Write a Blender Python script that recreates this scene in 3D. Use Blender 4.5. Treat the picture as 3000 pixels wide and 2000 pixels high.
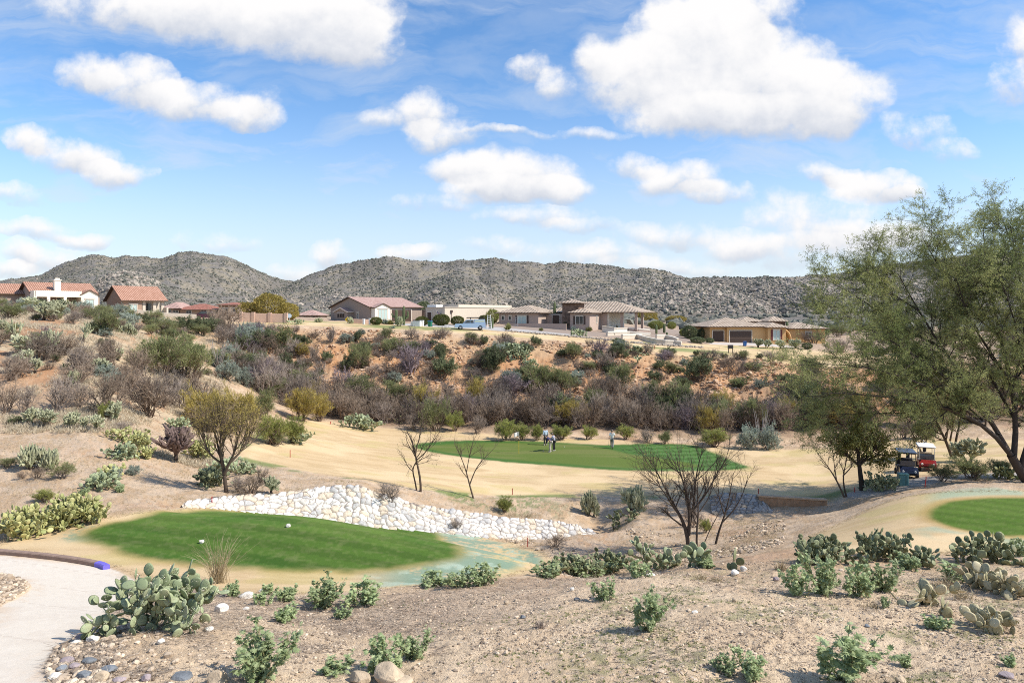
import bpy, math, random
import numpy as np
from mathutils import Vector, Matrix

for o in list(bpy.data.objects):
    bpy.data.objects.remove(o)
scene = bpy.context.scene
COL = scene.collection
PI = math.pi
R = math.radians

# ------------------------------------------------------------------ camera
F = 2000.0          # focal length in photo pixels (3000 wide)
HY = 920.0          # photo row of the horizon
cam_data = bpy.data.cameras.new("camera")
cam = bpy.data.objects.new("camera", cam_data)
COL.objects.link(cam)
cam.location = (0, 0, 0)
cam.rotation_euler = (R(90), 0, 0)
cam_data.sensor_width = 36.0
cam_data.lens = 36.0 * F / 3000.0
cam_data.shift_y = -(1000.0 - HY) / 3000.0
cam_data.clip_start = 0.1
cam_data.clip_end = 8000
scene.camera = cam

# ------------------------------------------------------------------ sun
SUN_EL, SUN_AZ = R(45), R(-13)      # azimuth measured from +X towards +Y
sun_dir = Vector((math.cos(SUN_EL) * math.cos(SUN_AZ), math.cos(SUN_EL) * math.sin(SUN_AZ), math.sin(SUN_EL)))
sd = bpy.data.lights.new("sun", 'SUN')
sd.energy = 5.0
sd.angle = R(0.5)
sd.color = (1.0, 0.94, 0.84)
so = bpy.data.objects.new("sun", sd)
COL.objects.link(so)
so.rotation_euler = sun_dir.to_track_quat('Z', 'Y').to_euler()

# ------------------------------------------------------------------ exposure
scene.view_settings.view_transform = 'Standard'
scene.view_settings.look = 'None'
scene.view_settings.exposure = 0.30
scene.view_settings.gamma = 1.0
scene.view_settings.use_curve_mapping = False
scene.cycles.max_bounces = 6
scene.cycles.diffuse_bounces = 2
scene.cycles.glossy_bounces = 2
scene.cycles.transmission_bounces = 3
scene.cycles.transparent_max_bounces = 6
scene.cycles.use_denoising = False
scene.cycles.pixel_filter_type = 'BLACKMAN_HARRIS'
scene.cycles.filter_width = 1.0

# ------------------------------------------------------------------ world: sky and clouds
world = bpy.data.worlds.new("World")
scene.world = world
world.use_nodes = True
nt = world.node_tree
nt.nodes.clear()


def WN(t, **kw):
    n = nt.nodes.new(t)
    for k, v in kw.items():
        setattr(n, k, v)
    return n


def wm(op, a, b=None, c=None, clamp=False):
    n = WN('ShaderNodeMath', operation=op, use_clamp=clamp)
    for i, v in enumerate((a, b, c)):
        if v is None:
            continue
        if isinstance(v, (int, float)):
            n.inputs[i].default_value = v
        else:
            nt.links.new(v, n.inputs[i])
    return n.outputs[0]


def wv(op, a, b=None, c=None):
    n = WN('ShaderNodeVectorMath', operation=op)
    for i, v in enumerate((a, b, c)):
        if v is None:
            continue
        if isinstance(v, tuple):
            n.inputs[i].default_value = v
        else:
            nt.links.new(v, n.inputs[i])
    return n


def wmix(fac, a, b):
    n = WN('ShaderNodeMix', data_type='RGBA')
    for s, v in ((0, fac), (6, a), (7, b)):
        if isinstance(v, (int, float)):
            n.inputs[s].default_value = v
        elif isinstance(v, tuple):
            n.inputs[s].default_value = (*v, 1)
        else:
            nt.links.new(v, n.inputs[s])
    return n.outputs[2]


def wrange(v, a, b, c, d, smooth=True):
    n = WN('ShaderNodeMapRange', interpolation_type='SMOOTHSTEP' if smooth else 'LINEAR')
    nt.links.new(v, n.inputs[0])
    for i, x in enumerate((a, b, c, d)):
        n.inputs[i + 1].default_value = x
    return n.outputs[0]


sky = WN('ShaderNodeTexSky', sky_type='NISHITA', sun_disc=False)
sky.sun_elevation = SUN_EL
sky.sun_rotation = PI / 2 - SUN_AZ
sky.altitude = 900
sky.air_density = 1.0
sky.dust_density = 0.4
sky.ozone_density = 2.0
tc = WN('ShaderNodeTexCoord')
sep = WN('ShaderNodeSeparateXYZ')
nt.links.new(tc.outputs['Generated'], sep.inputs[0])
ay = wm('MAXIMUM', wm('ABSOLUTE', sep.outputs[1]), 0.08)
U = wm('DIVIDE', sep.outputs[0], ay)
V = wm('DIVIDE', sep.outputs[2], ay)
comb = WN('ShaderNodeCombineXYZ')
nt.links.new(U, comb.inputs[0])
nt.links.new(V, comb.inputs[1])
Q0 = comb.outputs[0]


def wnoise(vec, scale, detail, rough=0.55, dist=0.0):
    n = WN('ShaderNodeTexNoise')
    n.inputs['Scale'].default_value = scale
    n.inputs['Detail'].default_value = detail
    n.inputs['Roughness'].default_value = rough
    n.inputs['Distortion'].default_value = dist
    nt.links.new(vec, n.inputs['Vector'])
    return n


warp = wnoise(Q0, 9.0, 5.0)
wv1 = wv('MULTIPLY_ADD', warp.outputs['Color'], (0.075, 0.055, 0), (-0.0375, -0.0275, 0))
Q = wv('ADD', Q0, wv1.outputs[0]).outputs[0]
# clouds: (photo x, y, radius x, radius y, weight) turned into directions of the sky
CL = [(400, 10, 330, 90, 1.0), (700, 20, 330, 120, 1.1), (900, 70, 300, 130, 1.2), (1040, 120, 170, 85, .9), (1010, 30, 190, 110, 1.1),
      (250, 205, 110, 75, 1.0), (400, 230, 160, 95, 1.1), (540, 290, 180, 70, 1.0), (700, 335, 150, 50, .9), (760, 300, 70, 45, .5),
      (85, 415, 105, 55, 1.0), (210, 460, 165, 62, 1.1), (345, 502, 125, 46, 1.0),
      (1250, 325, 105, 78, 1.1), (1300, 395, 135, 55, 1.0), (1110, 345, 85, 40, .8),
      (2130, 40, 250, 170, 1.3), (2050, 130, 250, 160, 1.2), (1880, 210, 230, 120, 1.1), (1750, 160, 110, 75, .8),
      (2230, 230, 310, 150, 1.3), (2430, 290, 210, 120, 1.1), (2200, 345, 380, 85, 1.2), (2000, 300, 230, 100, 1.0),
      (1550, 200, 85, 42, .8), (1625, 240, 55, 48, .7),
      (1340, 490, 115, 52, 1.0), (1500, 510, 215, 82, 1.2), (1620, 555, 120, 50, 1.0), (1430, 555, 165, 52, 1.0),
      (1850, 480, 110, 46, .95), (1985, 520, 150, 62, 1.1), (2100, 565, 125, 42, .95),
      (2430, 500, 105, 42, .95), (2570, 540, 165, 62, 1.1), (2650, 570, 90, 35, .8),
      (3010, 130, 100, 95, 1.0), (2990, 250, 110, 75, .85), (2700, 380, 130, 58, .62), (2790, 430, 90, 40, .55),
      (110, 680, 120, 42, .8), (230, 705, 115, 32, .75), (60, 745, 90, 40, .7), (160, 765, 130, 42, .85), (50, 800, 110, 30, .8),
      (1560, 632, 190, 42, .7), (1700, 665, 140, 32, .55), (1960, 690, 190, 52, .72), (2170, 725, 160, 52, .85), (2400, 640, 260, 110, .6),
      (1720, 745, 230, 42, .7), (2350, 740, 260, 60, .7), (960, 745, 75, 42, .75), (850, 785, 80, 40, .7), (1200, 740, 130, 30, .6),
      (2650, 690, 160, 60, .6), (1950, 780, 240, 34, .7), (640, 705, 150, 40, .42), (1450, 725, 120, 30, .6), (60, 585, 90, 40, .45), (1470, 388, 150, 15, .55), (1740, 386, 140, 22, .6), (2500, 700, 240, 60, .5), (1250, 600, 160, 36, .4)]
Fs = None
Ts = None
for (cx, cy, rx, ry, w) in CL:
    u0, v0, ru, rv = (cx - 1500) / F, (HY - cy) / F, rx / F, ry / F
    q = wv('MULTIPLY_ADD', Q, (1 / ru, 1 / rv, 0), (-u0 / ru, -v0 / rv, 0)).outputs[0]
    d2 = wv('DOT_PRODUCT', q, q).outputs[1]
    wgt = wm('MAXIMUM', wm('MULTIPLY_ADD', d2, -w, w), 0.0)
    tt = wv('DOT_PRODUCT', q, (0, 1, 0)).outputs[1]
    Fs = wgt if Fs is None else wm('ADD', Fs, wgt)
    Ts = wm('MULTIPLY', wgt, tt) if Ts is None else wm('MULTIPLY_ADD', wgt, tt, Ts)
det = wnoise(Q0, 17.0, 8.0, 0.6)
det2 = wnoise(Q0, 46.0, 5.0, 0.6)
nz = wm('MULTIPLY_ADD', det.outputs[0], 1.1, wm('MULTIPLY', det2.outputs[0], 0.35))     # mean about .72
big = wnoise(Q0, 6.0, 3.0)
body = wm('MULTIPLY_ADD', wm('SUBTRACT', nz, 0.72), 2.0, wm('MULTIPLY_ADD', wm('SUBTRACT', big.outputs[0], 0.5), 0.9, Fs))
body = wm('MULTIPLY', body, wm('MINIMUM', wm('MULTIPLY', Fs, 9.0), 1.0))
mask = wrange(body, -0.05, 1.15, 0.0, 1.0)
tone = wm('DIVIDE', Ts, wm('MAXIMUM', Fs, 0.05))
tone = wm('MULTIPLY_ADD', wm('SUBTRACT', nz, 0.72), 0.9, tone)
lit = wrange(tone, -0.8, 0.25, 0.0, 1.0)
cloud_col = wmix(lit, (5.7, 6.2, 7.2), (9.6, 9.5, 9.5))
# high thin cirrus
cq = wv('MULTIPLY', Q, (2.2, 9.0, 1.0)).outputs[0]
ci = wnoise(cq, 1.6, 6.0, 0.6, 0.6)
ci2 = wrange(ci.outputs[0], 0.38, 0.78, 0.0, 0.62)
hz = wrange(V, 0.0, 0.42, 0.92, 0.12)
hz = wm('MULTIPLY', hz, hz)
vq = wv('MULTIPLY', Q, (3.0, 8.0, 1.0)).outputs[0]
ve = wnoise(vq, 2.3, 5.0, 0.55, 0.3)
veil = wm('MULTIPLY', wrange(ve.outputs[0], 0.40, 0.72, 0.0, 0.75), wrange(V, 0.04, 0.40, 1.0, 0.30))
hz2 = wm('MAXIMUM', wm('MAXIMUM', ci2, hz), veil)
# the camera's own white balance makes the blue a little richer
hs = WN('ShaderNodeHueSaturation')
hs.inputs['Saturation'].default_value = 1.22
hs.inputs['Value'].default_value = 2.0
nt.links.new(sky.outputs[0], hs.inputs['Color'])
skyc = wmix(hz2, hs.outputs[0], (6.9, 7.5, 8.4))
final = wmix(mask, skyc, cloud_col)
bg = WN('ShaderNodeBackground')
bg.inputs['Strength'].default_value = 0.085
nt.links.new(final, bg.inputs['Color'])
wo = WN('ShaderNodeOutputWorld')
nt.links.new(bg.outputs[0], wo.inputs['Surface'])
world.cycles.sampling_method = 'MANUAL'
world.cycles.sample_map_resolution = 512

# ------------------------------------------------------------------ helpers: noise
def _hash(ix, iy, seed):
    h = (ix.astype(np.int64) * 374761393 + iy.astype(np.int64) * 668265263 + seed * 1442695041) & 0xFFFFFFFF
    h = ((h ^ (h >> 13)) * 1274126177) & 0xFFFFFFFF
    h = (h ^ (h >> 16)) & 0xFFFFFF
    return h / float(0xFFFFFF)


def vnoise(x, y, seed=0):
    x = np.asarray(x, float); y = np.asarray(y, float)
    ix = np.floor(x); iy = np.floor(y)
    fx = x - ix; fy = y - iy
    fx = fx * fx * fx * (fx * (fx * 6 - 15) + 10); fy = fy * fy * fy * (fy * (fy * 6 - 15) + 10)
    a = _hash(ix, iy, seed); b = _hash(ix + 1, iy, seed); c = _hash(ix, iy + 1, seed); d = _hash(ix + 1, iy + 1, seed)
    return (a * (1 - fx) + b * fx) * (1 - fy) + (c * (1 - fx) + d * fx) * fy


def fbm(x, y, octv=4, seed=0, gain=0.5):
    s = 0; a = 1.0; t = 0
    for i in range(octv):
        s = s + a * vnoise(np.asarray(x) * 2 ** i + 17.3 * i, np.asarray(y) * 2 ** i - 9.1 * i, seed + i)
        t += a; a *= gain
    return s / t


def sstep(x, a, b):
    t = np.clip((np.asarray(x, float) - a) / (b - a), 0, 1)
    return t * t * (3 - 2 * t)


# ------------------------------------------------------------------ helpers: meshes and objects
def raw_mesh(name, V, faces, mats=(), midx=None, smooth=False, attrs=None):
    """faces: list of (n,k) int arrays; attrs: {name: per-vertex array (n,) or (n,3)}"""
    me = bpy.data.meshes.new(name)
    V = np.asarray(V, np.float32).reshape(-1, 3)
    faces = [np.asarray(f, np.int32) for f in faces if len(f)]
    nl = sum(f.size for f in faces); npoly = sum(len(f) for f in faces)
    me.vertices.add(len(V)); me.vertices.foreach_set('co', V.ravel())
    me.loops.add(nl); me.loops.foreach_set('vertex_index', np.concatenate([f.ravel() for f in faces]))
    me.polygons.add(npoly)
    tot = np.concatenate([np.full(len(f), f.shape[1], np.int32) for f in faces])
    st = np.zeros(npoly, np.int32); st[1:] = np.cumsum(tot)[:-1]
    me.polygons.foreach_set('loop_start', st)
    for m in mats:
        me.materials.append(m)
    if midx is not None:
        me.polygons.foreach_set('material_index', np.asarray(midx, np.int32))
    me.polygons.foreach_set('use_smooth', np.full(npoly, bool(smooth)))
    if attrs:
        for k, a in attrs.items():
            a = np.asarray(a, np.float32)
            if a.ndim == 1:
                at = me.attributes.new(k, 'FLOAT', 'POINT'); at.data.foreach_set('value', a)
            else:
                at = me.attributes.new(k, 'FLOAT_COLOR', 'POINT')
                at.data.foreach_set('color', np.concatenate([a, np.ones((len(a), 1), np.float32)], 1).ravel())
    me.update(calc_edges=True)
    return me


def link(name, me, parent=None, loc=None, rz=None, sc=None):
    o = bpy.data.objects.new(name, me)
    COL.objects.link(o)
    if parent is not None:
        o.parent = parent
    if loc is not None:
        o.location = loc
    if rz is not None:
        o.rotation_euler = (0, 0, rz)
    if sc is not None:
        o.scale = sc if isinstance(sc, tuple) else (sc, sc, sc)
    return o


def tag(o, label=None, cat=None, group=None, kind=None):
    if label: o['label'] = label
    if cat: o['category'] = cat
    if group: o['group'] = group
    if kind: o['kind'] = kind
    return o


def thing(name, label, cat, loc=(0, 0, 0), rz=0.0, group=None):
    o = bpy.data.objects.new(name, None)
    COL.objects.link(o)
    o.empty_display_size = 0.2
    o.location = loc; o.rotation_euler = (0, 0, rz)
    return tag(o, label, cat, group)


def copy_tree(root, loc, rz=0.0, sc=1.0, label=None, group=None):
    r = root.copy(); COL.objects.link(r)
    r.location = loc; r.rotation_euler = (0, 0, rz)
    r.scale = sc if isinstance(sc, tuple) else (sc, sc, sc)
    if label: r['label'] = label
    if group: r['group'] = group
    for ch in list(root.children):
        c = ch.copy(); COL.objects.link(c); c.parent = r
        for g in list(ch.children):
            d = g.copy(); COL.objects.link(d); d.parent = c
    return r


class MB:
    """collects boxes, prisms, tubes and polygons, then links them as ONE mesh object"""
    def __init__(s):
        s.v = []; s.f = []; s.m = []; s.uv = []

    def poly(s, pts, m=0, uv=None):
        b = len(s.v); s.v += [tuple(p) for p in pts]
        s.f.append(list(range(b, b + len(pts)))); s.m.append(m)
        s.uv.append(uv or [(0, 0)] * len(pts))
        return s

    def box(s, c, d, m=0, rz=0.0, bev=0.0, M=None):
        hx, hy, hz = d[0] / 2, d[1] / 2, d[2] / 2
        ca, sa = math.cos(rz), math.sin(rz)
        if bev <= 0:
            P = [(x, y, z) for z in (-hz, hz) for (x, y) in ((-hx, -hy), (hx, -hy), (hx, hy), (-hx, hy))]
            Fc = [(3, 2, 1, 0), (4, 5, 6, 7), (0, 1, 5, 4), (1, 2, 6, 5), (2, 3, 7, 6), (3, 0, 4, 7)]
        else:
            b_ = min(bev, hx * .9, hy * .9, hz * .9)
            rings = []
            for (z, i) in ((-hz, b_), (-hz + b_, 0), (hz - b_, 0), (hz, b_)):
                ex, ey = hx - i, hy - i
                k = b_ if i == 0 else b_ * .6
                rings.append([(-ex + k, -ey, z), (ex - k, -ey, z), (ex, -ey + k, z), (ex, ey - k, z), (ex - k, ey, z), (-ex + k, ey, z), (-ex, ey - k, z), (-ex, -ey + k, z)])
            P = [p for r in rings for p in r]
            Fc = [tuple(range(7, -1, -1)), tuple(range(24, 32))]
            for r in range(3):
                for i in range(8):
                    j = (i + 1) % 8
                    Fc.append((r * 8 + i, r * 8 + j, r * 8 + 8 + j, r * 8 + 8 + i))
        b = len(s.v)
        for (x, y, z) in P:
            p = Vector((c[0] + x * ca - y * sa, c[1] + x * sa + y * ca, c[2] + z))
            if M is not None: p = M @ p
            s.v.append(tuple(p))
        for f in Fc:
            s.f.append([b + i for i in f]); s.m.append(m); s.uv.append([(0, 0)] * len(f))
        return s

    def tube(s, pts, rad, n=6, m=0, cap=True):
        pts = [Vector(p) for p in pts]
        rad = rad if isinstance(rad, (list, tuple)) else [rad] * len(pts)
        b = len(s.v)
        up = Vector((0, 0, 1))
        for i, p in enumerate(pts):
            t = (pts[min(i + 1, len(pts) - 1)] - pts[max(i - 1, 0)]).normalized()
            a = t.cross(up)
            if a.length < 1e-3: a = t.cross(Vector((1, 0, 0)))
            a.normalize(); c = t.cross(a)
            for k in range(n):
                w = 2 * PI * k / n
                s.v.append(tuple(p + (a * math.cos(w) + c * math.sin(w)) * rad[i]))
        for i in range(len(pts) - 1):
            for k in range(n):
                j = (k + 1) % n
                s.f.append([b + i * n + k, b + i * n + j, b + i * n + n + j, b + i * n + n + k]); s.m.append(m); s.uv.append([(0, 0)] * 4)
        if cap:
            s.f.append([b + k for k in range(n - 1, -1, -1)]); s.m.append(m); s.uv.append([(0, 0)] * n)
            e = b + (len(pts) - 1) * n
            s.f.append([e + k for k in range(n)]); s.m.append(m); s.uv.append([(0, 0)] * n)
        return s

    def lathe(s, prof, n=16, m=0, c=(0, 0, 0), axis='z'):
        b = len(s.v)
        for (r, h) in prof:
            for k in range(n):
                w = 2 * PI * k / n
                p = (r * math.cos(w), r * math.sin(w), h)
                if axis == 'y': p = (p[0], p[2], p[1])
                if axis == 'x': p = (p[2], p[0], p[1])
                s.v.append((c[0] + p[0], c[1] + p[1], c[2] + p[2]))
        for i in range(len(prof) - 1):
            for k in range(n):
                j = (k + 1) % n
                s.f.append([b + i * n + k, b + i * n + j, b + i * n + n + j, b + i * n + n + k]); s.m.append(m); s.uv.append([(0, 0)] * 4)
        return s

    def prism(s, outline, y0, y1, m=0):
        """outline in (x,z), swept from y0 to y1"""
        b = len(s.v); n = len(outline)
        s.v += [(x, y0, z) for (x, z) in outline] + [(x, y1, z) for (x, z) in outline]
        s.f.append([b + i for i in range(n)]); s.m.append(m); s.uv.append([(0, 0)] * n)
        s.f.append([b + n + i for i in range(n - 1, -1, -1)]); s.m.append(m); s.uv.append([(0, 0)] * n)
        for i in range(n):
            j = (i + 1) % n
            s.f.append([b + j, b + i, b + n + i, b + n + j]); s.m.append(m); s.uv.append([(0, 0)] * 4)
        return s

    def build(s, name, mats, parent=None, smooth=False, loc=None, rz=None):
        if not isinstance(mats, (list, tuple)): mats = [mats]
        me = bpy.data.meshes.new(name)
        me.from_pydata(s.v, [], s.f)
        for m in mats: me.materials.append(m)
        me.polygons.foreach_set('material_index', s.m)
        if smooth: me.polygons.foreach_set('use_smooth', [True] * len(s.f))
        uvl = me.uv_layers.new(name='UVMap')
        uvl.data.foreach_set('uv', [c for f in s.uv for q in f for c in q])
        me.update()
        return link(name, me, parent, loc, rz)


# ------------------------------------------------------------------ helpers: materials
def new_mat(name):
    m = bpy.data.materials.new(name)
    m.use_nodes = True
    return m, m.node_tree, m.node_tree.nodes['Principled BSDF']


def mat(name, col, rough=0.8, var=0.12, scale=6.0, bump=0.0, metal=0.0, obj_var=0.0, spec=0.3, detail=4.0):
    """plain procedural material: base colour broken up by noise, with optional bump and per-object variation"""
    m, t, b = new_mat(name)
    N = t.nodes.new; L = t.links.new
    b.inputs['Roughness'].default_value = rough
    b.inputs['Metallic'].default_value = metal
    b.inputs['Specular IOR Level'].default_value = spec
    tcn = N('ShaderNodeTexCoord')
    nz_ = N('ShaderNodeTexNoise'); nz_.inputs['Scale'].default_value = scale; nz_.inputs['Detail'].default_value = detail
    L(tcn.outputs['Object'], nz_.inputs['Vector'])
    mr = N('ShaderNodeMapRange'); mr.inputs[1].default_value = .25; mr.inputs[2].default_value = .75
    mr.inputs[3].default_value = 1 - var; mr.inputs[4].default_value = 1 + var
    L(nz_.outputs[0], mr.inputs[0])
    val = mr.outputs[0]
    if obj_var > 0:
        oi = N('ShaderNodeObjectInfo')
        m2 = N('ShaderNodeMapRange'); m2.inputs[3].default_value = 1 - obj_var; m2.inputs[4].default_value = 1 + obj_var
        L(oi.outputs['Random'], m2.inputs[0])
        mu = N('ShaderNodeMath'); mu.operation = 'MULTIPLY'
        L(val, mu.inputs[0]); L(m2.outputs[0], mu.inputs[1]); val = mu.outputs[0]
    sc_ = N('ShaderNodeVectorMath'); sc_.operation = 'SCALE'
    sc_.inputs[0].default_value = col
    L(val, sc_.inputs['Scale'])
    L(sc_.outputs[0], b.inputs['Base Color'])
    if bump > 0:
        bp = N('ShaderNodeBump'); bp.inputs['Strength'].default_value = bump; bp.inputs['Distance'].default_value = 0.02
        n3 = N('ShaderNodeTexNoise'); n3.inputs['Scale'].default_value = scale * 5; n3.inputs['Detail'].default_value = 4
        L(tcn.outputs['Object'], n3.inputs['Vector']); L(n3.outputs[0], bp.inputs['Height']); L(bp.outputs[0], b.inputs['Normal'])
    return m


def leaf_mat(name, c1, c2, trans=0.3, obj_var=0.2, rough=0.6):
    """leaf/twig material: colour runs from c1 to c2 by the mesh's own 'tint' value, shifted a little per plant"""
    m, t, b = new_mat(name)
    N = t.nodes.new; L = t.links.new
    at = N('ShaderNodeAttribute'); at.attribute_name = 'tint'
    mx = N('ShaderNodeMix'); mx.data_type = 'RGBA'
    mx.inputs[6].default_value = (*c1, 1); mx.inputs[7].default_value = (*c2, 1)
    L(at.outputs['Fac'], mx.inputs[0])
    oi = N('ShaderNodeObjectInfo')
    m2 = N('ShaderNodeMapRange'); m2.inputs[3].default_value = 1 - obj_var; m2.inputs[4].default_value = 1 + obj_var
    L(oi.outputs['Random'], m2.inputs[0])
    sc_ = N('ShaderNodeVectorMath'); sc_.operation = 'SCALE'
    L(mx.outputs[2], sc_.inputs[0]); L(m2.outputs[0], sc_.inputs['Scale'])
    b.inputs['Roughness'].default_value = rough
    b.inputs['Specular IOR Level'].default_value = 0.25
    L(sc_.outputs[0], b.inputs['Base Color'])
    if trans > 0:
        tr = N('ShaderNodeBsdfTranslucent'); L(sc_.outputs[0], tr.inputs['Color'])
        ms = N('ShaderNodeMixShader'); ms.inputs[0].default_value = trans
        out = t.nodes['Material Output']
        L(b.outputs[0], ms.inputs[1]); L(tr.outputs[0], ms.inputs[2]); L(ms.outputs[0], out.inputs['Surface'])
    return m

# ------------------------------------------------------------------ the ground: depth profiles along view columns
PROF = {
    -1500: [(1, -4.6), (4, -4.8), (10, -5.3), (16, -6.4), (27, -8.6), (36, -8.0), (43, -6.5), (50, -4.5), (58, -2.3), (68, -0.6), (78, .4), (90, .9), (120, 1.2), (160, 1.4), (450, 0)],
    0: [(1, -4.6), (4, -4.8), (10, -5.3), (14, -6.1), (20, -7.6), (23.5, -8.3), (27, -8.9), (31, -8.7), (36, -8.2), (43, -7.2), (50, -5.0), (58, -2.8), (68, -0.9), (78, .1), (90, .6), (120, .9), (160, 1.0), (450, -1)],
    300: [(1, -4.6), (4, -4.8), (10, -5.25), (14, -6.2), (18, -7.4), (22, -8.3), (27, -8.55), (31, -8.6), (36, -8.3), (44, -7.0), (54, -4.9), (62, -3.0), (72, -1.2), (84, -.1), (100, .4), (120, .5), (160, .6), (450, -1)],
    600: [(1, -4.6), (4, -4.8), (10, -5.25), (13, -5.8), (17, -7.0), (20, -8.0), (23, -8.5), (27, -8.5), (29.7, -8.55), (32, -9.2), (38, -9.8), (44, -9.8), (52, -9.4), (60, -8.6), (72, -7.0), (85, -5.2), (97, -3.2), (106, -1.6), (115, -.9), (135, -.6), (160, -.5), (450, -1)],
    900: [(1, -4.6), (4, -4.7), (10, -5.4), (14, -6.5), (18, -7.5), (21, -8.3), (23, -8.5), (28, -8.5), (29.5, -8.5), (32, -9.6), (35, -10.9), (36.6, -11), (38.5, -9.7), (44, -10.2), (52, -11.0), (60, -11.2), (66, -11.9), (72, -11.9), (80, -12.2), (84, -11.5), (92, -8.5), (100, -5.0), (107, -2.3), (112, -1.7), (120, -1.2), (135, -1.0), (160, -.8), (450, -1)],
    1200: [(1, -4.6), (4, -4.7), (10, -5.35), (14, -6.4), (17, -7.1), (20, -8.0), (22.5, -8.7), (26, -8.85), (28.5, -9.0), (32, -10.6), (36, -11.9), (38, -11.9), (40, -10.6), (46, -11.3), (54, -12.2), (62, -12.8), (68, -13.3), (74, -13.2), (78, -13.1), (84, -12.6), (90, -10.6), (97, -7.5), (103, -4.8), (108, -2.8), (113, -2.2), (120, -1.8), (135, -1.5), (160, -1.2), (450, -1)],
    1500: [(1, -4.6), (4, -4.7), (10, -5.35), (14, -6.2), (17, -6.9), (20, -7.9), (23, -8.8), (25, -9.2), (27.5, -9.5), (30, -11.0), (33, -12.2), (38, -12.6), (40, -12.7), (41.5, -12.3), (48, -12.7), (55, -13.2), (58, -13.4), (70, -13.4), (76, -13.3), (80, -13.2), (86, -12.2), (93, -9.5), (100, -6.8), (106, -4.4), (110, -3.5), (120, -2.8), (130, -2.2), (140, -2.0), (160, -1.8), (450, -1)],
    1800: [(1, -4.6), (4, -4.7), (10, -5.35), (14, -6.0), (17, -6.6), (19, -7.2), (22, -8.8), (27, -11.2), (32, -12.2), (36, -12.2), (40, -12.4), (44, -12.6), (48, -12.8), (56, -13.4), (70, -13.4), (75, -13.4), (80, -13.3), (85, -12.6), (92, -10.2), (99, -7.8), (105, -5.8), (109, -4.8), (120, -4.0), (128, -3.3), (140, -2.6), (160, -2.2), (450, -1)],
    2100: [(1, -4.6), (4, -4.7), (10, -5.35), (14, -5.95), (17, -6.6), (19, -7.1), (22, -8.0), (26, -9.5), (30, -10.6), (35, -11.6), (40, -12.4), (43, -13.0), (47, -12.9), (52, -13.3), (60, -13.7), (70, -14.0), (75, -14.2), (80, -14.2), (86, -13), (93, -10.8), (99, -8.8), (104, -7.0), (108, -6.4), (116, -6.0), (124, -5.6), (131, -5.45), (145, -5.2), (160, -5), (450, -2)],
    2400: [(1, -4.6), (4, -4.7), (10, -5.4), (14, -6.1), (17, -6.7), (20, -7.3), (23, -8.0), (28, -9.2), (33, -10.2), (39, -11.3), (42.5, -13.2), (46, -13.6), (46.6, -12.45), (50, -13.0), (55, -13.6), (62, -13.6), (70, -13.6), (76, -13.7), (82, -13.4), (88, -12), (95, -10), (102, -8), (107, -7.0), (115, -6.5), (125, -6), (140, -5.6), (160, -5.4), (450, -2)],
    2700: [(1, -4.6), (4, -4.7), (10, -5.4), (14, -6.2), (18, -7.0), (22, -7.8), (24, -8.0), (30, -8.05), (33, -8.2), (36, -9.2), (42, -11.0), (46, -11.5), (50, -11.7), (55, -12.2), (62, -13), (70, -13.4), (76, -13.4), (82, -13), (90, -11), (98, -9), (104, -7.6), (112, -7), (125, -6.5), (160, -6), (450, -2)],
    3000: [(1, -4.6), (4, -4.7), (10, -5.4), (14, -6.2), (18, -7.0), (22, -7.8), (24, -8.0), (30, -8.1), (33, -8.1), (37, -9.3), (42, -10.9), (46, -11.4), (52, -11.8), (62, -12.3), (70, -12.7), (80, -12.6), (90, -11), (100, -9), (110, -7.5), (125, -6.8), (160, -6.2), (450, -2)],
    4500: [(1, -4.6), (4, -4.7), (10, -5.4), (18, -6.8), (24, -7.6), (33, -7.8), (42, -9.8), (55, -10.2), (70, -10), (90, -9), (110, -7.5), (160, -6.2), (450, -2)],
}
NU, NY = 1500, 860
UG = np.concatenate([np.linspace(-2600, -60, 150, endpoint=False), np.linspace(-60, 3060, NU - 300, endpoint=False), np.linspace(3060, 5600, 150)])
LY = np.linspace(math.log(1.2), math.log(450), NY)
YG = np.exp(LY)
pk = sorted(PROF)
cols = np.array([np.interp(YG, [a for a, b in PROF[k]], [b for a, b in PROF[k]]) for k in pk])        # (ncol, NY)
uk = np.array(pk, float)
# smooth between the columns on an even u axis, then read off at UG
ue = np.arange(-2700, 5701, 20.0)
idx = np.clip(np.searchsorted(uk, np.clip(ue, uk[0], uk[-1])) - 1, 0, len(uk) - 2)
tt = np.clip((np.clip(ue, uk[0], uk[-1]) - uk[idx]) / (uk[idx + 1] - uk[idx]), 0, 1)[:, None]
Ze = cols[idx] * (1 - tt) + cols[idx + 1] * tt


def gblur(A, sig, axis):
    r = int(sig * 3) + 1
    k = np.exp(-0.5 * (np.arange(-r, r + 1) / sig) ** 2); k /= k.sum()
    P_ = np.pad(A, [(r, r) if a == axis else (0, 0) for a in range(2)], mode='edge')
    o = np.zeros_like(A)
    n = A.shape[axis]
    for i, w in enumerate(k):
        o += w * (P_[i:i + n] if axis == 0 else P_[:, i:i + n])
    return o


Ze = gblur(Ze, 4.0, 0)
Ze = gblur(Ze, 5.0, 1)
fi = np.clip((UG - ue[0]) / 20.0, 0, len(ue) - 1.001)
i0 = fi.astype(int); ft = (fi - i0)[:, None]
ZG = Ze[i0] * (1 - ft) + Ze[i0 + 1] * ft                # (NU, NY)
UU, YY = np.meshgrid(UG, YG, indexing='ij')
XX = (UU - 1500) / F * YY


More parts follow.
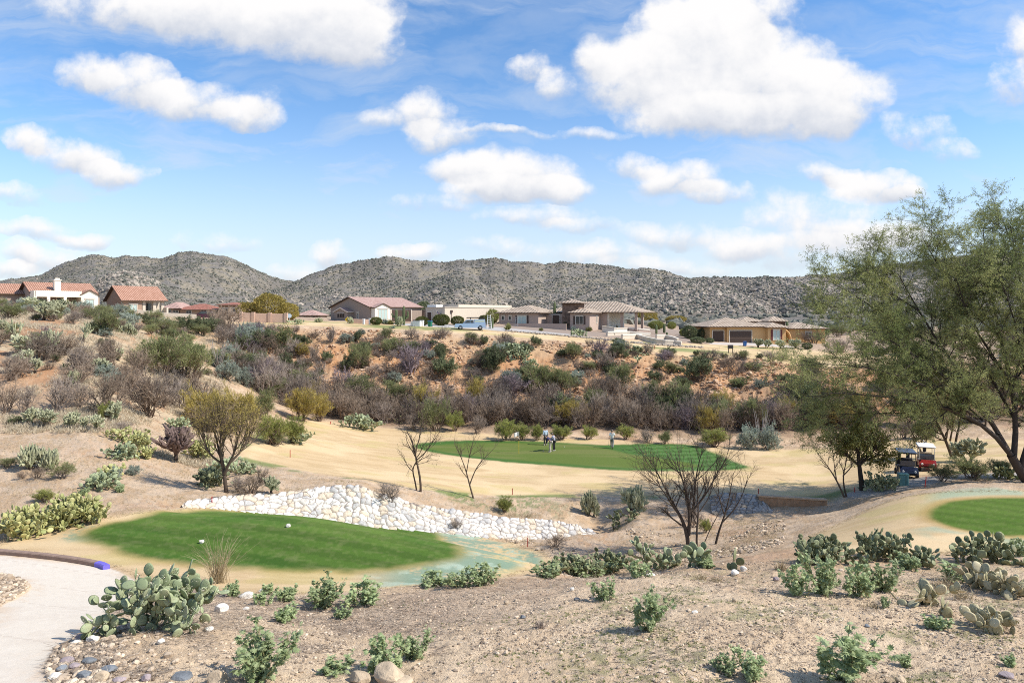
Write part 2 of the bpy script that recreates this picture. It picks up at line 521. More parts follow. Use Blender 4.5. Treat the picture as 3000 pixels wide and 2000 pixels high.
def bil(A, px, Y):
    px = np.asarray(px, float); Y = np.asarray(Y, float)
    a = np.clip(np.interp(px, UG, np.arange(NU)), 0, NU - 1.001)
    b = np.clip((np.log(np.maximum(Y, 1.21)) - LY[0]) / (LY[1] - LY[0]), 0, NY - 1.001)
    ia = a.astype(int); ib = b.astype(int); fa = a - ia; fb = b - ib
    return (A[ia, ib] * (1 - fa) + A[ia + 1, ib] * fa) * (1 - fb) + (A[ia, ib + 1] * (1 - fa) + A[ia + 1, ib + 1] * fa) * fb


def H(X, Y):
    X = np.asarray(X, float); Y = np.asarray(Y, float)
    return bil(ZG, X / np.maximum(Y, .5) * F + 1500, Y)


def at(px, py):
    """where the ray through photo point (px,py) meets the ground"""
    c = np.array([float(bil(ZG, px, y)) for y in YG]) if False else None
    a = float(np.clip(np.interp(px, UG, np.arange(NU)), 0, NU - 1.001)); ia = int(a); fa = a - ia
    z = ZG[ia] * (1 - fa) + ZG[ia + 1] * fa
    ray = -(py - HY) / F * YG
    hit = np.where((z >= ray) & (YG > 6))[0]
    j = int(hit[0]) if len(hit) else NY - 60
    if j > 0 and len(hit):
        d0 = ray[j - 1] - z[j - 1]; d1 = ray[j] - z[j]
        t = d0 / (d0 - d1) if d0 != d1 else 0
        t = min(max(t, 0), 1)
        Y = YG[j - 1] + t * (YG[j] - YG[j - 1]); zz = z[j - 1] + t * (z[j] - z[j - 1])
    else:
        Y = YG[j]; zz = z[j]
    return Vector(((px - 1500) / F * Y, Y, zz))


def ground_at(px, Y):
    X = (px - 1500) / F * Y
    return Vector((X, Y, float(H(X, Y))))


def xy_poly(pts):
    return np.array([at(*p)[:2] for p in pts])


def densify(P, n=8):
    """closed Catmull-Rom curve through P"""
    P = np.asarray(P, float); m = len(P); out = []
    for i in range(m):
        p0, p1, p2, p3 = P[i - 1], P[i], P[(i + 1) % m], P[(i + 2) % m]
        for k in range(n):
            t = k / n
            out.append(0.5 * ((2 * p1) + (-p0 + p2) * t + (2 * p0 - 5 * p1 + 4 * p2 - p3) * t * t + (-p0 + 3 * p1 - 3 * p2 + p3) * t ** 3))
    return np.array(out)


def sdist(poly, X, Y, lim=6.0):
    """signed distance to a polygon (positive inside), only worked out near it"""
    out = np.full(X.shape, -lim)
    mn = poly.min(0) - lim; mx = poly.max(0) + lim
    sel = (X > mn[0]) & (X < mx[0]) & (Y > mn[1]) & (Y < mx[1])
    x = X[sel]; y = Y[sel]
    d = np.full(x.shape, 1e9); ins = np.zeros(x.shape, bool)
    n = len(poly)
    for i in range(n):
        ax, ay = poly[i]; bx, by = poly[(i + 1) % n]
        ex, ey = bx - ax, by - ay
        t = np.clip(((x - ax) * ex + (y - ay) * ey) / (ex * ex + ey * ey + 1e-12), 0, 1)
        d = np.minimum(d, (x - ax - ex * t) ** 2 + (y - ay - ey * t) ** 2)
        cr = (ay > y) != (by > y)
        with np.errstate(divide='ignore', invalid='ignore'):
            xi = ax + (y - ay) / (by - ay + 1e-20) * ex
        ins ^= cr & (x < xi)
    d = np.sqrt(d)
    out[sel] = np.clip(np.where(ins, d, -d), -lim, 1e9)
    return out


# ---- riprap wall line: (photo x, top y, bottom y, depth of the top)
WALL = np.array([(535, 1478, 1484, 33), (620, 1462, 1486, 34.2), (700, 1456, 1495, 35.4), (836, 1449, 1508, 37), (890, 1439, 1515, 37.6), (972, 1427, 1530, 38.4), (1060, 1427, 1540, 39),
                 (1101, 1449, 1545, 39.4), (1159, 1460, 1548, 39.7), (1210, 1480, 1552, 40), (1312, 1497, 1560, 40.5), (1414, 1510, 1572, 41), (1500, 1524, 1578, 41.4), (1570, 1527, 1580, 41.8),
                 (1655, 1534, 1572, 42), (1700, 1547, 1578, 42.2), (1768, 1572, 1584, 42.4)], float)


def wall_at(u):
    yt = np.interp(u, WALL[:, 0], WALL[:, 3]); zt = -(np.interp(u, WALL[:, 0], WALL[:, 1]) - HY) / F * yt
    run = np.interp(u, [535, 900, 1400, 1768], [.4, 1.3, 1.5, .5])
    yb = yt - run; zb = -(np.interp(u, WALL[:, 0], WALL[:, 2]) - HY) / F * yb
    return yt, zt, yb, zb


ia0, ia1 = np.searchsorted(UG, 400), np.searchsorted(UG, 1900)
for i in range(ia0, ia1):
    u = UG[i]; yt, zt, yb, zb = wall_at(np.clip(u, 535, 1768))
    fade = float(sstep(u, 420, 560) * (1 - sstep(u, 1740, 1880)))
    z = ZG[i].copy()
    back = 1 - sstep(YG, yt, yt + 6.0)
    z = np.where(YG >= yt, z * (1 - back) + (zt - .03) * back, z)
    fr = sstep(YG, yb - 3.5, yb)
    z = np.where(YG <= yb, z * (1 - fr) + zb * fr, z)
    mid = (YG > yb) & (YG < yt)
    z[mid] = zb + (zt - zb) * (YG[mid] - yb) / (yt - yb) - .22
    ZG[i] = ZG[i] * (1 - fade) + z * fade

# ---- zones, outlined on the photo and laid on the ground
Z_TEE = densify(xy_poly([(238, 1570), (383, 1624), (600, 1657), (893, 1672), (1110, 1670), (1275, 1645), (1350, 1603), (1280, 1565), (1148, 1538), (1020, 1516), (829, 1500), (612, 1493), (421, 1512), (293, 1538)]))
Z_TEEF = densify(xy_poly([(0, 1588), (140, 1560), (300, 1520), (440, 1496), (620, 1483), (829, 1490), (1020, 1506), (1160, 1528), (1290, 1552), (1420, 1572), (1530, 1600), (1610, 1640), (1540, 1672), (1380, 1700), (1150, 1722), (900, 1738), (700, 1735), (560, 1718), (430, 1690), (330, 1660), (240, 1645), (120, 1622), (0, 1612)]))
Z_TEE2 = densify(xy_poly([(2718, 1510), (2760, 1474), (2860, 1461), (3000, 1458), (3200, 1470), (3300, 1510), (3200, 1560), (3000, 1570), (2880, 1560), (2780, 1540)]))
Z_TEE2F = densify(xy_poly([(2360, 1580), (2450, 1540), (2560, 1485), (2680, 1450), (2800, 1440), (3000, 1437), (3300, 1440), (3450, 1520), (3300, 1600), (3000, 1622), (2800, 1618), (2650, 1625), (2480, 1622), (2380, 1610)]))
Z_GREEN = densify(xy_poly([(1210, 1303), (1300, 1291), (1450, 1289), (1600, 1293), (1760, 1302), (1900, 1299), (2020, 1302), (2060, 1312), (2150, 1350), (2195, 1368), (2120, 1378), (1950, 1380), (1780, 1376), (1600, 1363), (1400, 1345), (1270, 1325)]))
Z_GREENIN = densify(xy_poly([(1240, 1306), (1400, 1296), (1600, 1298), (1740, 1306), (1850, 1330), (1960, 1345), (2050, 1364), (1950, 1374), (1780, 1368), (1600, 1355), (1400, 1337), (1290, 1322)]))
Z_FAIR = densify(xy_poly([(700, 1330), (760, 1290), (880, 1240), (950, 1236), (1100, 1252), (1250, 1262), (1400, 1268), (1560, 1286), (1750, 1286), (1900, 1297), (2100, 1308), (2300, 1316), (2450, 1310), (2600, 1294), (2800, 1285), (3000, 1290), (3200, 1300), (3100, 1360), (2850, 1378), (2700, 1392), (2500, 1428), (2400, 1452), (2250, 1456), (2200, 1448), (2100, 1452), (2000, 1455), (1800, 1452), (1600, 1450), (1400, 1448), (1250, 1432), (1100, 1412), (950, 1388), (800, 1360)]), 5)
Z_RIMF = densify(xy_poly([(690, 944), (900, 939), (1100, 947), (1300, 956), (1500, 972), (1700, 986), (1850, 998), (2000, 1006), (2150, 1011), (2300, 1018), (2400, 1030), (2600, 1042), (2700, 1062), (2550, 1072), (2350, 1064), (2200, 1056), (2050, 1046), (1900, 1027), (1700, 1002), (1500, 986), (1300, 972), (1150, 964), (1000, 958), (850, 952), (700, 950)]), 4)
Z_YARD = densify(xy_poly([(1440, 968), (1450, 955), (1600, 952), (1800, 955), (2000, 968), (2040, 990), (2060, 1001), (1900, 996), (1700, 983), (1550, 972)]), 4)
Z_ROAD = densify(xy_poly([(1160, 947), (1350, 952), (1450, 958), (1600, 972), (1700, 982), (1690, 985), (1500, 971), (1350, 961), (1180, 953)]), 4)
Z_DRIVE = xy_poly([(2075, 1003), (2200, 1003), (2300, 1010), (2330, 1018), (2200, 1012), (2080, 1008)])
Z_PATH = densify(xy_poly([(-700, 1560), (-300, 1600), (0, 1624), (120, 1634), (310, 1660), (385, 1690), (400, 1715), (385, 1745), (330, 1785), (280, 1825), (190, 1875), (140, 1920), (125, 1965), (145, 2000), (175, 2060), (-120, 2160), (-160, 2000), (-60, 1880), (0, 1775), (50, 1750), (88, 1725), (85, 1705), (40, 1685), (0, 1678), (-250, 1665), (-600, 1640)]), 5)
Z_CPATH = densify(xy_poly([(2475, 1446), (2540, 1432), (2640, 1408), (2730, 1394), (2830, 1388), (2960, 1384), (3200, 1380), (3200, 1396), (2960, 1398), (2820, 1402), (2740, 1414), (2640, 1436), (2560, 1452), (2490, 1458)]), 4)
SD = {}
for k_, z_ in (('tee', Z_TEE), ('teef', Z_TEEF), ('tee2', Z_TEE2), ('tee2f', Z_TEE2F), ('green', Z_GREEN), ('greenin', Z_GREENIN), ('fair', Z_FAIR), ('rim', Z_RIMF), ('yard', Z_YARD), ('road', Z_ROAD), ('drive', Z_DRIVE), ('path', Z_PATH), ('cpath', Z_CPATH)):
    SD[k_] = sdist(z_, XX, YY)

# relief: hummocks off the mown turf, gullies down the red bank, small lumps near by
nat = 1 - np.maximum.reduce([sstep(SD[k], -1.2, .3) for k in ('teef', 'tee2f', 'fair', 'path', 'cpath', 'rim', 'yard', 'drive', 'road')])
bank = sstep(YY, 79, 86) * (1 - sstep(YY, 100, 110)) * sstep(UU, 640, 860)
lefth = (1 - sstep(UU, 560, 760)) * sstep(YY, 40, 50)
far_ = sstep(YY, 30, 60)
ZG = ZG + nat * ((fbm(XX * .35, YY * .35, 4, 3) - .5) * (.28 + .35 * far_) + (fbm(XX * 2.1, YY * 2.1, 3, 9) - .5) * .10 + (fbm(XX * 9, YY * 9, 2, 12) - .5) * .035 * (1 - far_))
gul = np.abs(vnoise(XX * .16 + .3 * fbm(XX * .3, YY * .2, 2, 5), YY * .03, 31) - .5) * 2
ZG = ZG + bank * ((gul - .5) * 1.5 + (fbm(XX * .9, YY * .9, 4, 8) - .5) * .9)
ZG = ZG + lefth * nat * (fbm(XX * .12, YY * .12, 3, 14) - .5) * .9
ZG = ZG + sstep(SD['fair'], 0, 2) * (fbm(XX * .12, YY * .12, 2, 21) - .5) * .35 * (1 - sstep(SD['green'], -2, 1))
ZG = ZG - sstep(SD['path'], -.15, .05) * .03

# colours of the ground itself, zone by zone
def mixc(A, c, w):
    w = w[..., None] if w.ndim == 2 else w
    return A * (1 - w) + np.asarray(c) * w


n1 = fbm(XX * .25, YY * .25, 4, 40); n2 = fbm(XX * 1.3, YY * 1.3, 4, 50); n3 = fbm(XX * 5, YY * 5, 3, 60); n4 = fbm(XX * .06, YY * .06, 3, 70)
C = np.empty(XX.shape + (3,)); C[:] = (.46, .325, .205)                                     # bare soil
C = mixc(C, (.58, .43, .295), sstep(n2, .45, .62) * .8)
C = mixc(C, (.36, .265, .19), sstep(n1, .52, .66) * .45 * (1 - sstep(YY, 16, 24)))
C = mixc(C, (.40, .225, .13), sstep(n1 + .3 * (n2 - .5), .56, .7) * .45)                    # reddish soil
near = 1 - sstep(YY, 15, 22)
C = mixc(C, (.71, .545, .37), near * (.55 + .4 * sstep(n2, .4, .6)))
litter = sstep(n1 * .6 + n2 * .4, .46, .56) * sstep(1700 - UU, -500, 600) * near
C = mixc(C, (.44, .33, .245), litter * .6)
midn = sstep(YY, 29, 33) * (1 - sstep(YY, 46, 54))
C = mixc(C, (.53, .40, .28), midn * sstep(n2, .4, .6) * .7)
C = mixc(C, (.45, .36, .27), midn * sstep(n3, .5, .65) * .5)
lh = (1 - sstep(UU, 560, 700)) * sstep(YY, 44, 54)
C = mixc(C, (.50, .40, .27), lh * sstep(n2, .35, .55) * .9)                                  # dry pale grass on the left hill
C = mixc(C, (.40, .20, .10), lh * sstep(1 - n1, .50, .62) * .75)                            # red soil between
C = mixc(C, (.44, .235, .115), bank * (.55 + .45 * sstep(n1, .4, .55)))
C = mixc(C, (.30, .155, .08), bank * sstep(n2, .54, .66) * .7)
C = mixc(C, (.52, .34, .20), bank * sstep(n3 * .5 + n2 * .5, .54, .64) * .7)
C = mixc(C, (.52, .35, .185), bank * sstep(YY, 100, 106) * .55)
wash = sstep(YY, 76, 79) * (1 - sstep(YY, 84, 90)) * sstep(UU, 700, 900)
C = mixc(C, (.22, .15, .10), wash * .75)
C = mixc(C, (.36, .27, .2), sstep(YY, 116, 124) * .7)
grn = sstep(fbm(XX * .8, YY * .8, 3, 81), .55, .66) * sstep(n3, .42, .6)
C = mixc(C, (.16, .19, .07), grn * near * sstep(UU, 1500, 1800) * .55)
C = mixc(C, (.14, .19, .06), sstep(fbm(XX * .6, YY * .6, 3, 82), .5, .62) * sstep(n3, .4, .6) * midn * sstep(UU, 1150, 1300) * (1 - sstep(UU, 1500, 1750)) * sstep(YY, 42, 44) * .8)
straw = np.array((.545, .40, .23))
fw = lambda k, a=-.25, b=.25: sstep(SD[k] + (n2 - .5) * .7 + (n3 - .5) * .4, a, b)
st = np.empty_like(C); st[:] = straw
streak = fbm(XX * .5 + YY * .1, YY * 2.4, 4, 90)
st = mixc(st, (.45, .315, .165), sstep(streak, .48, .64) * .55)
st = mixc(st, (.66, .50, .30), sstep(fbm(XX * .2, YY * .3, 3, 95), .5, .65) * .6)
st = mixc(st, (.42, .36, .12), sstep(fbm(XX * .3, YY * .5, 3, 97), .56, .7) * .35)
for k in ('teef', 'tee2f', 'fair', 'rim'):
    w = fw(k, -.5, .4) if k != 'rim' else sstep(SD[k], -.6, .4)
    C = C * (1 - w[..., None]) + st * w[..., None]
rimg = sstep(SD['rim'], .2, 1.0) * sstep(fbm(XX * .10, YY * .5, 3, 99), .56, .66)
C = mixc(C, (.17, .21, .07), rimg * .8)
edge = sstep(SD['fair'], -1.6, -.4) * (1 - sstep(SD['fair'], -.2, .6)) * sstep(fbm(XX * .5, YY * .5, 3, 83), .47, .6) * (YY < 60)
C = mixc(C, (.13, .19, .05), edge * .8)
# teal turf paint round the tees
teal = np.array((.165, .27, .20))
te1 = sstep(SD['teef'], .1, .7) * (1 - sstep(SD['tee'], -.3, .5)) * sstep(fbm(XX * .45, YY * .8, 4, 101) * .6 + .4 * n3, .32, .52)
te1w = np.maximum(sstep(UU, 1000, 1220), (1 - sstep(UU, 250, 330)) * sstep(UU, 150, 205) * (1 - sstep(np.abs(YY - 27.0), .9, 1.7)))
C = mixc(C, teal, te1 * te1w * .85)
C = mixc(C, (.42, .50, .40), te1 * te1w * sstep(n2, .55, .68) * .6)
te2 = sstep(SD['tee2'], -2.4, -1.4) * (1 - sstep(SD['tee2'], -.7, -.2)) * sstep(fbm(XX * .5, YY * .9, 3, 104), .40, .58)
C = mixc(C, (.26, .355, .265), te2 * .7 * np.maximum(sstep(-SD['tee2'] * 0 + (YY < 26), .5, 1) * sstep(UU, 2600, 2760), (YY > 28.5) * sstep(UU, 2680, 2780)))
# mown greens
gA = np.array((.058, .110, .015)); gB = np.array((.105, .165, .030))
tg = fbm(XX * .22 + .3 * YY, YY * .6, 4, 110)
gt = np.empty_like(C); gt[:] = gA
gt = mixc(gt, gB, sstep(YY + (tg - .5) * 5 + (XX + 5) * .12, 25.0, 28.5) * .9)
gt = mixc(gt, (.035, .095, .010), sstep(tg, .54, .68) * .55)
gt = mixc(gt, (.16, .19, .06), sstep(n3, .54, .68) * .25)
gt = gt * (1 + .10 * np.sign(np.sin((XX * .35 + YY) * 2 * PI / 1.5)))[..., None]
gt = mixc(gt, (.22, .20, .10), sstep(fbm(XX * 2.2, YY * 3, 3, 112), .60, .72) * .16)
w = sstep(SD['tee'] + (n2 - .5) * .5, -.35, .5)
C = mixc(C, (.30, .22, .05), sstep(SD['tee'] + (n2 - .5) * .5, -.75, .1) * .5)
C = C * (1 - w[..., None]) + gt * w[..., None]
gt2 = np.empty_like(C); gt2[:] = (.066, .120, .014)
gt2 = mixc(gt2, (.095, .15, .025), sstep(tg, .42, .6) * .6)
gt2 = mixc(gt2, (.14, .17, .05), sstep(n3, .54, .68) * .3)
gt2 = gt2 * (1 + .08 * np.sign(np.sin((XX * .8 + YY) * 2 * PI / 1.4)))[..., None]
w = sstep(SD['tee2'] + (n2 - .5) * .2, -.2, .25)
C = mixc(C, (.30, .20, .05), sstep(SD['tee2'], -.7, 0) * .6)
C = C * (1 - w[..., None]) + gt2 * w[..., None]
gg = np.empty_like(C); gg[:] = (.055, .125, .025)
stripe = (np.sin((YY * .95 - XX * .35) * 2 * PI / 1.7) > 0) * sstep(UU, 1780, 1900) * .6
gg = mixc(gg, (.11, .19, .06), stripe)
gi = np.empty_like(C); gi[:] = (.105, .145, .030)
gi = mixc(gi, (.17, .17, .06), sstep(fbm(XX * .12, YY * .6, 3, 120), .5, .66) * .5)
wi = sstep(SD['greenin'], -.4, .6)
gg = gg * (1 - wi[..., None]) + gi * wi[..., None]
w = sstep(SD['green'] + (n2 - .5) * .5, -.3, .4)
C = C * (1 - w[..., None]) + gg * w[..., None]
# hard surfaces
C = mixc(C, (.30, .235, .19), sstep(SD['yard'], -.5, .5))
C = mixc(C, (.42, .40, .38), sstep(SD['road'], -.3, .3))
C = mixc(C, (.52, .46, .41), sstep(SD['drive'], -.2, .2))
pc = np.empty_like(C); pc[:] = (.61, .54, .45)
pc = mixc(pc, (.58, .505, .42), sstep(n1 * .5 + n2 * .5, .48, .6) * .6)
pc = mixc(pc, (.66, .59, .50), sstep(n3, .5, .62) * .4)
pc = mixc(pc, (.56, .43, .31), (1 - sstep(SD['path'], .05, .5)) * sstep(n3 * .5 + n2 * .5, .44, .6) * .6)
pc = mixc(pc, (.44, .37, .30), (np.abs(np.mod(YY + .35 * XX, 2.6) - 1.3) < .03) * .45)
w = sstep(SD['path'], -.04, .04)
C = C * (1 - w[..., None]) + pc * w[..., None]
C = mixc(C, (.36, .33, .30), sstep(SD['cpath'], -.1, .1))

rough_amt = np.clip(nat * 1.0 + .12, 0, 1)       # how stony the surface is
grassy = np.maximum.reduce([sstep(SD[k], 0, .5) for k in ('teef', 'tee2f', 'fair', 'rim')])
m, t, b = new_mat("ground")
N = t.nodes.new; L = t.links.new
ac = N('ShaderNodeAttribute'); ac.attribute_name = 'soil'
ar = N('ShaderNodeAttribute'); ar.attribute_name = 'stony'
ag = N('ShaderNodeAttribute'); ag.attribute_name = 'turf'
geo = N('ShaderNodeNewGeometry')


def gnoise(scale, detail=3.0, rough=.6, stretch=None):
    n = N('ShaderNodeTexNoise'); n.inputs['Scale'].default_value = scale; n.inputs['Detail'].default_value = detail; n.inputs['Roughness'].default_value = rough
    if stretch:
        mp = N('ShaderNodeMapping'); mp.inputs['Scale'].default_value = stretch
        L(geo.outputs['Position'], mp.inputs['Vector']); L(mp.outputs[0], n.inputs['Vector'])
    else:
        L(geo.outputs['Position'], n.inputs['Vector'])
    return n.outputs[0]


def gmath(op, a, b_=None, c=None, clamp=False):
    n = N('ShaderNodeMath'); n.operation = op; n.use_clamp = clamp
    for i, v in enumerate((a, b_, c)):
        if v is None: continue
        if isinstance(v, (int, float)): n.inputs[i].default_value = v
        else: L(v, n.inputs[i])
    return n.outputs[0]


fine = gnoise(38, 4, .7)                       # pebbles and clods
mid_ = gnoise(7, 5, .7)
vf = gnoise(150, 2, .6)
gr = gnoise(22, 4, .7, (1.0, 2.6, 1.0))        # blades of dry turf
amp = gmath('MULTIPLY_ADD', ar.outputs['Fac'], 1.5, 0.18)
dv = gmath('MULTIPLY', gmath('SUBTRACT', gmath('MULTIPLY_ADD', fine, .6, gmath('MULTIPLY', mid_, .4)), .5), amp)
dg = gmath('MULTIPLY', gmath('SUBTRACT', gmath('MULTIPLY_ADD', gr, .6, gmath('MULTIPLY', vf, .4)), .5), gmath('MULTIPLY', ag.outputs['Fac'], 1.7))
val = gmath('ADD', gmath('ADD', dv, dg), 1.0)
sc_ = N('ShaderNodeVectorMath'); sc_.operation = 'SCALE'
L(ac.outputs['Color'], sc_.inputs[0]); L(val, sc_.inputs['Scale'])
# scattered small dark and pale stones
vo = N('ShaderNodeTexVoronoi'); vo.inputs['Scale'].default_value = 9.0; L(geo.outputs['Position'], vo.inputs['Vector'])
spot = gmath('MULTIPLY', gmath('LESS_THAN', vo.outputs['Distance'], .20), gmath('GREATER_THAN', ar.outputs['Fac'], .6))
sepc = N('ShaderNodeSeparateColor'); L(vo.outputs['Color'], sepc.inputs[0])
ramp = N('ShaderNodeMix'); ramp.data_type = 'RGBA'; ramp.inputs[6].default_value = (.20, .16, .13, 1); ramp.inputs[7].default_value = (.66, .58, .50, 1)
L(sepc.outputs[0], ramp.inputs[0])
spot = gmath('MULTIPLY', spot, gmath('GREATER_THAN', sepc.outputs[1], .45))
mxs = N('ShaderNodeMix'); mxs.data_type = 'RGBA'; L(gmath('MULTIPLY', spot, .8), mxs.inputs[0]); L(sc_.outputs[0], mxs.inputs[6]); L(ramp.outputs[2], mxs.inputs[7])
L(mxs.outputs[2], b.inputs['Base Color'])
b.inputs['Roughness'].default_value = .95
b.inputs['Specular IOR Level'].default_value = .15
bp = N('ShaderNodeBump'); bp.inputs['Distance'].default_value = .05
L(gmath('MULTIPLY_ADD', ar.outputs['Fac'], .75, .12), bp.inputs['Strength'])
hh = gmath('ADD', gmath('ADD', fine, mid_), gmath('MULTIPLY', spot, .6))
L(hh, bp.inputs['Height']); L(bp.outputs[0], b.inputs['Normal'])
M_GROUND = m

# split the one sheet along zone edges so that each surface is an object
zone = np.zeros((NU - 1, NY - 1), np.int8)
ctr = lambda A: .25 * (A[1:, 1:] + A[:-1, 1:] + A[1:, :-1] + A[:-1, :-1])
names = ['ground', 'fairway', 'putting_green', 'tee_turf', 'path', 'cart_path', 'road', 'driveway', 'gravel_yard']
for zi, ks in ((1, ('teef', 'tee2f', 'fair', 'rim')), (2, ('green',)), (3, ('tee', 'tee2')), (8, ('yard',)), (6, ('road',)), (7, ('drive',)), (4, ('path',)), (5, ('cpath',))):
    for k in ks:
        zone[ctr(SD[k]) > 0] = zi
GV = np.stack([XX, YY, ZG], -1).reshape(-1, 3)
II = (np.arange(NU - 1)[:, None] * NY + np.arange(NY - 1)[None, :])
QF = np.stack([II, II + NY, II + NY + 1, II + 1], -1)
Cf = C.reshape(-1, 3); Rf = rough_amt.reshape(-1); Gf = grassy.reshape(-1)
LAB = {'ground': 'stony desert soil with dry litter running down to the wash and up the red bank', 'fairway': 'dormant straw coloured mown grass', 'putting_green': 'mown putting green in the valley with the flag',
       'tee_turf': 'bright green mown tee tops ringed by straw grass', 'path': 'pale concrete cart path curving at the lower left', 'cart_path': 'grey cart path under the two golf carts', 'road': 'grey road along the far rim',
       'driveway': 'pale driveway before the orange garage house', 'gravel_yard': 'brown gravel yard sloping before the tile roofed house'}
for zi, nm in enumerate(names):
    fs = QF[zone == zi]
    if not len(fs): continue
    used = np.unique(fs); remap = np.zeros(len(GV), np.int32); remap[used] = np.arange(len(used), dtype=np.int32)
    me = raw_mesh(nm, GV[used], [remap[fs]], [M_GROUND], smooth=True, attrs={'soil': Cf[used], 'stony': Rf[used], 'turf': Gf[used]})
    tag(link(nm, me), LAB[nm], nm.replace('_', ' '), kind='structure')

# ------------------------------------------------------------------ hills
def prof(pts, u):
    p = np.array(pts, float)
    return np.interp(u, p[:, 0], p[:, 1])


RA = [(-1500, 800), (-600, 840), (-200, 850), (60, 815), (120, 805), (190, 770), (240, 752), (280, 748), (330, 754), (370, 750), (420, 750), (470, 757), (520, 742), (560, 738), (600, 742), (640, 752), (660, 750), (700, 765), (740, 788), (800, 810), (850, 820), (900, 835), (1000, 880), (1200, 915), (5000, 930)]
RB = [(-1500, 930), (300, 925), (560, 905), (700, 880), (780, 856), (830, 840), (870, 822), (930, 795), (985, 775), (1040, 765), (1100, 757), (1150, 752), (1200, 760), (1250, 765), (1300, 768), (1350, 762), (1400, 762), (1450, 756), (1500, 765), (1550, 765), (1600, 772), (1650, 765), (1700, 772), (1750, 776), (1800, 780), (1850, 788), (1900, 788), (1950, 796), (2000, 811), (2040, 822), (2200, 850), (2500, 900), (5000, 930)]
RC = [(-1500, 930), (1450, 925), (1600, 900), (1750, 875), (1880, 838), (1960, 820), (2030, 814), (2100, 811), (2150, 812), (2200, 814), (2250, 812), (2300, 810), (2380, 805), (2430, 810), (2520, 812), (2700, 818), (3000, 822), (3400, 840), (5000, 900)]
RD = [(-1500, 930), (2100, 905), (2250, 850), (2380, 812), (2440, 806), (2500, 792), (2560, 780), (2650, 770), (2750, 757), (2850, 748), (2920, 742), (3000, 755), (3150, 790), (3500, 800), (5000, 860)]
RE = [(-1500, 940), (140, 930), (200, 890), (260, 848), (320, 800), (371, 787), (420, 800), (480, 838), (560, 885), (640, 912), (800, 935), (5000, 940)]
RIDGES = [(RA, 900, 420), (RB, 760, 350), (RC, 600, 300), (RD, 930, 420), (RE, 520, 330)]
HU = np.concatenate([np.linspace(-1500, -20, 130, endpoint=False), np.linspace(-20, 3020, 1100, endpoint=False), np.linspace(3020, 4600, 130)])
HYG = np.linspace(300, 1150, 260)


def hill_z(u, Y):
    u = np.asarray(u, float); Y = np.asarray(Y, float)
    X = (u - 1500) / F * Y
    z = np.full(np.broadcast(u, Y).shape, -4.0)
    for i, (rp, yc, yf) in enumerate(RIDGES):
        c = (HY - prof(rp, u) + (fbm(u * .03, u * 0, 4, 200 + i) - .5) * 9) / F * yc
        s = (Y - yf) / (yc - yf)
        up = np.clip(s, 0, 1); dn = np.clip((Y - yc) / 220, 0, 1)
        sp = np.abs(vnoise(X * .012 + 1.2 * fbm(X * .01, Y * .006, 2, 210 + i), Y * .004, 220 + i) - .5) * 2
        det = (fbm(X * .03, Y * .02, 4, 230 + i) - .5)
        shp = np.where(Y <= yc, up ** 1.25, 1 - dn * dn * .9)
        rel = 1 - np.clip(np.abs(s - 1) * 8, 0, 1)
        zz = -4 + (c + 4) * shp + (4 * up * (1 - up)) * (1 - rel) * (c > 2) * ((sp - .6) * np.minimum(c, 60) * .5 + det * 10)
        z = np.maximum(z, zz)
    return z


hu, hy = np.meshgrid(HU, HYG, indexing='ij')
hz_ = hill_z(hu, hy)
hx = (hu - 1500) / F * hy
hi = (np.arange(len(HU) - 1)[:, None] * len(HYG) + np.arange(len(HYG) - 1)[None, :])
hf = np.stack([hi, hi + len(HYG), hi + len(HYG) + 1, hi + 1], -1).reshape(-1, 4)
hn = fbm(hx * .02, hy * .02, 4, 240); hn2 = fbm(hx * .11, hy * .11, 3, 241)
hc = np.empty(hx.shape + (3,)); hc[:] = (.225, .205, .182)
hc = mixc(hc, (.29, .25, .185), sstep(hn2, .45, .62) * .8)
hc = mixc(hc, (.165, .15, .13), sstep(hn, .5, .64) * .6)
M_HILL, t, b = new_mat("hill")
N = t.nodes.new; L = t.links.new
ac = N('ShaderNodeAttribute'); ac.attribute_name = 'soil'
g_ = N('ShaderNodeNewGeometry')
n_ = N('ShaderNodeTexNoise'); n_.inputs['Scale'].default_value = .35; n_.inputs['Detail'].default_value = 6; n_.inputs['Roughness'].default_value = .75
L(g_.outputs['Position'], n_.inputs['Vector'])
mr = N('ShaderNodeMapRange'); mr.inputs[1].default_value = .3; mr.inputs[2].default_value = .7; mr.inputs[3].default_value = .65; mr.inputs[4].default_value = 1.3
L(n_.outputs[0], mr.inputs[0])
sc_ = N('ShaderNodeVectorMath'); sc_.operation = 'SCALE'; L(ac.outputs['Color'], sc_.inputs[0]); L(mr.outputs[0], sc_.inputs['Scale'])
L(sc_.outputs[0], b.inputs['Base Color']); b.inputs['Roughness'].default_value = 1; b.inputs['Specular IOR Level'].default_value = .1
bp = N('ShaderNodeBump'); bp.inputs['Strength'].default_value = 1; bp.inputs['Distance'].default_value = 2.0; L(n_.outputs[0], bp.inputs['Height']); L(bp.outputs[0], b.inputs['Normal'])
me = raw_mesh('hills', np.stack([hx, hy, hz_], -1).reshape(-1, 3), [hf], [M_HILL], smooth=True, attrs={'soil': hc.reshape(-1, 3)})
tag(link('hills', me), 'grey brown rocky hills rising behind the houses', 'hills', kind='structure')

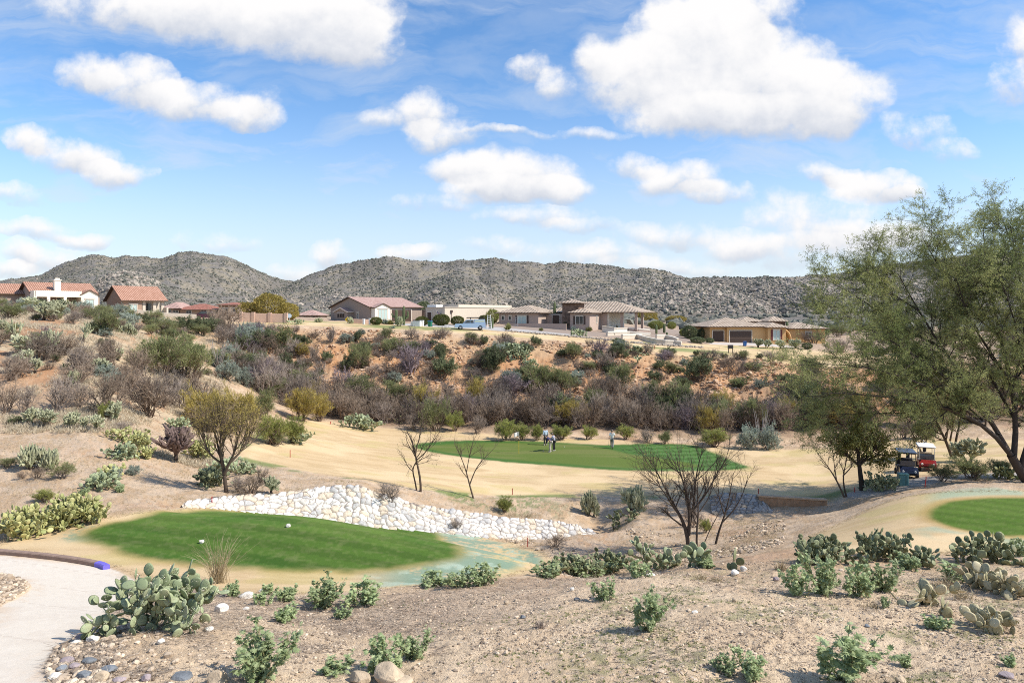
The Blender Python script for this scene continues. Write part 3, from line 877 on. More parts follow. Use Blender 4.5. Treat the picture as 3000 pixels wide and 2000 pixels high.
# brush and boulders on the hills (nobody could count them)
ICO_V = np.array([(0, 0, 1), (.894, 0, .447), (.276, .851, .447), (-.724, .526, .447), (-.724, -.526, .447), (.276, -.851, .447), (.724, .526, -.447), (-.276, .851, -.447), (-.894, 0, -.447), (-.276, -.851, -.447), (.724, -.526, -.447), (0, 0, -1)])
ICO_F = np.array([(0, 1, 2), (0, 2, 3), (0, 3, 4), (0, 4, 5), (0, 5, 1), (1, 6, 2), (2, 7, 3), (3, 8, 4), (4, 9, 5), (5, 10, 1), (1, 10, 6), (2, 6, 7), (3, 7, 8), (4, 8, 9), (5, 9, 10), (6, 11, 7), (7, 11, 8), (8, 11, 9), (9, 11, 10), (10, 11, 6)])


def lumps(P, S, rng, jit=.35, squash=.75, sharp=False):
    n = len(P)
    V_ = ICO_V[None] * (1 + rng.uniform(-jit, jit, (n, 12, 1)))
    if sharp: V_ = V_ * rng.uniform(.7, 1.3, (n, 1, 3))
    V_ = V_ * S[:, None, None] * np.array([1, 1, squash])
    a = rng.uniform(0, 2 * PI, n); ca, sa = np.cos(a)[:, None], np.sin(a)[:, None]
    V_ = np.stack([V_[..., 0] * ca - V_[..., 1] * sa, V_[..., 0] * sa + V_[..., 1] * ca, V_[..., 2]], -1)
    V_ = V_ + P[:, None, :]
    Fc = ICO_F[None] + (np.arange(n) * 12)[:, None, None]
    return V_.reshape(-1, 3), Fc.reshape(-1, 3)


rng = np.random.default_rng(7)


def hill_pts(n, wfun):
    out = []
    while len(out) < n:
        u = rng.uniform(-150, 3150, 40000); Y = rng.uniform(340, 960, 40000)
        z = hill_z(u, Y); p = HY - z / Y * F
        k = (z > 0.5) & (p < 935) & (rng.random(40000) < wfun(u, Y, p))
        out += list(np.stack([(u - 1500) / F * Y, Y, z], -1)[k])
    return np.array(out[:n])


Pb = hill_pts(42000, lambda u, Y, p: .35 + .65 * sstep(fbm(u * .012, Y * .03, 3, 250), .4, .6))
Sb = rng.uniform(.3, 1.0, len(Pb)) * (1 + .5 * (rng.random(len(Pb)) > .9))
V_, Fc = lumps(Pb + np.array([0, 0, .35]), Sb, rng, .35, .8)
tn = np.repeat(rng.random(len(Pb)), 12)
M_BRUSH = leaf_mat("hill_brush", (.095, .10, .08), (.20, .195, .16), 0, 0, .9)
tag(link('hill_brush', raw_mesh('hill_brush', V_, [Fc], [M_BRUSH], attrs={'tint': tn})), 'dark scattered brush covering the far hillsides', 'brush', kind='stuff')


def wb(u, Y, p):
    rocky = sstep(p, 835, 880) * sstep(u, 640, 800) * (1 - sstep(u, 2500, 2900))
    rightr = sstep(u, 1750, 1950) * sstep(p, 812, 835) * (Y < 640)
    hump = (np.abs(u - 360) < 110) * (Y < 540) * sstep(p, 785, 800) * (1 - sstep(p, 850, 880))
    return np.clip(.02 + .55 * rocky * sstep(fbm(u * .02, Y * .03, 3, 255), .38, .55) + .9 * rightr + .8 * hump, 0, 1)


Pr = hill_pts(17000, wb)
Sr = rng.uniform(.35, 1.25, len(Pr)) * (1 + 1.0 * (rng.random(len(Pr)) > .93))
V_, Fc = lumps(Pr, Sr, rng, .25, .85, True)
M_BOULD = leaf_mat("hill_boulder", (.20, .17, .145), (.42, .36, .295), 0, 0, .9)
tag(link('boulders', raw_mesh('boulders', V_, [Fc], [M_BOULD], attrs={'tint': np.repeat(rng.random(len(Pr)), 12)})), 'pale granite boulders strewn over the lower hillsides', 'boulders', kind='stuff')

# ------------------------------------------------------------------ stone riprap
def voronoi2(s, t, cell, seed):
    """distances to the two nearest jittered seeds, and a random number of the nearest"""
    gs, gt_ = np.floor(s / cell), np.floor(t / cell)
    d1 = np.full(s.shape, 9.); d2 = np.full(s.shape, 9.); idn = np.zeros(s.shape); id2 = np.zeros(s.shape)
    for i in (-1, 0, 1):
        for j in (-1, 0, 1):
            a, b2 = gs + i, gt_ + j
            px = (a + .12 + .76 * _hash(a, b2, seed)) * cell; py = (b2 + .12 + .76 * _hash(a, b2, seed + 1)) * cell
            d = np.hypot(s - px, t - py)
            nearer = d < d1
            d2 = np.where(nearer, d1, np.minimum(d2, d))
            h = _hash(a, b2, seed + 2); h2 = _hash(a, b2, seed + 3)
            idn = np.where(nearer, h, idn); id2 = np.where(nearer, h2, id2)
            d1 = np.where(nearer, d, d1)
    return d1, d2, idn, id2


def riprap(name, top, bot, cell, seed, res=.045, shade_mul=1.0):
    """stones set in mortar on the sloping face between two 3D lines; a body with real depth behind it"""
    top = np.asarray(top, float); bot = np.asarray(bot, float)
    al = np.concatenate([[0], np.cumsum(np.linalg.norm(np.diff((top + bot) / 2, axis=0), axis=1))])
    n = int(al[-1] / res) + 1
    s = np.linspace(0, al[-1], n)
    T = np.stack([np.interp(s, al, top[:, k]) for k in range(3)], -1); B_ = np.stack([np.interp(s, al, bot[:, k]) for k in range(3)], -1)
    hgt = np.linalg.norm(T - B_, axis=1)
    mrow = int(hgt.max() / res) + 1
    tt_ = np.linspace(0, 1, mrow)
    P = T[:, None] * (1 - tt_[None, :, None]) + B_[:, None] * tt_[None, :, None]
    S2 = np.broadcast_to(s[:, None], P.shape[:2]); T2 = tt_[None, :] * hgt[:, None]
    du = np.gradient(P, axis=0); dv = np.gradient(P, axis=1)
    nn = np.cross(du, dv); nn /= np.linalg.norm(nn, axis=-1, keepdims=True) + 1e-9
    if nn[..., 1].mean() > 0: nn = -nn
    wob = (fbm(S2 * 1.5, T2 * 1.5, 2, seed + 9) - .5) * .25
    d1, d2, idn, id2 = voronoi2(S2 * .82 + wob, T2 * 1.12 + wob, cell, seed)
    e = d2 - d1
    dome = sstep(e, .01, .12) * (.75 + .5 * id2)
    P = P + nn * (dome * .06 + (fbm(S2 * 9, T2 * 9, 2, seed + 4) - .5) * .02)[..., None]
    col = np.empty(P.shape); col[:] = (.62, .58, .52)
    col = mixc(col, (.60, .49, .36), (idn > .66) * .8)
    col = mixc(col, (.42, .41, .40), (idn < .2) * .85)
    col = mixc(col, (.78, .75, .71), (id2 > .6) * .6)
    col = col * (.72 + .5 * fbm(S2 * 3, T2 * 3, 4, seed + 5))[..., None]
    col = mixc(col, (.17, .135, .11), 1 - sstep(e, .012, .045))
    col = col * shade_mul  # darkens stones and joints alike, shade painted into the colour
    # top course turned back into the soil, with rounded, uneven edge
    back = P[:, :1] + np.array([0, .45, -.25]); rim = P[:, :1] + np.array([0, .18, .05]) * 1.0
    P = np.concatenate([back, rim, P], 1); col = np.concatenate([col[:, :1] * .7, col[:, :1], col], 1)
    mr_ = P.shape[1]
    ii = (np.arange(n - 1)[:, None] * mr_ + np.arange(mr_ - 1)[None, :])
    f = np.stack([ii, ii + 1, ii + mr_ + 1, ii + mr_], -1).reshape(-1, 4)
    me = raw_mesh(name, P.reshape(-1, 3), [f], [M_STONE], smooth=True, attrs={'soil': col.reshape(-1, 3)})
    return link(name, me)


M_STONE, t, b = new_mat("riprap_stone")
N = t.nodes.new; L = t.links.new
ac = N('ShaderNodeAttribute'); ac.attribute_name = 'soil'
g_ = N('ShaderNodeNewGeometry'); n_ = N('ShaderNodeTexNoise'); n_.inputs['Scale'].default_value = 14; n_.inputs['Detail'].default_value = 5
L(g_.outputs['Position'], n_.inputs['Vector'])
mr = N('ShaderNodeMapRange'); mr.inputs[1].default_value = .3; mr.inputs[2].default_value = .7; mr.inputs[3].default_value = .8; mr.inputs[4].default_value = 1.15; L(n_.outputs[0], mr.inputs[0])
sc_ = N('ShaderNodeVectorMath'); sc_.operation = 'SCALE'; L(ac.outputs['Color'], sc_.inputs[0]); L(mr.outputs[0], sc_.inputs['Scale'])
L(sc_.outputs[0], b.inputs['Base Color']); b.inputs['Roughness'].default_value = .85
bp = N('ShaderNodeBump'); bp.inputs['Strength'].default_value = .4; bp.inputs['Distance'].default_value = .03; L(n_.outputs[0], bp.inputs['Height']); L(bp.outputs[0], b.inputs['Normal'])

uu = np.linspace(535, 1768, 160)
yt, zt, yb, zb = wall_at(uu)
jag = (fbm(uu * .09, uu * 0, 3, 300) - .5) * .22
top = np.stack([(uu - 1500) / F * yt, yt, zt + jag + .02], -1); bot = np.stack([(uu - 1500) / F * yb, yb, zb - .12], -1)
o = riprap('stone_wall', top, bot, .34, 310)
tag(o, 'long white and tan riprap stone wall set in mortar behind the big tee', 'stone wall')


def px3(px, py, Y):
    return ((px - 1500) / F * Y, Y, -(py - HY) / F * Y)


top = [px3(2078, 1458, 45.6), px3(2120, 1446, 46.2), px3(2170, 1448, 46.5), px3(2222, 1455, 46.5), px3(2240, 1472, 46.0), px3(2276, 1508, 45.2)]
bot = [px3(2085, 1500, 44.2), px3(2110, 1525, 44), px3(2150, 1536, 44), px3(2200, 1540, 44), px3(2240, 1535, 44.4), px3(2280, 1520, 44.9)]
o = riprap('riprap_slope', top, bot, .36, 330, shade_mul=.5)  # whole bank coloured darker, standing in for the shade on it
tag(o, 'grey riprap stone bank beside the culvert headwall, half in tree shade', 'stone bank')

# culvert headwall with its pipe
M_CONC = mat("weathered_concrete", (.33, .21, .125), .9, .3, 2.5, .4)
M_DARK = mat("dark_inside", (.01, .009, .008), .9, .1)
M_CONC2 = mat("concrete_cap", (.45, .33, .22), .9, .2, 3.0, .3)
hw = thing('culvert', 'rust stained concrete culvert headwall with a dark pipe mouth', 'culvert', (18.9, 46.35, -13.6))
mb = MB()
zl, zr = 1.27, .98
mb.v = [(-2.2, -.18, -.5), (2.4, -.18, -.5), (2.4, .12, -.5), (-2.2, .12, -.5), (-2.2, -.18, zl), (2.4, -.18, zr), (2.4, .12, zr), (-2.2, .12, zl)]
mb.f = [[3, 2, 1, 0], [4, 5, 6, 7], [0, 1, 5, 4], [1, 2, 6, 5], [2, 3, 7, 6], [3, 0, 4, 7]]; mb.m = [0] * 6; mb.uv = [[(0, 0)] * 4] * 6
mb.build('headwall', M_CONC, hw)
mb = MB()
mb.v = [(-2.25, -.24, zl), (2.45, -.24, zr), (2.45, .16, zr), (-2.25, .16, zl), (-2.25, -.24, zl + .1), (2.45, -.24, zr + .1), (2.45, .16, zr + .1), (-2.25, .16, zl + .1)]
mb.f = [[3, 2, 1, 0], [4, 5, 6, 7], [0, 1, 5, 4], [1, 2, 6, 5], [2, 3, 7, 6], [3, 0, 4, 7]]; mb.m = [0] * 6; mb.uv = [[(0, 0)] * 4] * 6
mb.build('coping', M_CONC2, hw)
mb = MB(); mb.lathe([(.34, -.3), (.46, -.3), (.46, -.15), (.34, -.15), (.34, -.3)], 20, 0, (0, 0, 0), 'y')
pr = mb.build('pipe_rim', M_CONC2, hw, True, (.15, 0, .12))
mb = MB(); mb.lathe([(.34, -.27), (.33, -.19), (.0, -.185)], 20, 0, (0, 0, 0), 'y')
mb.build('pipe_mouth', M_DARK, hw, True, (.15, 0, .12))  # near-black disc paints the shade inside the pipe
mb = MB(); mb.box((0, -.45, .25), (4.5, .5, .16)).build('ledge', M_CONC, hw)

# kerb along the cart path, its end painted
kl = [(-420, 1583), (-200, 1601), (0, 1621), (70, 1627), (140, 1634), (210, 1643), (262, 1652), (285, 1657)]
kp = [at(*p) for p in kl]
M_KERB = mat("kerb_concrete", (.26, .18, .14), .9, .2, 5, .4)
M_PURP = mat("purple_paint", (.16, .13, .52), .6, .1, 9, .2)


def ribbon(pts, w, h, dz, name, m, parent=None, rnd=.03):
    mb = MB(); n = len(pts); pr_ = []
    for i, p in enumerate(pts):
        tdir = (pts[min(i + 1, n - 1)] - pts[max(i - 1, 0)]); tdir.z = 0; tdir.normalize()
        nn = Vector((-tdir.y, tdir.x, 0))
        pr_.append([p - nn * w / 2 + Vector((0, 0, dz - .15)), p - nn * w / 2 + Vector((0, 0, dz + h - rnd)), p - nn * (w / 2 - rnd) + Vector((0, 0, dz + h)), p + nn * (w / 2 - rnd) + Vector((0, 0, dz + h)), p + nn * w / 2 + Vector((0, 0, dz + h - rnd)), p + nn * w / 2 + Vector((0, 0, dz - .15))])
    b0 = len(mb.v)
    for r in pr_: mb.v += [tuple(q) for q in r]
    for i in range(n - 1):
        for k in range(6):
            j = (k + 1) % 6
            mb.f.append([i * 6 + j, i * 6 + k, (i + 1) * 6 + k, (i + 1) * 6 + j]); mb.m.append(0); mb.uv.append([(0, 0)] * 4)
    mb.f.append(list(range(6))); mb.m.append(0); mb.uv.append([(0, 0)] * 6)
    e = (n - 1) * 6
    mb.f.append([e + k for k in range(5, -1, -1)]); mb.m.append(0); mb.uv.append([(0, 0)] * 6)
    return mb.build(name, m, parent)


def resample(pts, n):
    a = np.array([tuple(p) for p in pts]); d = np.concatenate([[0], np.cumsum(np.linalg.norm(np.diff(a, axis=0), axis=1))])
    s = np.linspace(0, d[-1], n)
    return [Vector([np.interp(q, d, a[:, k]) for k in range(3)]) for q in s]


kb = thing('kerb', 'low brown kerb with a purple painted end edging the pale path', 'kerb', (0, 0, 0))
kr = resample(kp, 26)
ribbon(kr, .2, .15, 0, 'kerb_stones', M_KERB, kb)
ke = [kr[-1], at(300, 1661), at(312, 1667)]
ke[0] = kr[-1] + (ke[1] - kr[-1]) * .02
ribbon(ke, .21, .152, 0, 'painted_end', M_PURP, kb)

# ------------------------------------------------------------------ plants: growing and meshing
def nrm(a):
    return a / (np.linalg.norm(a, axis=-1, keepdims=True) + 1e-9)


def grow(rng, P, D, Rr, Ln, nseg=3, wig=.25, up=0.0, taper=.5):
    n = len(P); pts = [P]; d = nrm(D)
    for i in range(nseg):
        d = nrm(d + rng.normal(0, wig, (n, 3)) + np.array([0, 0, up]))
        pts.append(pts[-1] + d * (Ln / nseg)[:, None])
    pts = np.stack(pts, 1)
    rad = Rr[:, None] * np.linspace(1, taper, nseg + 1)[None]
    return pts, rad


def sprout(rng, pts, rad, k, t0=.3, t1=1.0, ang=.7, jit=.25, rr=.6, up=0.0):
    """k children on every branch of pts"""
    n, s, _ = pts.shape
    pi_ = np.repeat(np.arange(n), k)
    t = rng.uniform(t0, t1, n * k) * (s - 1) * .9999
    i = t.astype(int); f = (t - i)[:, None]
    p = pts[pi_, i] * (1 - f) + pts[pi_, i + 1] * f
    d = nrm(pts[pi_, i + 1] - pts[pi_, i])
    rnd = nrm(np.cross(d, rng.normal(0, 1, d.shape)))
    a = rng.normal(ang, jit, n * k)[:, None]
    nd = nrm(d * np.cos(a) + rnd * np.sin(a) + np.array([0, 0, up]))
    r = (rad[pi_, i]) * rr
    return p, nd, r, pi_


def tubes(pts, rad, sides=3):
    n, s, _ = pts.shape
    t = nrm(np.gradient(pts, axis=1))
    ref = np.where(np.abs(nrm(pts[:, -1] - pts[:, 0])[:, 2:3]) > .8, np.array([[1., 0, 0]]), np.array([[0, 0, 1.]]))[:, None]
    a = nrm(np.cross(t, np.broadcast_to(ref, t.shape))); b = np.cross(t, a)
    w = np.arange(sides) * 2 * PI / sides
    V_ = pts[:, :, None] + (a[:, :, None] * np.cos(w)[None, None, :, None] + b[:, :, None] * np.sin(w)[None, None, :, None]) * rad[:, :, None, None]
    idx = np.arange(n * s * sides).reshape(n, s, sides)
    A = idx[:, :-1]; B = idx[:, 1:]
    f = np.stack([A, np.roll(A, -1, 2), np.roll(B, -1, 2), B], -1).reshape(-1, 4)
    return V_.reshape(-1, 3), f


def blades(P, D, ln, wd, rng, flat=None):
    """thin pointed leaves: centre of base, direction, length, width"""
    n = len(P); D = nrm(D)
    side = nrm(np.cross(D, rng.normal(0, 1, (n, 3))))
    ln = np.broadcast_to(ln, (n,))[:, None]; wd = np.broadcast_to(wd, (n,))[:, None]
    V_ = np.stack([P, P + D * ln * .5 + side * wd * .5, P + D * ln, P + D * ln * .5 - side * wd * .5], 1)
    f = np.arange(n * 4).reshape(n, 4)
    return V_.reshape(-1, 3), f


class Acc:
    def __init__(s): s.V = []; s.F = []; s.M = []; s.T = []; s.n = 0

    def add(s, Vf, m, tint):
        V_, f = Vf
        s.V.append(V_); s.F.append(f + s.n); s.M.append(np.full(len(f), m)); s.T.append(np.broadcast_to(np.asarray(tint, float), (len(V_),)) if np.ndim(tint) == 0 else np.repeat(tint, len(V_) // len(tint)))
        s.n += len(V_)

    def mesh(s, name, mats, smooth=False):
        return raw_mesh(name, np.concatenate(s.V), s.F, mats, np.concatenate(s.M), smooth, {'tint': np.concatenate(s.T)})


def dome_dirs(rng, n, spread):
    a = rng.uniform(0, 2 * PI, n); th = np.sqrt(rng.random(n)) * spread
    return np.stack([np.sin(th) * np.cos(a), np.sin(th) * np.sin(a), np.cos(th)], -1)


M_TWIG_GREY = leaf_mat("grey_twigs", (.165, .13, .105), (.36, .295, .245), 0, .25, .9)
M_TWIG_BROWN = leaf_mat("brown_twigs", (.15, .108, .08), (.33, .255, .19), 0, .25, .9)
M_TWIG_DARK = leaf_mat("dark_bark", (.06, .045, .036), (.13, .10, .078), 0, .2, .9)
M_LEAF_OLIVE = leaf_mat("olive_leaf", (.15, .175, .07), (.33, .34, .15), .3, .22)
M_LEAF_GOLD = leaf_mat("gold_leaf", (.28, .225, .055), (.52, .41, .125), .3, .18)
M_LEAF_DARK = leaf_mat("dark_leaf", (.085, .108, .052), (.20, .225, .11), .25, .2)
M_LEAF_SAGE = leaf_mat("sage_leaf", (.22, .265, .21), (.45, .49, .40), .25, .2)
M_LEAF_BROOM = leaf_mat("broom_leaf", (.19, .215, .055), (.39, .40, .12), .3, .15)
M_LEAF_MESQ = leaf_mat("mesquite_leaf", (.165, .205, .07), (.40, .41, .165), .45, .1)
M_LEAF_ASH = leaf_mat("ash_leaf", (.17, .18, .04), (.42, .36, .085), .35, .1)
M_LEAF_WEED = leaf_mat("weed_leaf", (.21, .28, .12), (.46, .52, .28), .3, .15)
M_LEAF_HEDGE = leaf_mat("hedge_leaf", (.06, .075, .02), (.17, .17, .045), .25, .2)
M_BLADE_DRY = leaf_mat("dry_blade", (.34, .26, .15), (.62, .52, .34), .2, .12)
M_BLADE_PALE = leaf_mat("pale_blade", (.46, .38, .26), (.72, .63, .47), .2, .1)
M_CHOLLA = leaf_mat("cholla_joint", (.20, .225, .12), (.44, .43, .28), .0, .15, .8)
M_CHOLLA_DK = leaf_mat("purple_cholla_joint", (.10, .065, .055), (.21, .15, .13), .0, .12, .8)
M_PURPLE = leaf_mat("purple_twig", (.16, .12, .13), (.32, .255, .265), 0, .15, .8)


def shrub_mesh(seed, kind):
    """radius about 1, height about 1.2"""
    rng = np.random.default_rng(seed); A = Acc()
    lean = {'bare': (13, .95), 'brown': (12, .9), 'purple': (12, .9), 'olive': (11, .8), 'gold': (11, .8), 'dark': (12, 1.05), 'sage': (16, 1.25), 'broom': (14, .75), 'wisp': (14, .6)}[kind]
    ns, spread = lean
    b = rng.normal(0, .10, (ns, 3)); b[:, 2] = 0
    D = dome_dirs(rng, ns, spread)
    p0, r0 = grow(rng, b, D, rng.uniform(.016, .028, ns), rng.uniform(.5, .8, ns), 4, .16, .10)
    a1 = sprout(rng, p0, r0, 4, .25, 1, .6, .2, .62)
    p1, r1 = grow(rng, a1[0], a1[1], a1[2], rng.uniform(.28, .5, len(a1[0])), 3, .18, .10)
    a2 = sprout(rng, p1, r1, 4, .2, 1, .6, .25, .65)
    p2, r2 = grow(rng, a2[0], a2[1], np.maximum(a2[2], .0048), rng.uniform(.15, .32, len(a2[0])), 3, .2, .08)
    bare = kind in ('bare', 'brown', 'purple')
    sides = 3
    A.add(tubes(p0, r0, 4), 0, .1); A.add(tubes(p1, r1, sides), 0, .3); A.add(tubes(p2, r2, sides), 0, rng.random(len(p2)) * .7)
    k3 = 5 if bare else 2
    a3 = sprout(rng, p2, r2, k3, .15, 1, .6, .25, .8)
    p3, r3 = grow(rng, a3[0], a3[1], np.full(len(a3[0]), .0042), rng.uniform(.08, .2, len(a3[0])), 2, .2, .05, .6)
    A.add(tubes(p3, r3, sides), 0, rng.random(len(p3)))
    if not bare:
        k = {'olive': 7, 'gold': 8, 'dark': 9, 'sage': 9, 'broom': 8, 'wisp': 6}[kind]
        src = np.concatenate([p3[:, 1:3].reshape(-1, 3), p2[:, 2:4].reshape(-1, 3)])
        src = src[rng.random(len(src)) < .75]
        P = np.repeat(src, k, 0) + rng.normal(0, .028, (len(src) * k, 3))
        n = len(P)
        out = nrm(P - np.array([0, 0, .25]))
        if kind in ('olive', 'gold', 'wisp', 'broom'):
            D = nrm(out * .7 + rng.normal(0, .5, (n, 3)) + np.array([0, 0, .55]))
            V_ = blades(P, D, rng.uniform(.06, .15, n), rng.uniform(.009, .017, n), rng)
        else:
            D = nrm(out * .4 + rng.normal(0, .7, (n, 3)) + np.array([0, 0, .2]))
            V_ = blades(P, D, rng.uniform(.04, .085, n), rng.uniform(.02, .04, n), rng)
        cl = np.repeat(vnoise(src[:, 0] * 3 + src[:, 2] * 2, src[:, 1] * 3 + src[:, 2], seed), k)
        A.add(V_, 1, np.clip(cl * .7 + rng.random(n) * .4, 0, 1))
    mats = {'bare': (M_TWIG_GREY, M_TWIG_GREY), 'brown': (M_TWIG_BROWN, M_TWIG_BROWN), 'purple': (M_PURPLE, M_PURPLE), 'olive': (M_TWIG_BROWN, M_LEAF_OLIVE), 'gold': (M_TWIG_BROWN, M_LEAF_GOLD), 'dark': (M_TWIG_BROWN, M_LEAF_DARK),
            'sage': (M_TWIG_GREY, M_LEAF_SAGE), 'broom': (M_TWIG_BROWN, M_LEAF_BROOM), 'wisp': (M_TWIG_GREY, M_LEAF_OLIVE)}[kind]
    return A.mesh(kind + '_shrub', mats)


SHRUB = {k: [shrub_mesh(500 + 10 * i + j, k) for j in range(4 if k in ('bare', 'brown') else 3)] for i, k in enumerate(('bare', 'brown', 'olive', 'gold', 'dark', 'sage', 'broom', 'wisp', 'purple'))}
KIND_NAME = {'bare': 'bare_shrub', 'brown': 'brown_shrub', 'purple': 'purple_shrub', 'olive': 'olive_shrub', 'gold': 'golden_shrub', 'dark': 'evergreen_shrub', 'sage': 'sage_shrub', 'broom': 'broom_shrub', 'wisp': 'wispy_shrub'}
RND = random.Random(11)


def put(name, me, px, py, hpx, wpx, hm, wm_, label, cat, group=None, loc=None, rz=None, sink=.0):
    """stand one plant (mesh height hm, width wm_) on the ground under photo point (px,py)"""
    p = loc if loc is not None else at(px, py)
    m = p.y / F
    if not me.get('dim'):
        co = np.empty(len(me.vertices) * 3, np.float32); me.vertices.foreach_get('co', co); co = co.reshape(-1, 3)
        me['dim'] = [float(np.percentile(np.hypot(co[:, 0], co[:, 1]), 96) * 2), float(np.percentile(co[:, 2], 99))]
    wm_, hm = me['dim'][0], me['dim'][1]
    sx = wpx * m / wm_; sz = hpx * m / hm
    o = link(name, me, None, (p.x, p.y, p.z - sink * sz), RND.uniform(0, 2 * PI) if rz is None else rz, (sx, sx, sz))
    tag(o, label, cat, group)
    return o


def shrub(kind, px, py, hpx, wpx, label, group=None, loc=None, name=None):
    me = SHRUB[kind][RND.randrange(len(SHRUB[kind]))]
    return put(name or KIND_NAME[kind], me, px, py, hpx, wpx, 1.22, 2.1, label, 'shrub', group, loc, sink=.03)


# ---- cholla
def cholla_mesh(seed, kind):
    """height about 1"""
    rng = np.random.default_rng(seed); A = Acc()
    if kind == 'low':
        nt_, th, sp = 7, .14, 1.2
    elif kind == 'sparse':
        nt_, th, sp = 1, .34, .3
    else:
        nt_, th, sp = 2, .34, .35
    b = rng.normal(0, .16 if kind == 'low' else .05, (nt_, 3)); b[:, 2] = -.03
    p0, r0 = grow(rng, b, dome_dirs(rng, nt_, sp), np.full(nt_, .042 if kind != 'low' else .034), np.full(nt_, th), 3, .12, .1, .85)
    A.add(tubes(p0, r0, 6), 0, 0.0)
    prev = (p0, r0); jr = .036 if kind != 'sparse' else .024
    ks = (7, 4, 3) if kind == 'tree' else ((4, 4, 3) if kind == 'low' else (6, 3, 2))
    for lv, k in enumerate(ks):
        a = sprout(rng, prev[0], prev[1], k, .45, 1, .75 if lv == 0 else .62, .25, 1.0, .12)
        n = len(a[0])
        ln = rng.uniform(.17, .3, n) * (1.25 if lv == 0 and kind != 'low' else .82)
        pts, rad = grow(rng, a[0], a[1], np.full(n, jr), ln, 3, .12, .12)
        rad = np.full(n, jr)[:, None] * np.array([.75, 1.0, 1.0, .45])[None] * rng.uniform(.85, 1.15, (n, 1))
        A.add(tubes(pts, rad, 5), 1, np.clip(rng.random(n) * .6 + .15 * lv, 0, 1))
        if kind != 'sparse':                                     # spines, pale in the light
            k2 = 7
            P = pts[:, 1:3].mean(1); P = np.repeat(P, k2, 0) + rng.normal(0, .03, (n * k2, 3))
            A.add(blades(P, rng.normal(0, 1, (n * k2, 3)), rng.uniform(.03, .06, n * k2), .012, rng), 1, .75)
        prev = (pts, rad)
    return A


CHOLLA = {}
for k_, cm_ in (('tree', M_CHOLLA), ('low', M_CHOLLA), ('sparse', M_CHOLLA)):
    CHOLLA[k_] = [cholla_mesh(700 + j + {'tree': 0, 'low': 20, 'sparse': 40}[k_], k_).mesh('cholla_cactus', (M_TWIG_DARK, cm_)) for j in range(3)]
CHOLLA['purple'] = [cholla_mesh(760 + j, 'tree').mesh('cholla_cactus', (M_TWIG_DARK, M_CHOLLA_DK)) for j in range(2)]


def cholla(kind, px, py, hpx, wpx, label, group=None):
    L_ = CHOLLA[kind]; me = L_[RND.randrange(len(L_))]
    return put('cholla_cactus', me, px, py, hpx, wpx, 1, 1, label, 'cactus', group)


# ---- prickly pear
def pad_shape():
    n = 14; w = np.arange(n) * 2 * PI / n
    x = np.sin(w) * .43 * (1 + .10 * np.cos(w)); y = .5 - .5 * np.cos(w) ; y = .5 + (y - .5)
    x = x * (.72 + .28 * sstep(y, 0, .5))
    rim = np.stack([x, np.zeros(n), y], -1)
    cen = np.array([0, 0, .55])
    inn = cen + (rim - cen) * .72
    f = inn.copy(); f[:, 1] = -.04; g = inn.copy(); g[:, 1] = .04
    V_ = np.concatenate([rim, f, g, [[0, -.05, .55]], [[0, .05, .55]]])
    i = np.arange(n); j = (i + 1) % n
    quads = np.concatenate([np.stack([i, j, n + j, n + i], -1), np.stack([j, i, 2 * n + i, 2 * n + j], -1)])
    tris = np.concatenate([np.stack([n + i, n + j, np.full(n, 3 * n)], -1), np.stack([2 * n + j, 2 * n + i, np.full(n, 3 * n + 1)], -1)])
    return V_, quads, tris


PADV, PADQ, PADT = pad_shape()


def pad_mat(name, c1, c2, dead=(.36, .30, .18)):
    m = leaf_mat(name, c1, c2, 0, .06, .55)
    t = m.node_tree; b = t.nodes['Principled BSDF']; N = t.nodes.new; L = t.links.new
    src = b.inputs['Base Color'].links[0].from_socket
    tcn = N('ShaderNodeTexCoord'); vo = N('ShaderNodeTexVoronoi'); vo.inputs['Scale'].default_value = 24
    L(tcn.outputs['Object'], vo.inputs['Vector'])
    lt = N('ShaderNodeMath'); lt.operation = 'LESS_THAN'; lt.inputs[1].default_value = .22; L(vo.outputs['Distance'], lt.inputs[0])
    mu = N('ShaderNodeMath'); mu.operation = 'MULTIPLY'; mu.inputs[1].default_value = .55; L(lt.outputs[0], mu.inputs[0])
    nz_ = N('ShaderNodeTexNoise'); nz_.inputs['Scale'].default_value = 5; nz_.inputs['Detail'].default_value = 5; L(tcn.outputs['Object'], nz_.inputs['Vector'])
    mr = N('ShaderNodeMapRange'); mr.inputs[1].default_value = .55; mr.inputs[2].default_value = .75; mr.inputs[4].default_value = .45; L(nz_.outputs[0], mr.inputs[0])
    m1 = N('ShaderNodeMix'); m1.data_type = 'RGBA'; L(mr.outputs[0], m1.inputs[0]); L(src, m1.inputs[6]); m1.inputs[7].default_value = (*dead, 1)
    m2 = N('ShaderNodeMix'); m2.data_type = 'RGBA'; L(mu.outputs[0], m2.inputs[0]); L(m1.outputs[2], m2.inputs[6]); m2.inputs[7].default_value = (.12, .10, .07, 1)
    L(m2.outputs[2], b.inputs['Base Color'])
    return m


M_PAD = pad_mat("pad_blue_green", (.20, .24, .13), (.37, .41, .24))
M_PAD_YEL = pad_mat("pad_yellow_green", (.26, .28, .10), (.52, .49, .22))
M_PAD_DARK = pad_mat("pad_dark_green", (.115, .135, .07), (.26, .28, .15))
M_PAD_TAN = pad_mat("pad_tan", (.30, .28, .16), (.54, .47, .30))
M_SPINE = mat("spine", (.72, .66, .54), .8)


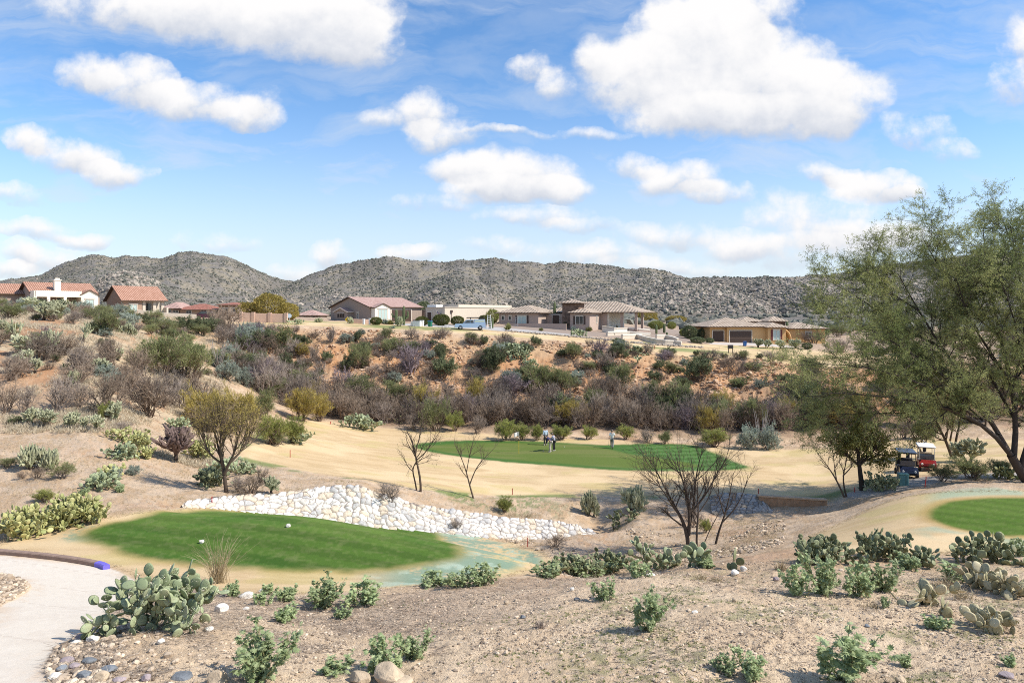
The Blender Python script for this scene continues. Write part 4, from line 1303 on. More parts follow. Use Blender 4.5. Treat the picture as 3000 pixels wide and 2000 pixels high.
def pear(px, py, hpx, wpx, pad, label, m, n=None, seed=None, dep=None, spines=0, group=None, flat=False):
    """a clump of prickly pear: hpx tall, wpx wide in the photo, pads of about `pad` metres"""
    base = at(px, py); k = base.y / F
    W, Hm = wpx * k, hpx * k
    rng = np.random.default_rng(int(px * 7 + py) if seed is None else seed)
    dep = dep or min(max(W * .45, .5), 2.2)
    nb = n or int(max(4, W * dep / (pad * pad) * .50))
    gx = rng.uniform(-.5, .5, nb) * max(.3, 1 - .8 * pad / W); gy = rng.uniform(-.5, .5, nb) * (.5 if nb <= 10 else 1); gx = gx * (.5 if nb <= 10 else .85 if nb < 20 else 1)
    pads = []
    prof_ = lambda x: max(.25, 1 - (2.0 * abs(x)) ** 2.2 * .75)
    for i in range(nb):
        x, y = gx[i] * W, gy[i] * dep
        zloc = float(H(base.x + x, base.y + y)) - base.z
        hm = Hm * prof_(gx[i]) * rng.uniform(.65, 1.0)
        stack = [(np.array([x, y, zloc - .03]), dome_dirs(rng, 1, .55)[0], 0)]
        while stack:
            p, d, g = stack.pop()
            s = pad * rng.uniform(.55, 1.15)
            nrm_ = rng.normal(0, 1, 3); nrm_ -= d * nrm_.dot(d); nrm_ /= np.linalg.norm(nrm_) + 1e-9
            sx = np.cross(nrm_, d)
            M = np.stack([sx, nrm_, d], 0) * np.array([[s * rng.uniform(.85, 1.05)], [s], [s]])
            pads.append((p, M, rng.random()))
            top = p[2] + d[2] * s - zloc
            if g < 6 and top < hm - pad * .45:
                for q in range(rng.integers(1, 3 if g else 4)):
                    a = rng.normal(0, .75)
                    nd = d * math.cos(a) + sx * math.sin(a) + nrm_ * rng.normal(0, .35) + np.array([0, 0, .35])
                    nd /= np.linalg.norm(nd)
                    off = (sx * math.sin(a) * .40 + d * (.55 + .42 * math.cos(a))) * s
                    stack.append((p + off, nd, g + 1))
        if len(pads) > 420: break
    V_ = np.concatenate([p + PADV @ M for p, M, _ in pads]); nv = len(PADV)
    offs = (np.arange(len(pads)) * nv)[:, None, None]
    tint = np.repeat([t_ for *_, t_ in pads], nv)
    Fs_ = [(PADQ[None] + offs).reshape(-1, 4), (PADT[None] + offs).reshape(-1, 3)]
    mi = [0] * (len(pads) * (len(PADQ) + len(PADT)))
    if spines:
        SP, SD_ = [], []
        for p, M, _ in pads:
            for q in range(spines):
                w = rng.uniform(0, 2 * PI); r = math.sqrt(rng.random()) * .42
                sgn = 1 if rng.random() < .5 else -1
                SP.append(p + np.array([r * math.sin(w), .06 * sgn, .53 + r * math.cos(w)]) @ M)
                SD_.append(M[1] / np.linalg.norm(M[1]) * sgn + rng.normal(0, .35, 3))
        bv, bf = blades(np.array(SP), np.array(SD_), rng.uniform(.02, .045, len(SP)), .006, rng)
        Fs_.append(bf + len(V_)); V_ = np.concatenate([V_, bv]); tint = np.concatenate([tint, np.ones(len(bv))]); mi += [1] * len(bf)
    me = raw_mesh('prickly_pear', V_, Fs_, [m, M_SPINE], mi, True, {'tint': tint})
    return tag(link('prickly_pear', me, None, tuple(base)), label, 'cactus', group)


# ---- broad leaved weeds
LEAFV = 1.1 * np.array([(0, 0), (.30, -.02), (.22, .20), (.52, .34), (.26, .46), (.30, .78), (.08, .66), (0, 1.05), (-.08, .66), (-.30, .78), (-.26, .46), (-.52, .34), (-.22, .20), (-.30, -.02)])


def lobed(P, D, size, rng):
    n = len(P); D = nrm(D)
    side = nrm(np.cross(D, rng.normal(0, 1, (n, 3)) * .6 + np.array([0, 0, 1.0]))); nn = np.cross(side, D)
    c = LEAFV
    V_ = P[:, None] + size[:, None, None] * (side[:, None] * c[None, :, 0:1] + D[:, None] * c[None, :, 1:2] + nn[:, None] * (-.28 * np.abs(c[None, :, 0:1]) - .25 * c[None, :, 1:2] ** 2))
    mid = P[:, None] + size[:, None, None] * (D[:, None] * .45 + nn[:, None] * .02)
    V_ = np.concatenate([V_, mid], 1); k = len(c)
    i = np.arange(k); tri = np.stack([i, (i + 1) % k, np.full(k, k)], -1)
    f = (tri[None] + (np.arange(n) * (k + 1))[:, None, None]).reshape(-1, 3)
    return V_.reshape(-1, 3), f


def weed_mesh(seed, ns=12, lsz=.11):
    """height about 1, width about 1.2"""
    rng = np.random.default_rng(seed); A = Acc()
    b = rng.normal(0, .10, (ns, 3)); b[:, 2] = -.02
    p0, r0 = grow(rng, b, dome_dirs(rng, ns, .95), np.full(ns, .013), rng.uniform(.5, .95, ns), 6, .14, .16)
    A.add(tubes(p0, r0, 4), 0, .8)
    a1 = sprout(rng, p0, r0, 3, .2, .9, .7, .2, .7, .1)
    p1, r1 = grow(rng, a1[0], a1[1], a1[2], rng.uniform(.15, .35, len(a1[0])), 3, .2, .1)
    A.add(tubes(p1, r1, 3), 0, .7)
    src = np.concatenate([p0[:, 1:].reshape(-1, 3), p1[:, 1:].reshape(-1, 3)])
    k = 3
    P = np.repeat(src, k, 0) + rng.normal(0, .02, (len(src) * k, 3))
    n = len(P)
    D = nrm(rng.normal(0, 1, (n, 3)) * np.array([1, 1, .6]) + nrm(P - np.array([0, 0, .4])) * .7)
    A.add(lobed(P, D, rng.uniform(.5, 1.1, n) * lsz, rng), 1, np.repeat(np.clip(rng.random(n), 0, 1), 1))
    return A.mesh('weed', (M_STEM, M_LEAF_WEED))


M_STEM = leaf_mat("weed_stem", (.16, .17, .07), (.30, .27, .13), 0, .1)
WEED = [weed_mesh(800, 13), weed_mesh(801, 10), weed_mesh(802, 16, .10), weed_mesh(803, 9, .12)]
WEED_SMALL = [weed_mesh(810, 14, .17), weed_mesh(811, 10, .2)]


def weed(px, py, hpx, wpx, label, group=None, small=False, v=None):
    L_ = WEED_SMALL if small else WEED
    me = L_[RND.randrange(len(L_)) if v is None else v]
    wpx *= 1.2
    return put('leafy_weed', me, px, py, hpx, wpx, .95, 1.35, label, 'weed', group)


# ---- trees
def tree_levels(rng, p, r, spec):
    """spec: list of (k, t0, ang, length lo, hi, nseg, wig, up, radius ratio, min radius); returns the list of levels"""
    lv = [(p, r)]
    for (k, t0, ang, l0, l1, ns, wig, up, rr, mn) in spec:
        a = sprout(rng, lv[-1][0], lv[-1][1], k, t0, 1.0, ang, .22, rr, up * .4)
        lv.append(grow(rng, a[0], a[1], np.maximum(a[2], mn), rng.uniform(l0, l1, len(a[0])), ns, wig, up))
    return lv


def trunk_lines(lines, n=8):
    """lines: lists of (x,y,z,r) brought to n points each"""
    P, Rr = [], []
    for ln in lines:
        a = np.array(ln, float); d = np.concatenate([[0], np.cumsum(np.linalg.norm(np.diff(a[:, :3], axis=0), axis=1))])
        # smooth curve through the points
        s = np.linspace(0, d[-1], n)
        c = np.stack([np.interp(s, d, a[:, i]) for i in range(4)], -1)
        for _ in range(2):
            c[1:-1] = .25 * c[:-2] + .5 * c[1:-1] + .25 * c[2:]
        P.append(c[:, :3]); Rr.append(c[:, 3])
    return np.array(P), np.array(Rr)


def add_tree(name, label, cat, base, lines, spec, bark, leafm=None, leaf=None, seed=0, leaf_levels=(-1, -2), sides=8, group=None, bare_first=0, loose=.6):
    rng = np.random.default_rng(seed)
    root = thing(name, label, cat, tuple(base), 0, group)
    P, Rr = trunk_lines(lines, 10)
    lv = tree_levels(rng, P[bare_first:], Rr[bare_first:], spec)
    lv[0] = (P, Rr)
    A = Acc(); A.add(tubes(lv[0][0], lv[0][1], sides), 0, rng.random(len(P)) * .5)
    B_ = Acc()
    for i, (p, r) in enumerate(lv[1:]):
        B_.add(tubes(p, r, 5 if i == 0 else 3), 0, rng.random(len(p)))
    link('trunk', A.mesh('trunk', (bark,), True), root)
    if leafm is not None:
        ln, wd, k, droop, keep = leaf
        src = np.concatenate([lv[j][0][:, 1:].reshape(-1, 3) for j in leaf_levels])
        src = src[rng.random(len(src)) < keep]
        Pn = np.repeat(src, k, 0) + rng.normal(0, ln * loose, (len(src) * k, 3))
        n = len(Pn)
        D = rng.normal(0, .8, (n, 3)) + np.array([0, 0, droop])
        cl = np.repeat(fbm(src[:, 0] * .55 + src[:, 2] * .3, src[:, 1] * .55 + src[:, 2] * .5, 2, seed), k)
        B_.add(blades(Pn, D, rng.uniform(.6, 1.2, n) * ln, rng.uniform(.7, 1.2, n) * wd, rng), 1, np.clip((cl - .5) * 1.6 + .5 + rng.normal(0, .22, n), 0, 1))
        link('crown', B_.mesh('crown', (bark, leafm)), root)
    else:
        link('crown', B_.mesh('crown', (bark,)), root)
    return root


# ---- succulents and clipped shrubs of the far gardens
M_SAG = mat("saguaro_skin", (.13, .16, .075), .8, .2, 4, .2, obj_var=.15)


def saguaro(px, py, hpx, wpx, label, arms=(), group=None):
    p = at(px, py); k = p.y / F; h = hpx * k; r = wpx * k / 2
    root = thing('saguaro', label, 'cactus', tuple(p), 0, group)

    def col(path, r0, name):
        P = np.array(path, float)[None]; s = P.shape[1]
        t = nrm(np.gradient(P, axis=1)); ref = np.array([0., 1, 0.02]); a = nrm(np.cross(t, np.broadcast_to(ref, t.shape))); b_ = np.cross(t, a)
        ns = 20; w = np.arange(ns) * 2 * PI / ns; rr = np.where(np.arange(ns) % 2, .80, 1.0)
        q = np.linspace(0, 1, s); rad = r0 * np.minimum(1, np.sqrt(np.clip(1 - ((q - .82) / .185) ** 2 * (q > .82), .02, 1))) * (.85 + .15 * np.sin(q * PI))
        V_ = P[:, :, None] + (a[:, :, None] * (np.cos(w) * rr)[None, None, :, None] + b_[:, :, None] * (np.sin(w) * rr)[None, None, :, None]) * rad[None, :, None, None]
        idx = np.arange(s * ns).reshape(s, ns)
        A_ = idx[:-1]; B2 = idx[1:]
        f = np.stack([A_, np.roll(A_, -1, 1), np.roll(B2, -1, 1), B2], -1).reshape(-1, 4)
        link(name, raw_mesh(name, V_.reshape(-1, 3), [f, idx[-1:]], [M_SAG], smooth=False), root)

    col([(0, 0, z * h - .1) for z in np.linspace(0, 1.0, 22)], r, 'stem')
    for (z0, sgn, z1, dy) in arms:
        d = r * 2.6 * sgn
        path = [(0, 0, z0 * h), (d * .5, dy * .5, z0 * h - .05), (d * .85, dy, z0 * h + .05), (d, dy, z0 * h + .3)] + [(d, dy, z0 * h + .3 + (z1 - z0) * h * q) for q in np.linspace(.2, 1, 12)]
        col(path, r * .62, 'arm')
    return root


def rosette_mesh(seed, n=46, blue=False):
    rng = np.random.default_rng(seed)
    D = dome_dirs(rng, n, 1.35)
    P = np.zeros((n, 3)); A = Acc()
    A.add(blades(P, D, rng.uniform(.8, 1.05, n), .17, rng), 0, rng.random(n))
    A.add(blades(P, nrm(D + rng.normal(0, .05, D.shape)), rng.uniform(.75, 1.0, n), .17, rng), 0, rng.random(n))
    return A.mesh('rosette', (M_AGAVE if blue else M_YUCCA,))


M_AGAVE = leaf_mat("agave_leaf", (.16, .21, .17), (.32, .37, .30), 0, .1)
M_YUCCA = leaf_mat("yucca_leaf", (.15, .16, .05), (.33, .31, .12), .1, .15)
ROS = {True: rosette_mesh(860, 40, True), False: rosette_mesh(861, 60, False)}


def rosette(px, py, hpx, wpx, label, blue=False, group=None):
    return put('agave' if blue else 'yucca', ROS[blue], px, py, hpx, wpx, .98, 1.85, label, 'succulent', group)


def ball_mesh(seed, leafm, twig=M_TWIG_BROWN, n=5200, loose=.06):
    rng = np.random.default_rng(seed); A = Acc()
    d = nrm(rng.normal(0, 1, (n, 3))); r = rng.uniform(.62, 1.0, n) ** .5
    r = r * (1 + loose * 2 * (fbm(d[:, 0] * 2.2 + 5, d[:, 1] * 2.2 + d[:, 2] * 2, 3, seed) - .5) * 2)
    P = d * r[:, None] * np.array([1, 1, .5]) + np.array([0, 0, .52])
    A.add(blades(P, nrm(d * .6 + rng.normal(0, .6, (n, 3))), rng.uniform(.07, .13, n), rng.uniform(.04, .07, n), rng), 1, np.clip(fbm(d[:, 0] * 3, d[:, 1] * 3 + d[:, 2] * 3, 2, seed + 1) * .8 + rng.random(n) * .4 - .1, 0, 1))
    b = rng.normal(0, .05, (7, 3)); b[:, 2] = -.03
    p0, r0 = grow(rng, b, dome_dirs(rng, 7, .9), np.full(7, .03), np.full(7, .6), 3, .12, .1)
    A.add(tubes(p0, r0, 4), 0, .3)
    return A.mesh('clipped_shrub', (twig, leafm))


BALL = {'hedge': [ball_mesh(870, M_LEAF_HEDGE), ball_mesh(871, M_LEAF_HEDGE)], 'yellow': [ball_mesh(872, M_LEAF_BROOM, loose=.1)], 'darkball': [ball_mesh(873, M_LEAF_DARK, loose=.12)], 'gold': [ball_mesh(874, M_LEAF_GOLD, loose=.14)]}


def ball(kind, px, py, hpx, wpx, label, group=None):
    L_ = BALL[kind]
    return put('rounded_shrub', L_[RND.randrange(len(L_))], px, py, hpx, wpx, 1.05, 2.05, label, 'shrub', group)

# ------------------------------------------------------------------ plants of the place, one by one
# chollas: kind, x, y, height, width, label
for a in [
    ('tree', 127, 938, 52, 66, 'sprawling green cholla with a dark trunk on the pale grass below the white porch'),
    ('tree', 177, 925, 44, 60, 'cholla on one bare trunk just right of the sprawling hilltop cholla'),
    ('tree', 205, 922, 36, 40, 'small round cholla at the right end of the hilltop cholla row'),
    ('tree', 85, 916, 42, 58, 'dense cholla bush left on the hilltop in front of the porch columns'),
    ('tree', 138, 1052, 80, 74, 'tall umbrella shaped cholla with a long bare trunk on the left hillside'),
    ('tree', 78, 1044, 60, 72, 'broad dark green cholla left of the umbrella shaped one'),
    ('low', 60, 1090, 46, 50, 'squat cholla lowest at the left of the hillside cluster'),
    ('tree', 100, 1094, 42, 36, 'small narrow cholla at the foot of the hillside cholla cluster'),
    ('tree', 84, 1068, 42, 62, 'middle cholla squeezed between the broad and the squat ones'),
    ('low', 222, 1127, 40, 44, 'compact round cholla alone on red soil above the bare thicket'),
    ('tree', 284, 1094, 42, 56, 'pale cholla beside broken dead joints on the middle of the left slope'),
    ('tree', 352, 1058, 36, 50, 'cholla with yellow tips left of the big wispy palo verde shrub'),
    ('sparse', 240, 1004, 58, 58, 'leggy open cholla with curling dark arms on the red slope'),
    ('sparse', 38, 1006, 68, 48, 'thin upright leggy cholla near the left edge of the hillside'),
    ('low', 374, 981, 30, 42, 'low cholla on the red scar under the second house'),
    ('low', 8, 965, 26, 30, 'cholla cut by the left edge of the view on the hillside'),
    ('tree', 92, 1247, 50, 50, 'leftmost cholla in the row at the foot of the hill'),
    ('tree', 142, 1247, 46, 62, 'wide cholla touching the leftmost one at the foot of the hill'),
    ('tree', 214, 1253, 46, 46, 'single round cholla in the middle of the row at the foot of the hill'),
    ('tree', 252, 1257, 35, 30, 'smallest cholla of the row at the foot of the hill'),
    ('tree', 284, 1262, 46, 46, 'cholla with a forked bare trunk in the row at the foot of the hill'),
    ('tree', 345, 1239, 60, 54, 'taller cholla beside the bright green bush at the row end'),
    ('low', 92, 1370, 60, 70, 'large silvery cholla mound on the open slope at left'),
    ('low', 150, 1374, 54, 50, 'spreading silvery cholla joined to the right side of the large mound'),
    ('tree', 795, 1448, 52, 50, 'pale round cholla standing at the start of the stone wall top'),
    ('low', 1726, 1507, 60, 48, 'upright cholla on bare soil above the end of the stone wall'),
    ('low', 1860, 1491, 60, 74, 'wide cholla at the near edge of the straw fairway'),
    ('tree', 2835, 1352, 66, 92, 'big pale cholla under the trees right of the golf carts'),
]:
    cholla(*a)
cholla('purple', 515, 1352, 98, 98, 'dark purple brown cholla tree with a bare stem among the prickly pears')

for a in [   # prickly pears: x, y, height, width, pad size, label, material
    (468, 1838, 178, 280, .235, 'big blue green prickly pear clump leaning over the concrete path', M_PAD, 34, 5, 1.3, 9),
    (62, 1574, 92, 130, .25, 'left end of the yellow green prickly pear hedge along the tee edge', M_PAD_YEL, 26, 6, 1.4, 0),
    (165, 1548, 112, 130, .25, 'middle and tallest clump of the yellow green prickly pear hedge by the tee', M_PAD_YEL, 28, 7, 1.4, 0),
    (262, 1524, 84, 105, .25, 'right end of the yellow green prickly pear hedge pointing at the tee', M_PAD_YEL, 20, 8, 1.2, 0),
    (383, 1297, 48, 140, .24, 'long yellow prickly pear patch at the foot of the bare thicket', M_PAD_YEL, 34, None, 1.6, 0),
    (372, 1342, 46, 80, .25, 'green prickly pear left of the purple cholla tree', M_PAD, 16, None, 1.2, 0),
    (430, 1342, 38, 44, .23, 'small prickly pear between the green clump and the purple cholla', M_PAD_YEL, 8, None, .8, 0),
    (285, 1430, 44, 90, .25, 'low prickly pear with tumbled pads in the middle of the left slope', M_PAD, 18, None, 1.2, 0),
    (330, 1398, 38, 60, .24, 'prickly pear behind the tumbled one, mixed with a green bush', M_PAD_YEL, 10, None, 1.0, 0),
    (592, 1342, 76, 82, .26, 'tall yellow green prickly pear right of the purple cholla tree', M_PAD_YEL, 22, None, 1.3, 0),
    (520, 1262, 40, 60, .24, 'green prickly pear behind the top of the purple cholla', M_PAD, 9, None, 1.0, 0),
    (680, 1380, 44, 105, .26, 'prickly pear behind the trunk of the golden palo verde', M_PAD, 22, None, 1.3, 0),
    (622, 1424, 56, 58, .25, 'dark prickly pear left of the golden palo verde trunk', M_PAD_DARK, 14, None, 1.0, 0),
    (868, 1298, 34, 55, .28, 'prickly pear tucked under the bright bushes at the fairway edge', M_PAD, 9, None, 1.0, 0),
    (1060, 1256, 46, 120, .34, 'tall prickly pear thicket behind the straw fairway', M_PAD, 24, None, 1.6, 0),
    (1830, 1530, 46, 84, .26, 'olive prickly pear on red soil below the wide cholla', M_PAD_DARK, 13, None, 1.0, 0),
    (1605, 1692, 42, 70, .26, 'low dark prickly pear at the left end of the weedy bank', M_PAD_DARK, 6, None, .6, 0),
    (1700, 1690, 66, 130, .26, 'dark prickly pear with large round pads behind the weeds on the bank', M_PAD_DARK, 16, 22, .8, 4),
    (1800, 1672, 58, 64, .25, 'shaded prickly pear with one pad standing high beside the dead stems', M_PAD_DARK, 8, 3, .6, 4),
    (1925, 1668, 76, 100, .33, 'prickly pear with big upright pads in front of the bare tree', M_PAD, 7, 4, .7, 4),
    (2040, 1660, 70, 110, .30, 'prickly pear with long flat pads at the foot of the bare tree trunks', M_PAD, 9, 9, .7, 4),
    (2138, 1668, 44, 50, .36, 'two dark pads standing beside white stones', M_PAD_DARK, 2, 5, .3, 2),
    (2420, 1650, 78, 170, .20, 'left half of the wide dark prickly pear thicket at the right', M_PAD_DARK, 34, 31, 1.3, 3),
    (2590, 1640, 94, 175, .20, 'right half of the wide dark prickly pear thicket, with the highest pads', M_PAD_DARK, 38, 32, 1.4, 3),
    (2690, 1655, 52, 60, .20, 'small dark prickly pear trailing off the right of the thicket', M_PAD_DARK, 10, 33, .7, 3),
    (2868, 1644, 82, 170, .25, 'dark green prickly pear rising in front of the right tee', M_PAD_DARK, 24, 34, 1.2, 4),
    (2855, 1720, 74, 100, .27, 'tan prickly pear leaning left in the grass at the right', M_PAD_TAN, 10, 35, .8, 5),
    (2950, 1745, 66, 120, .26, 'pale tan prickly pear sprawling at the right edge', M_PAD_TAN, 13, 36, .9, 5),
    (2715, 1772, 74, 90, .27, 'ragged olive prickly pear in dry twigs at the right', M_PAD_TAN, 9, 37, .7, 5),
    (2770, 1800, 40, 60, .24, 'small olive prickly pear just below the ragged one', M_PAD_TAN, 6, 38, .5, 5),
    (2905, 1838, 66, 150, .22, 'lowest brown green prickly pear on red soil near the right edge', M_PAD_TAN, 16, 39, .9, 6),
    (2590, 1434, 44, 80, .27, 'green prickly pear left of the teal utility box', M_PAD, 18, None, 1.2, 0),
    (2950, 1402, 42, 62, .27, 'yellow prickly pear under the big mesquite trunk', M_PAD_YEL, 13, None, 1.1, 0),
    (1520, 1052, 44, 56, .42, 'pale prickly pear high on the red bank below the gravel yard', M_PAD, 12, None, 1.6, 0),
    (1551, 1079, 26, 46, .40, 'green prickly pear lower on the red bank', M_PAD, 9, None, 1.4, 0),
    (1866, 1038, 26, 34, .40, 'blue prickly pear beside small shrubs at the top of the red bank', M_PAD, 7, None, 1.2, 0),
    (1868, 1060, 20, 16, .40, 'lone pad cactus on bare red soil of the bank', M_PAD, 3, None, .6, 0),
    (1690, 984, 24, 46, .42, 'blue green prickly pear on the gravel yard edge', M_PAD, 12, None, 1.6, 0),
    (870, 950, 20, 30, .40, 'pale prickly pear at the rim beside the tan block wall', M_PAD, 6, None, 1.2, 0),
]:
    px, py, h_, w_, pad, lab, m_, n_, sd_, dep, sp = a
    pear(px, py, h_, w_, pad, lab, m_, n_, sd_, dep, sp)

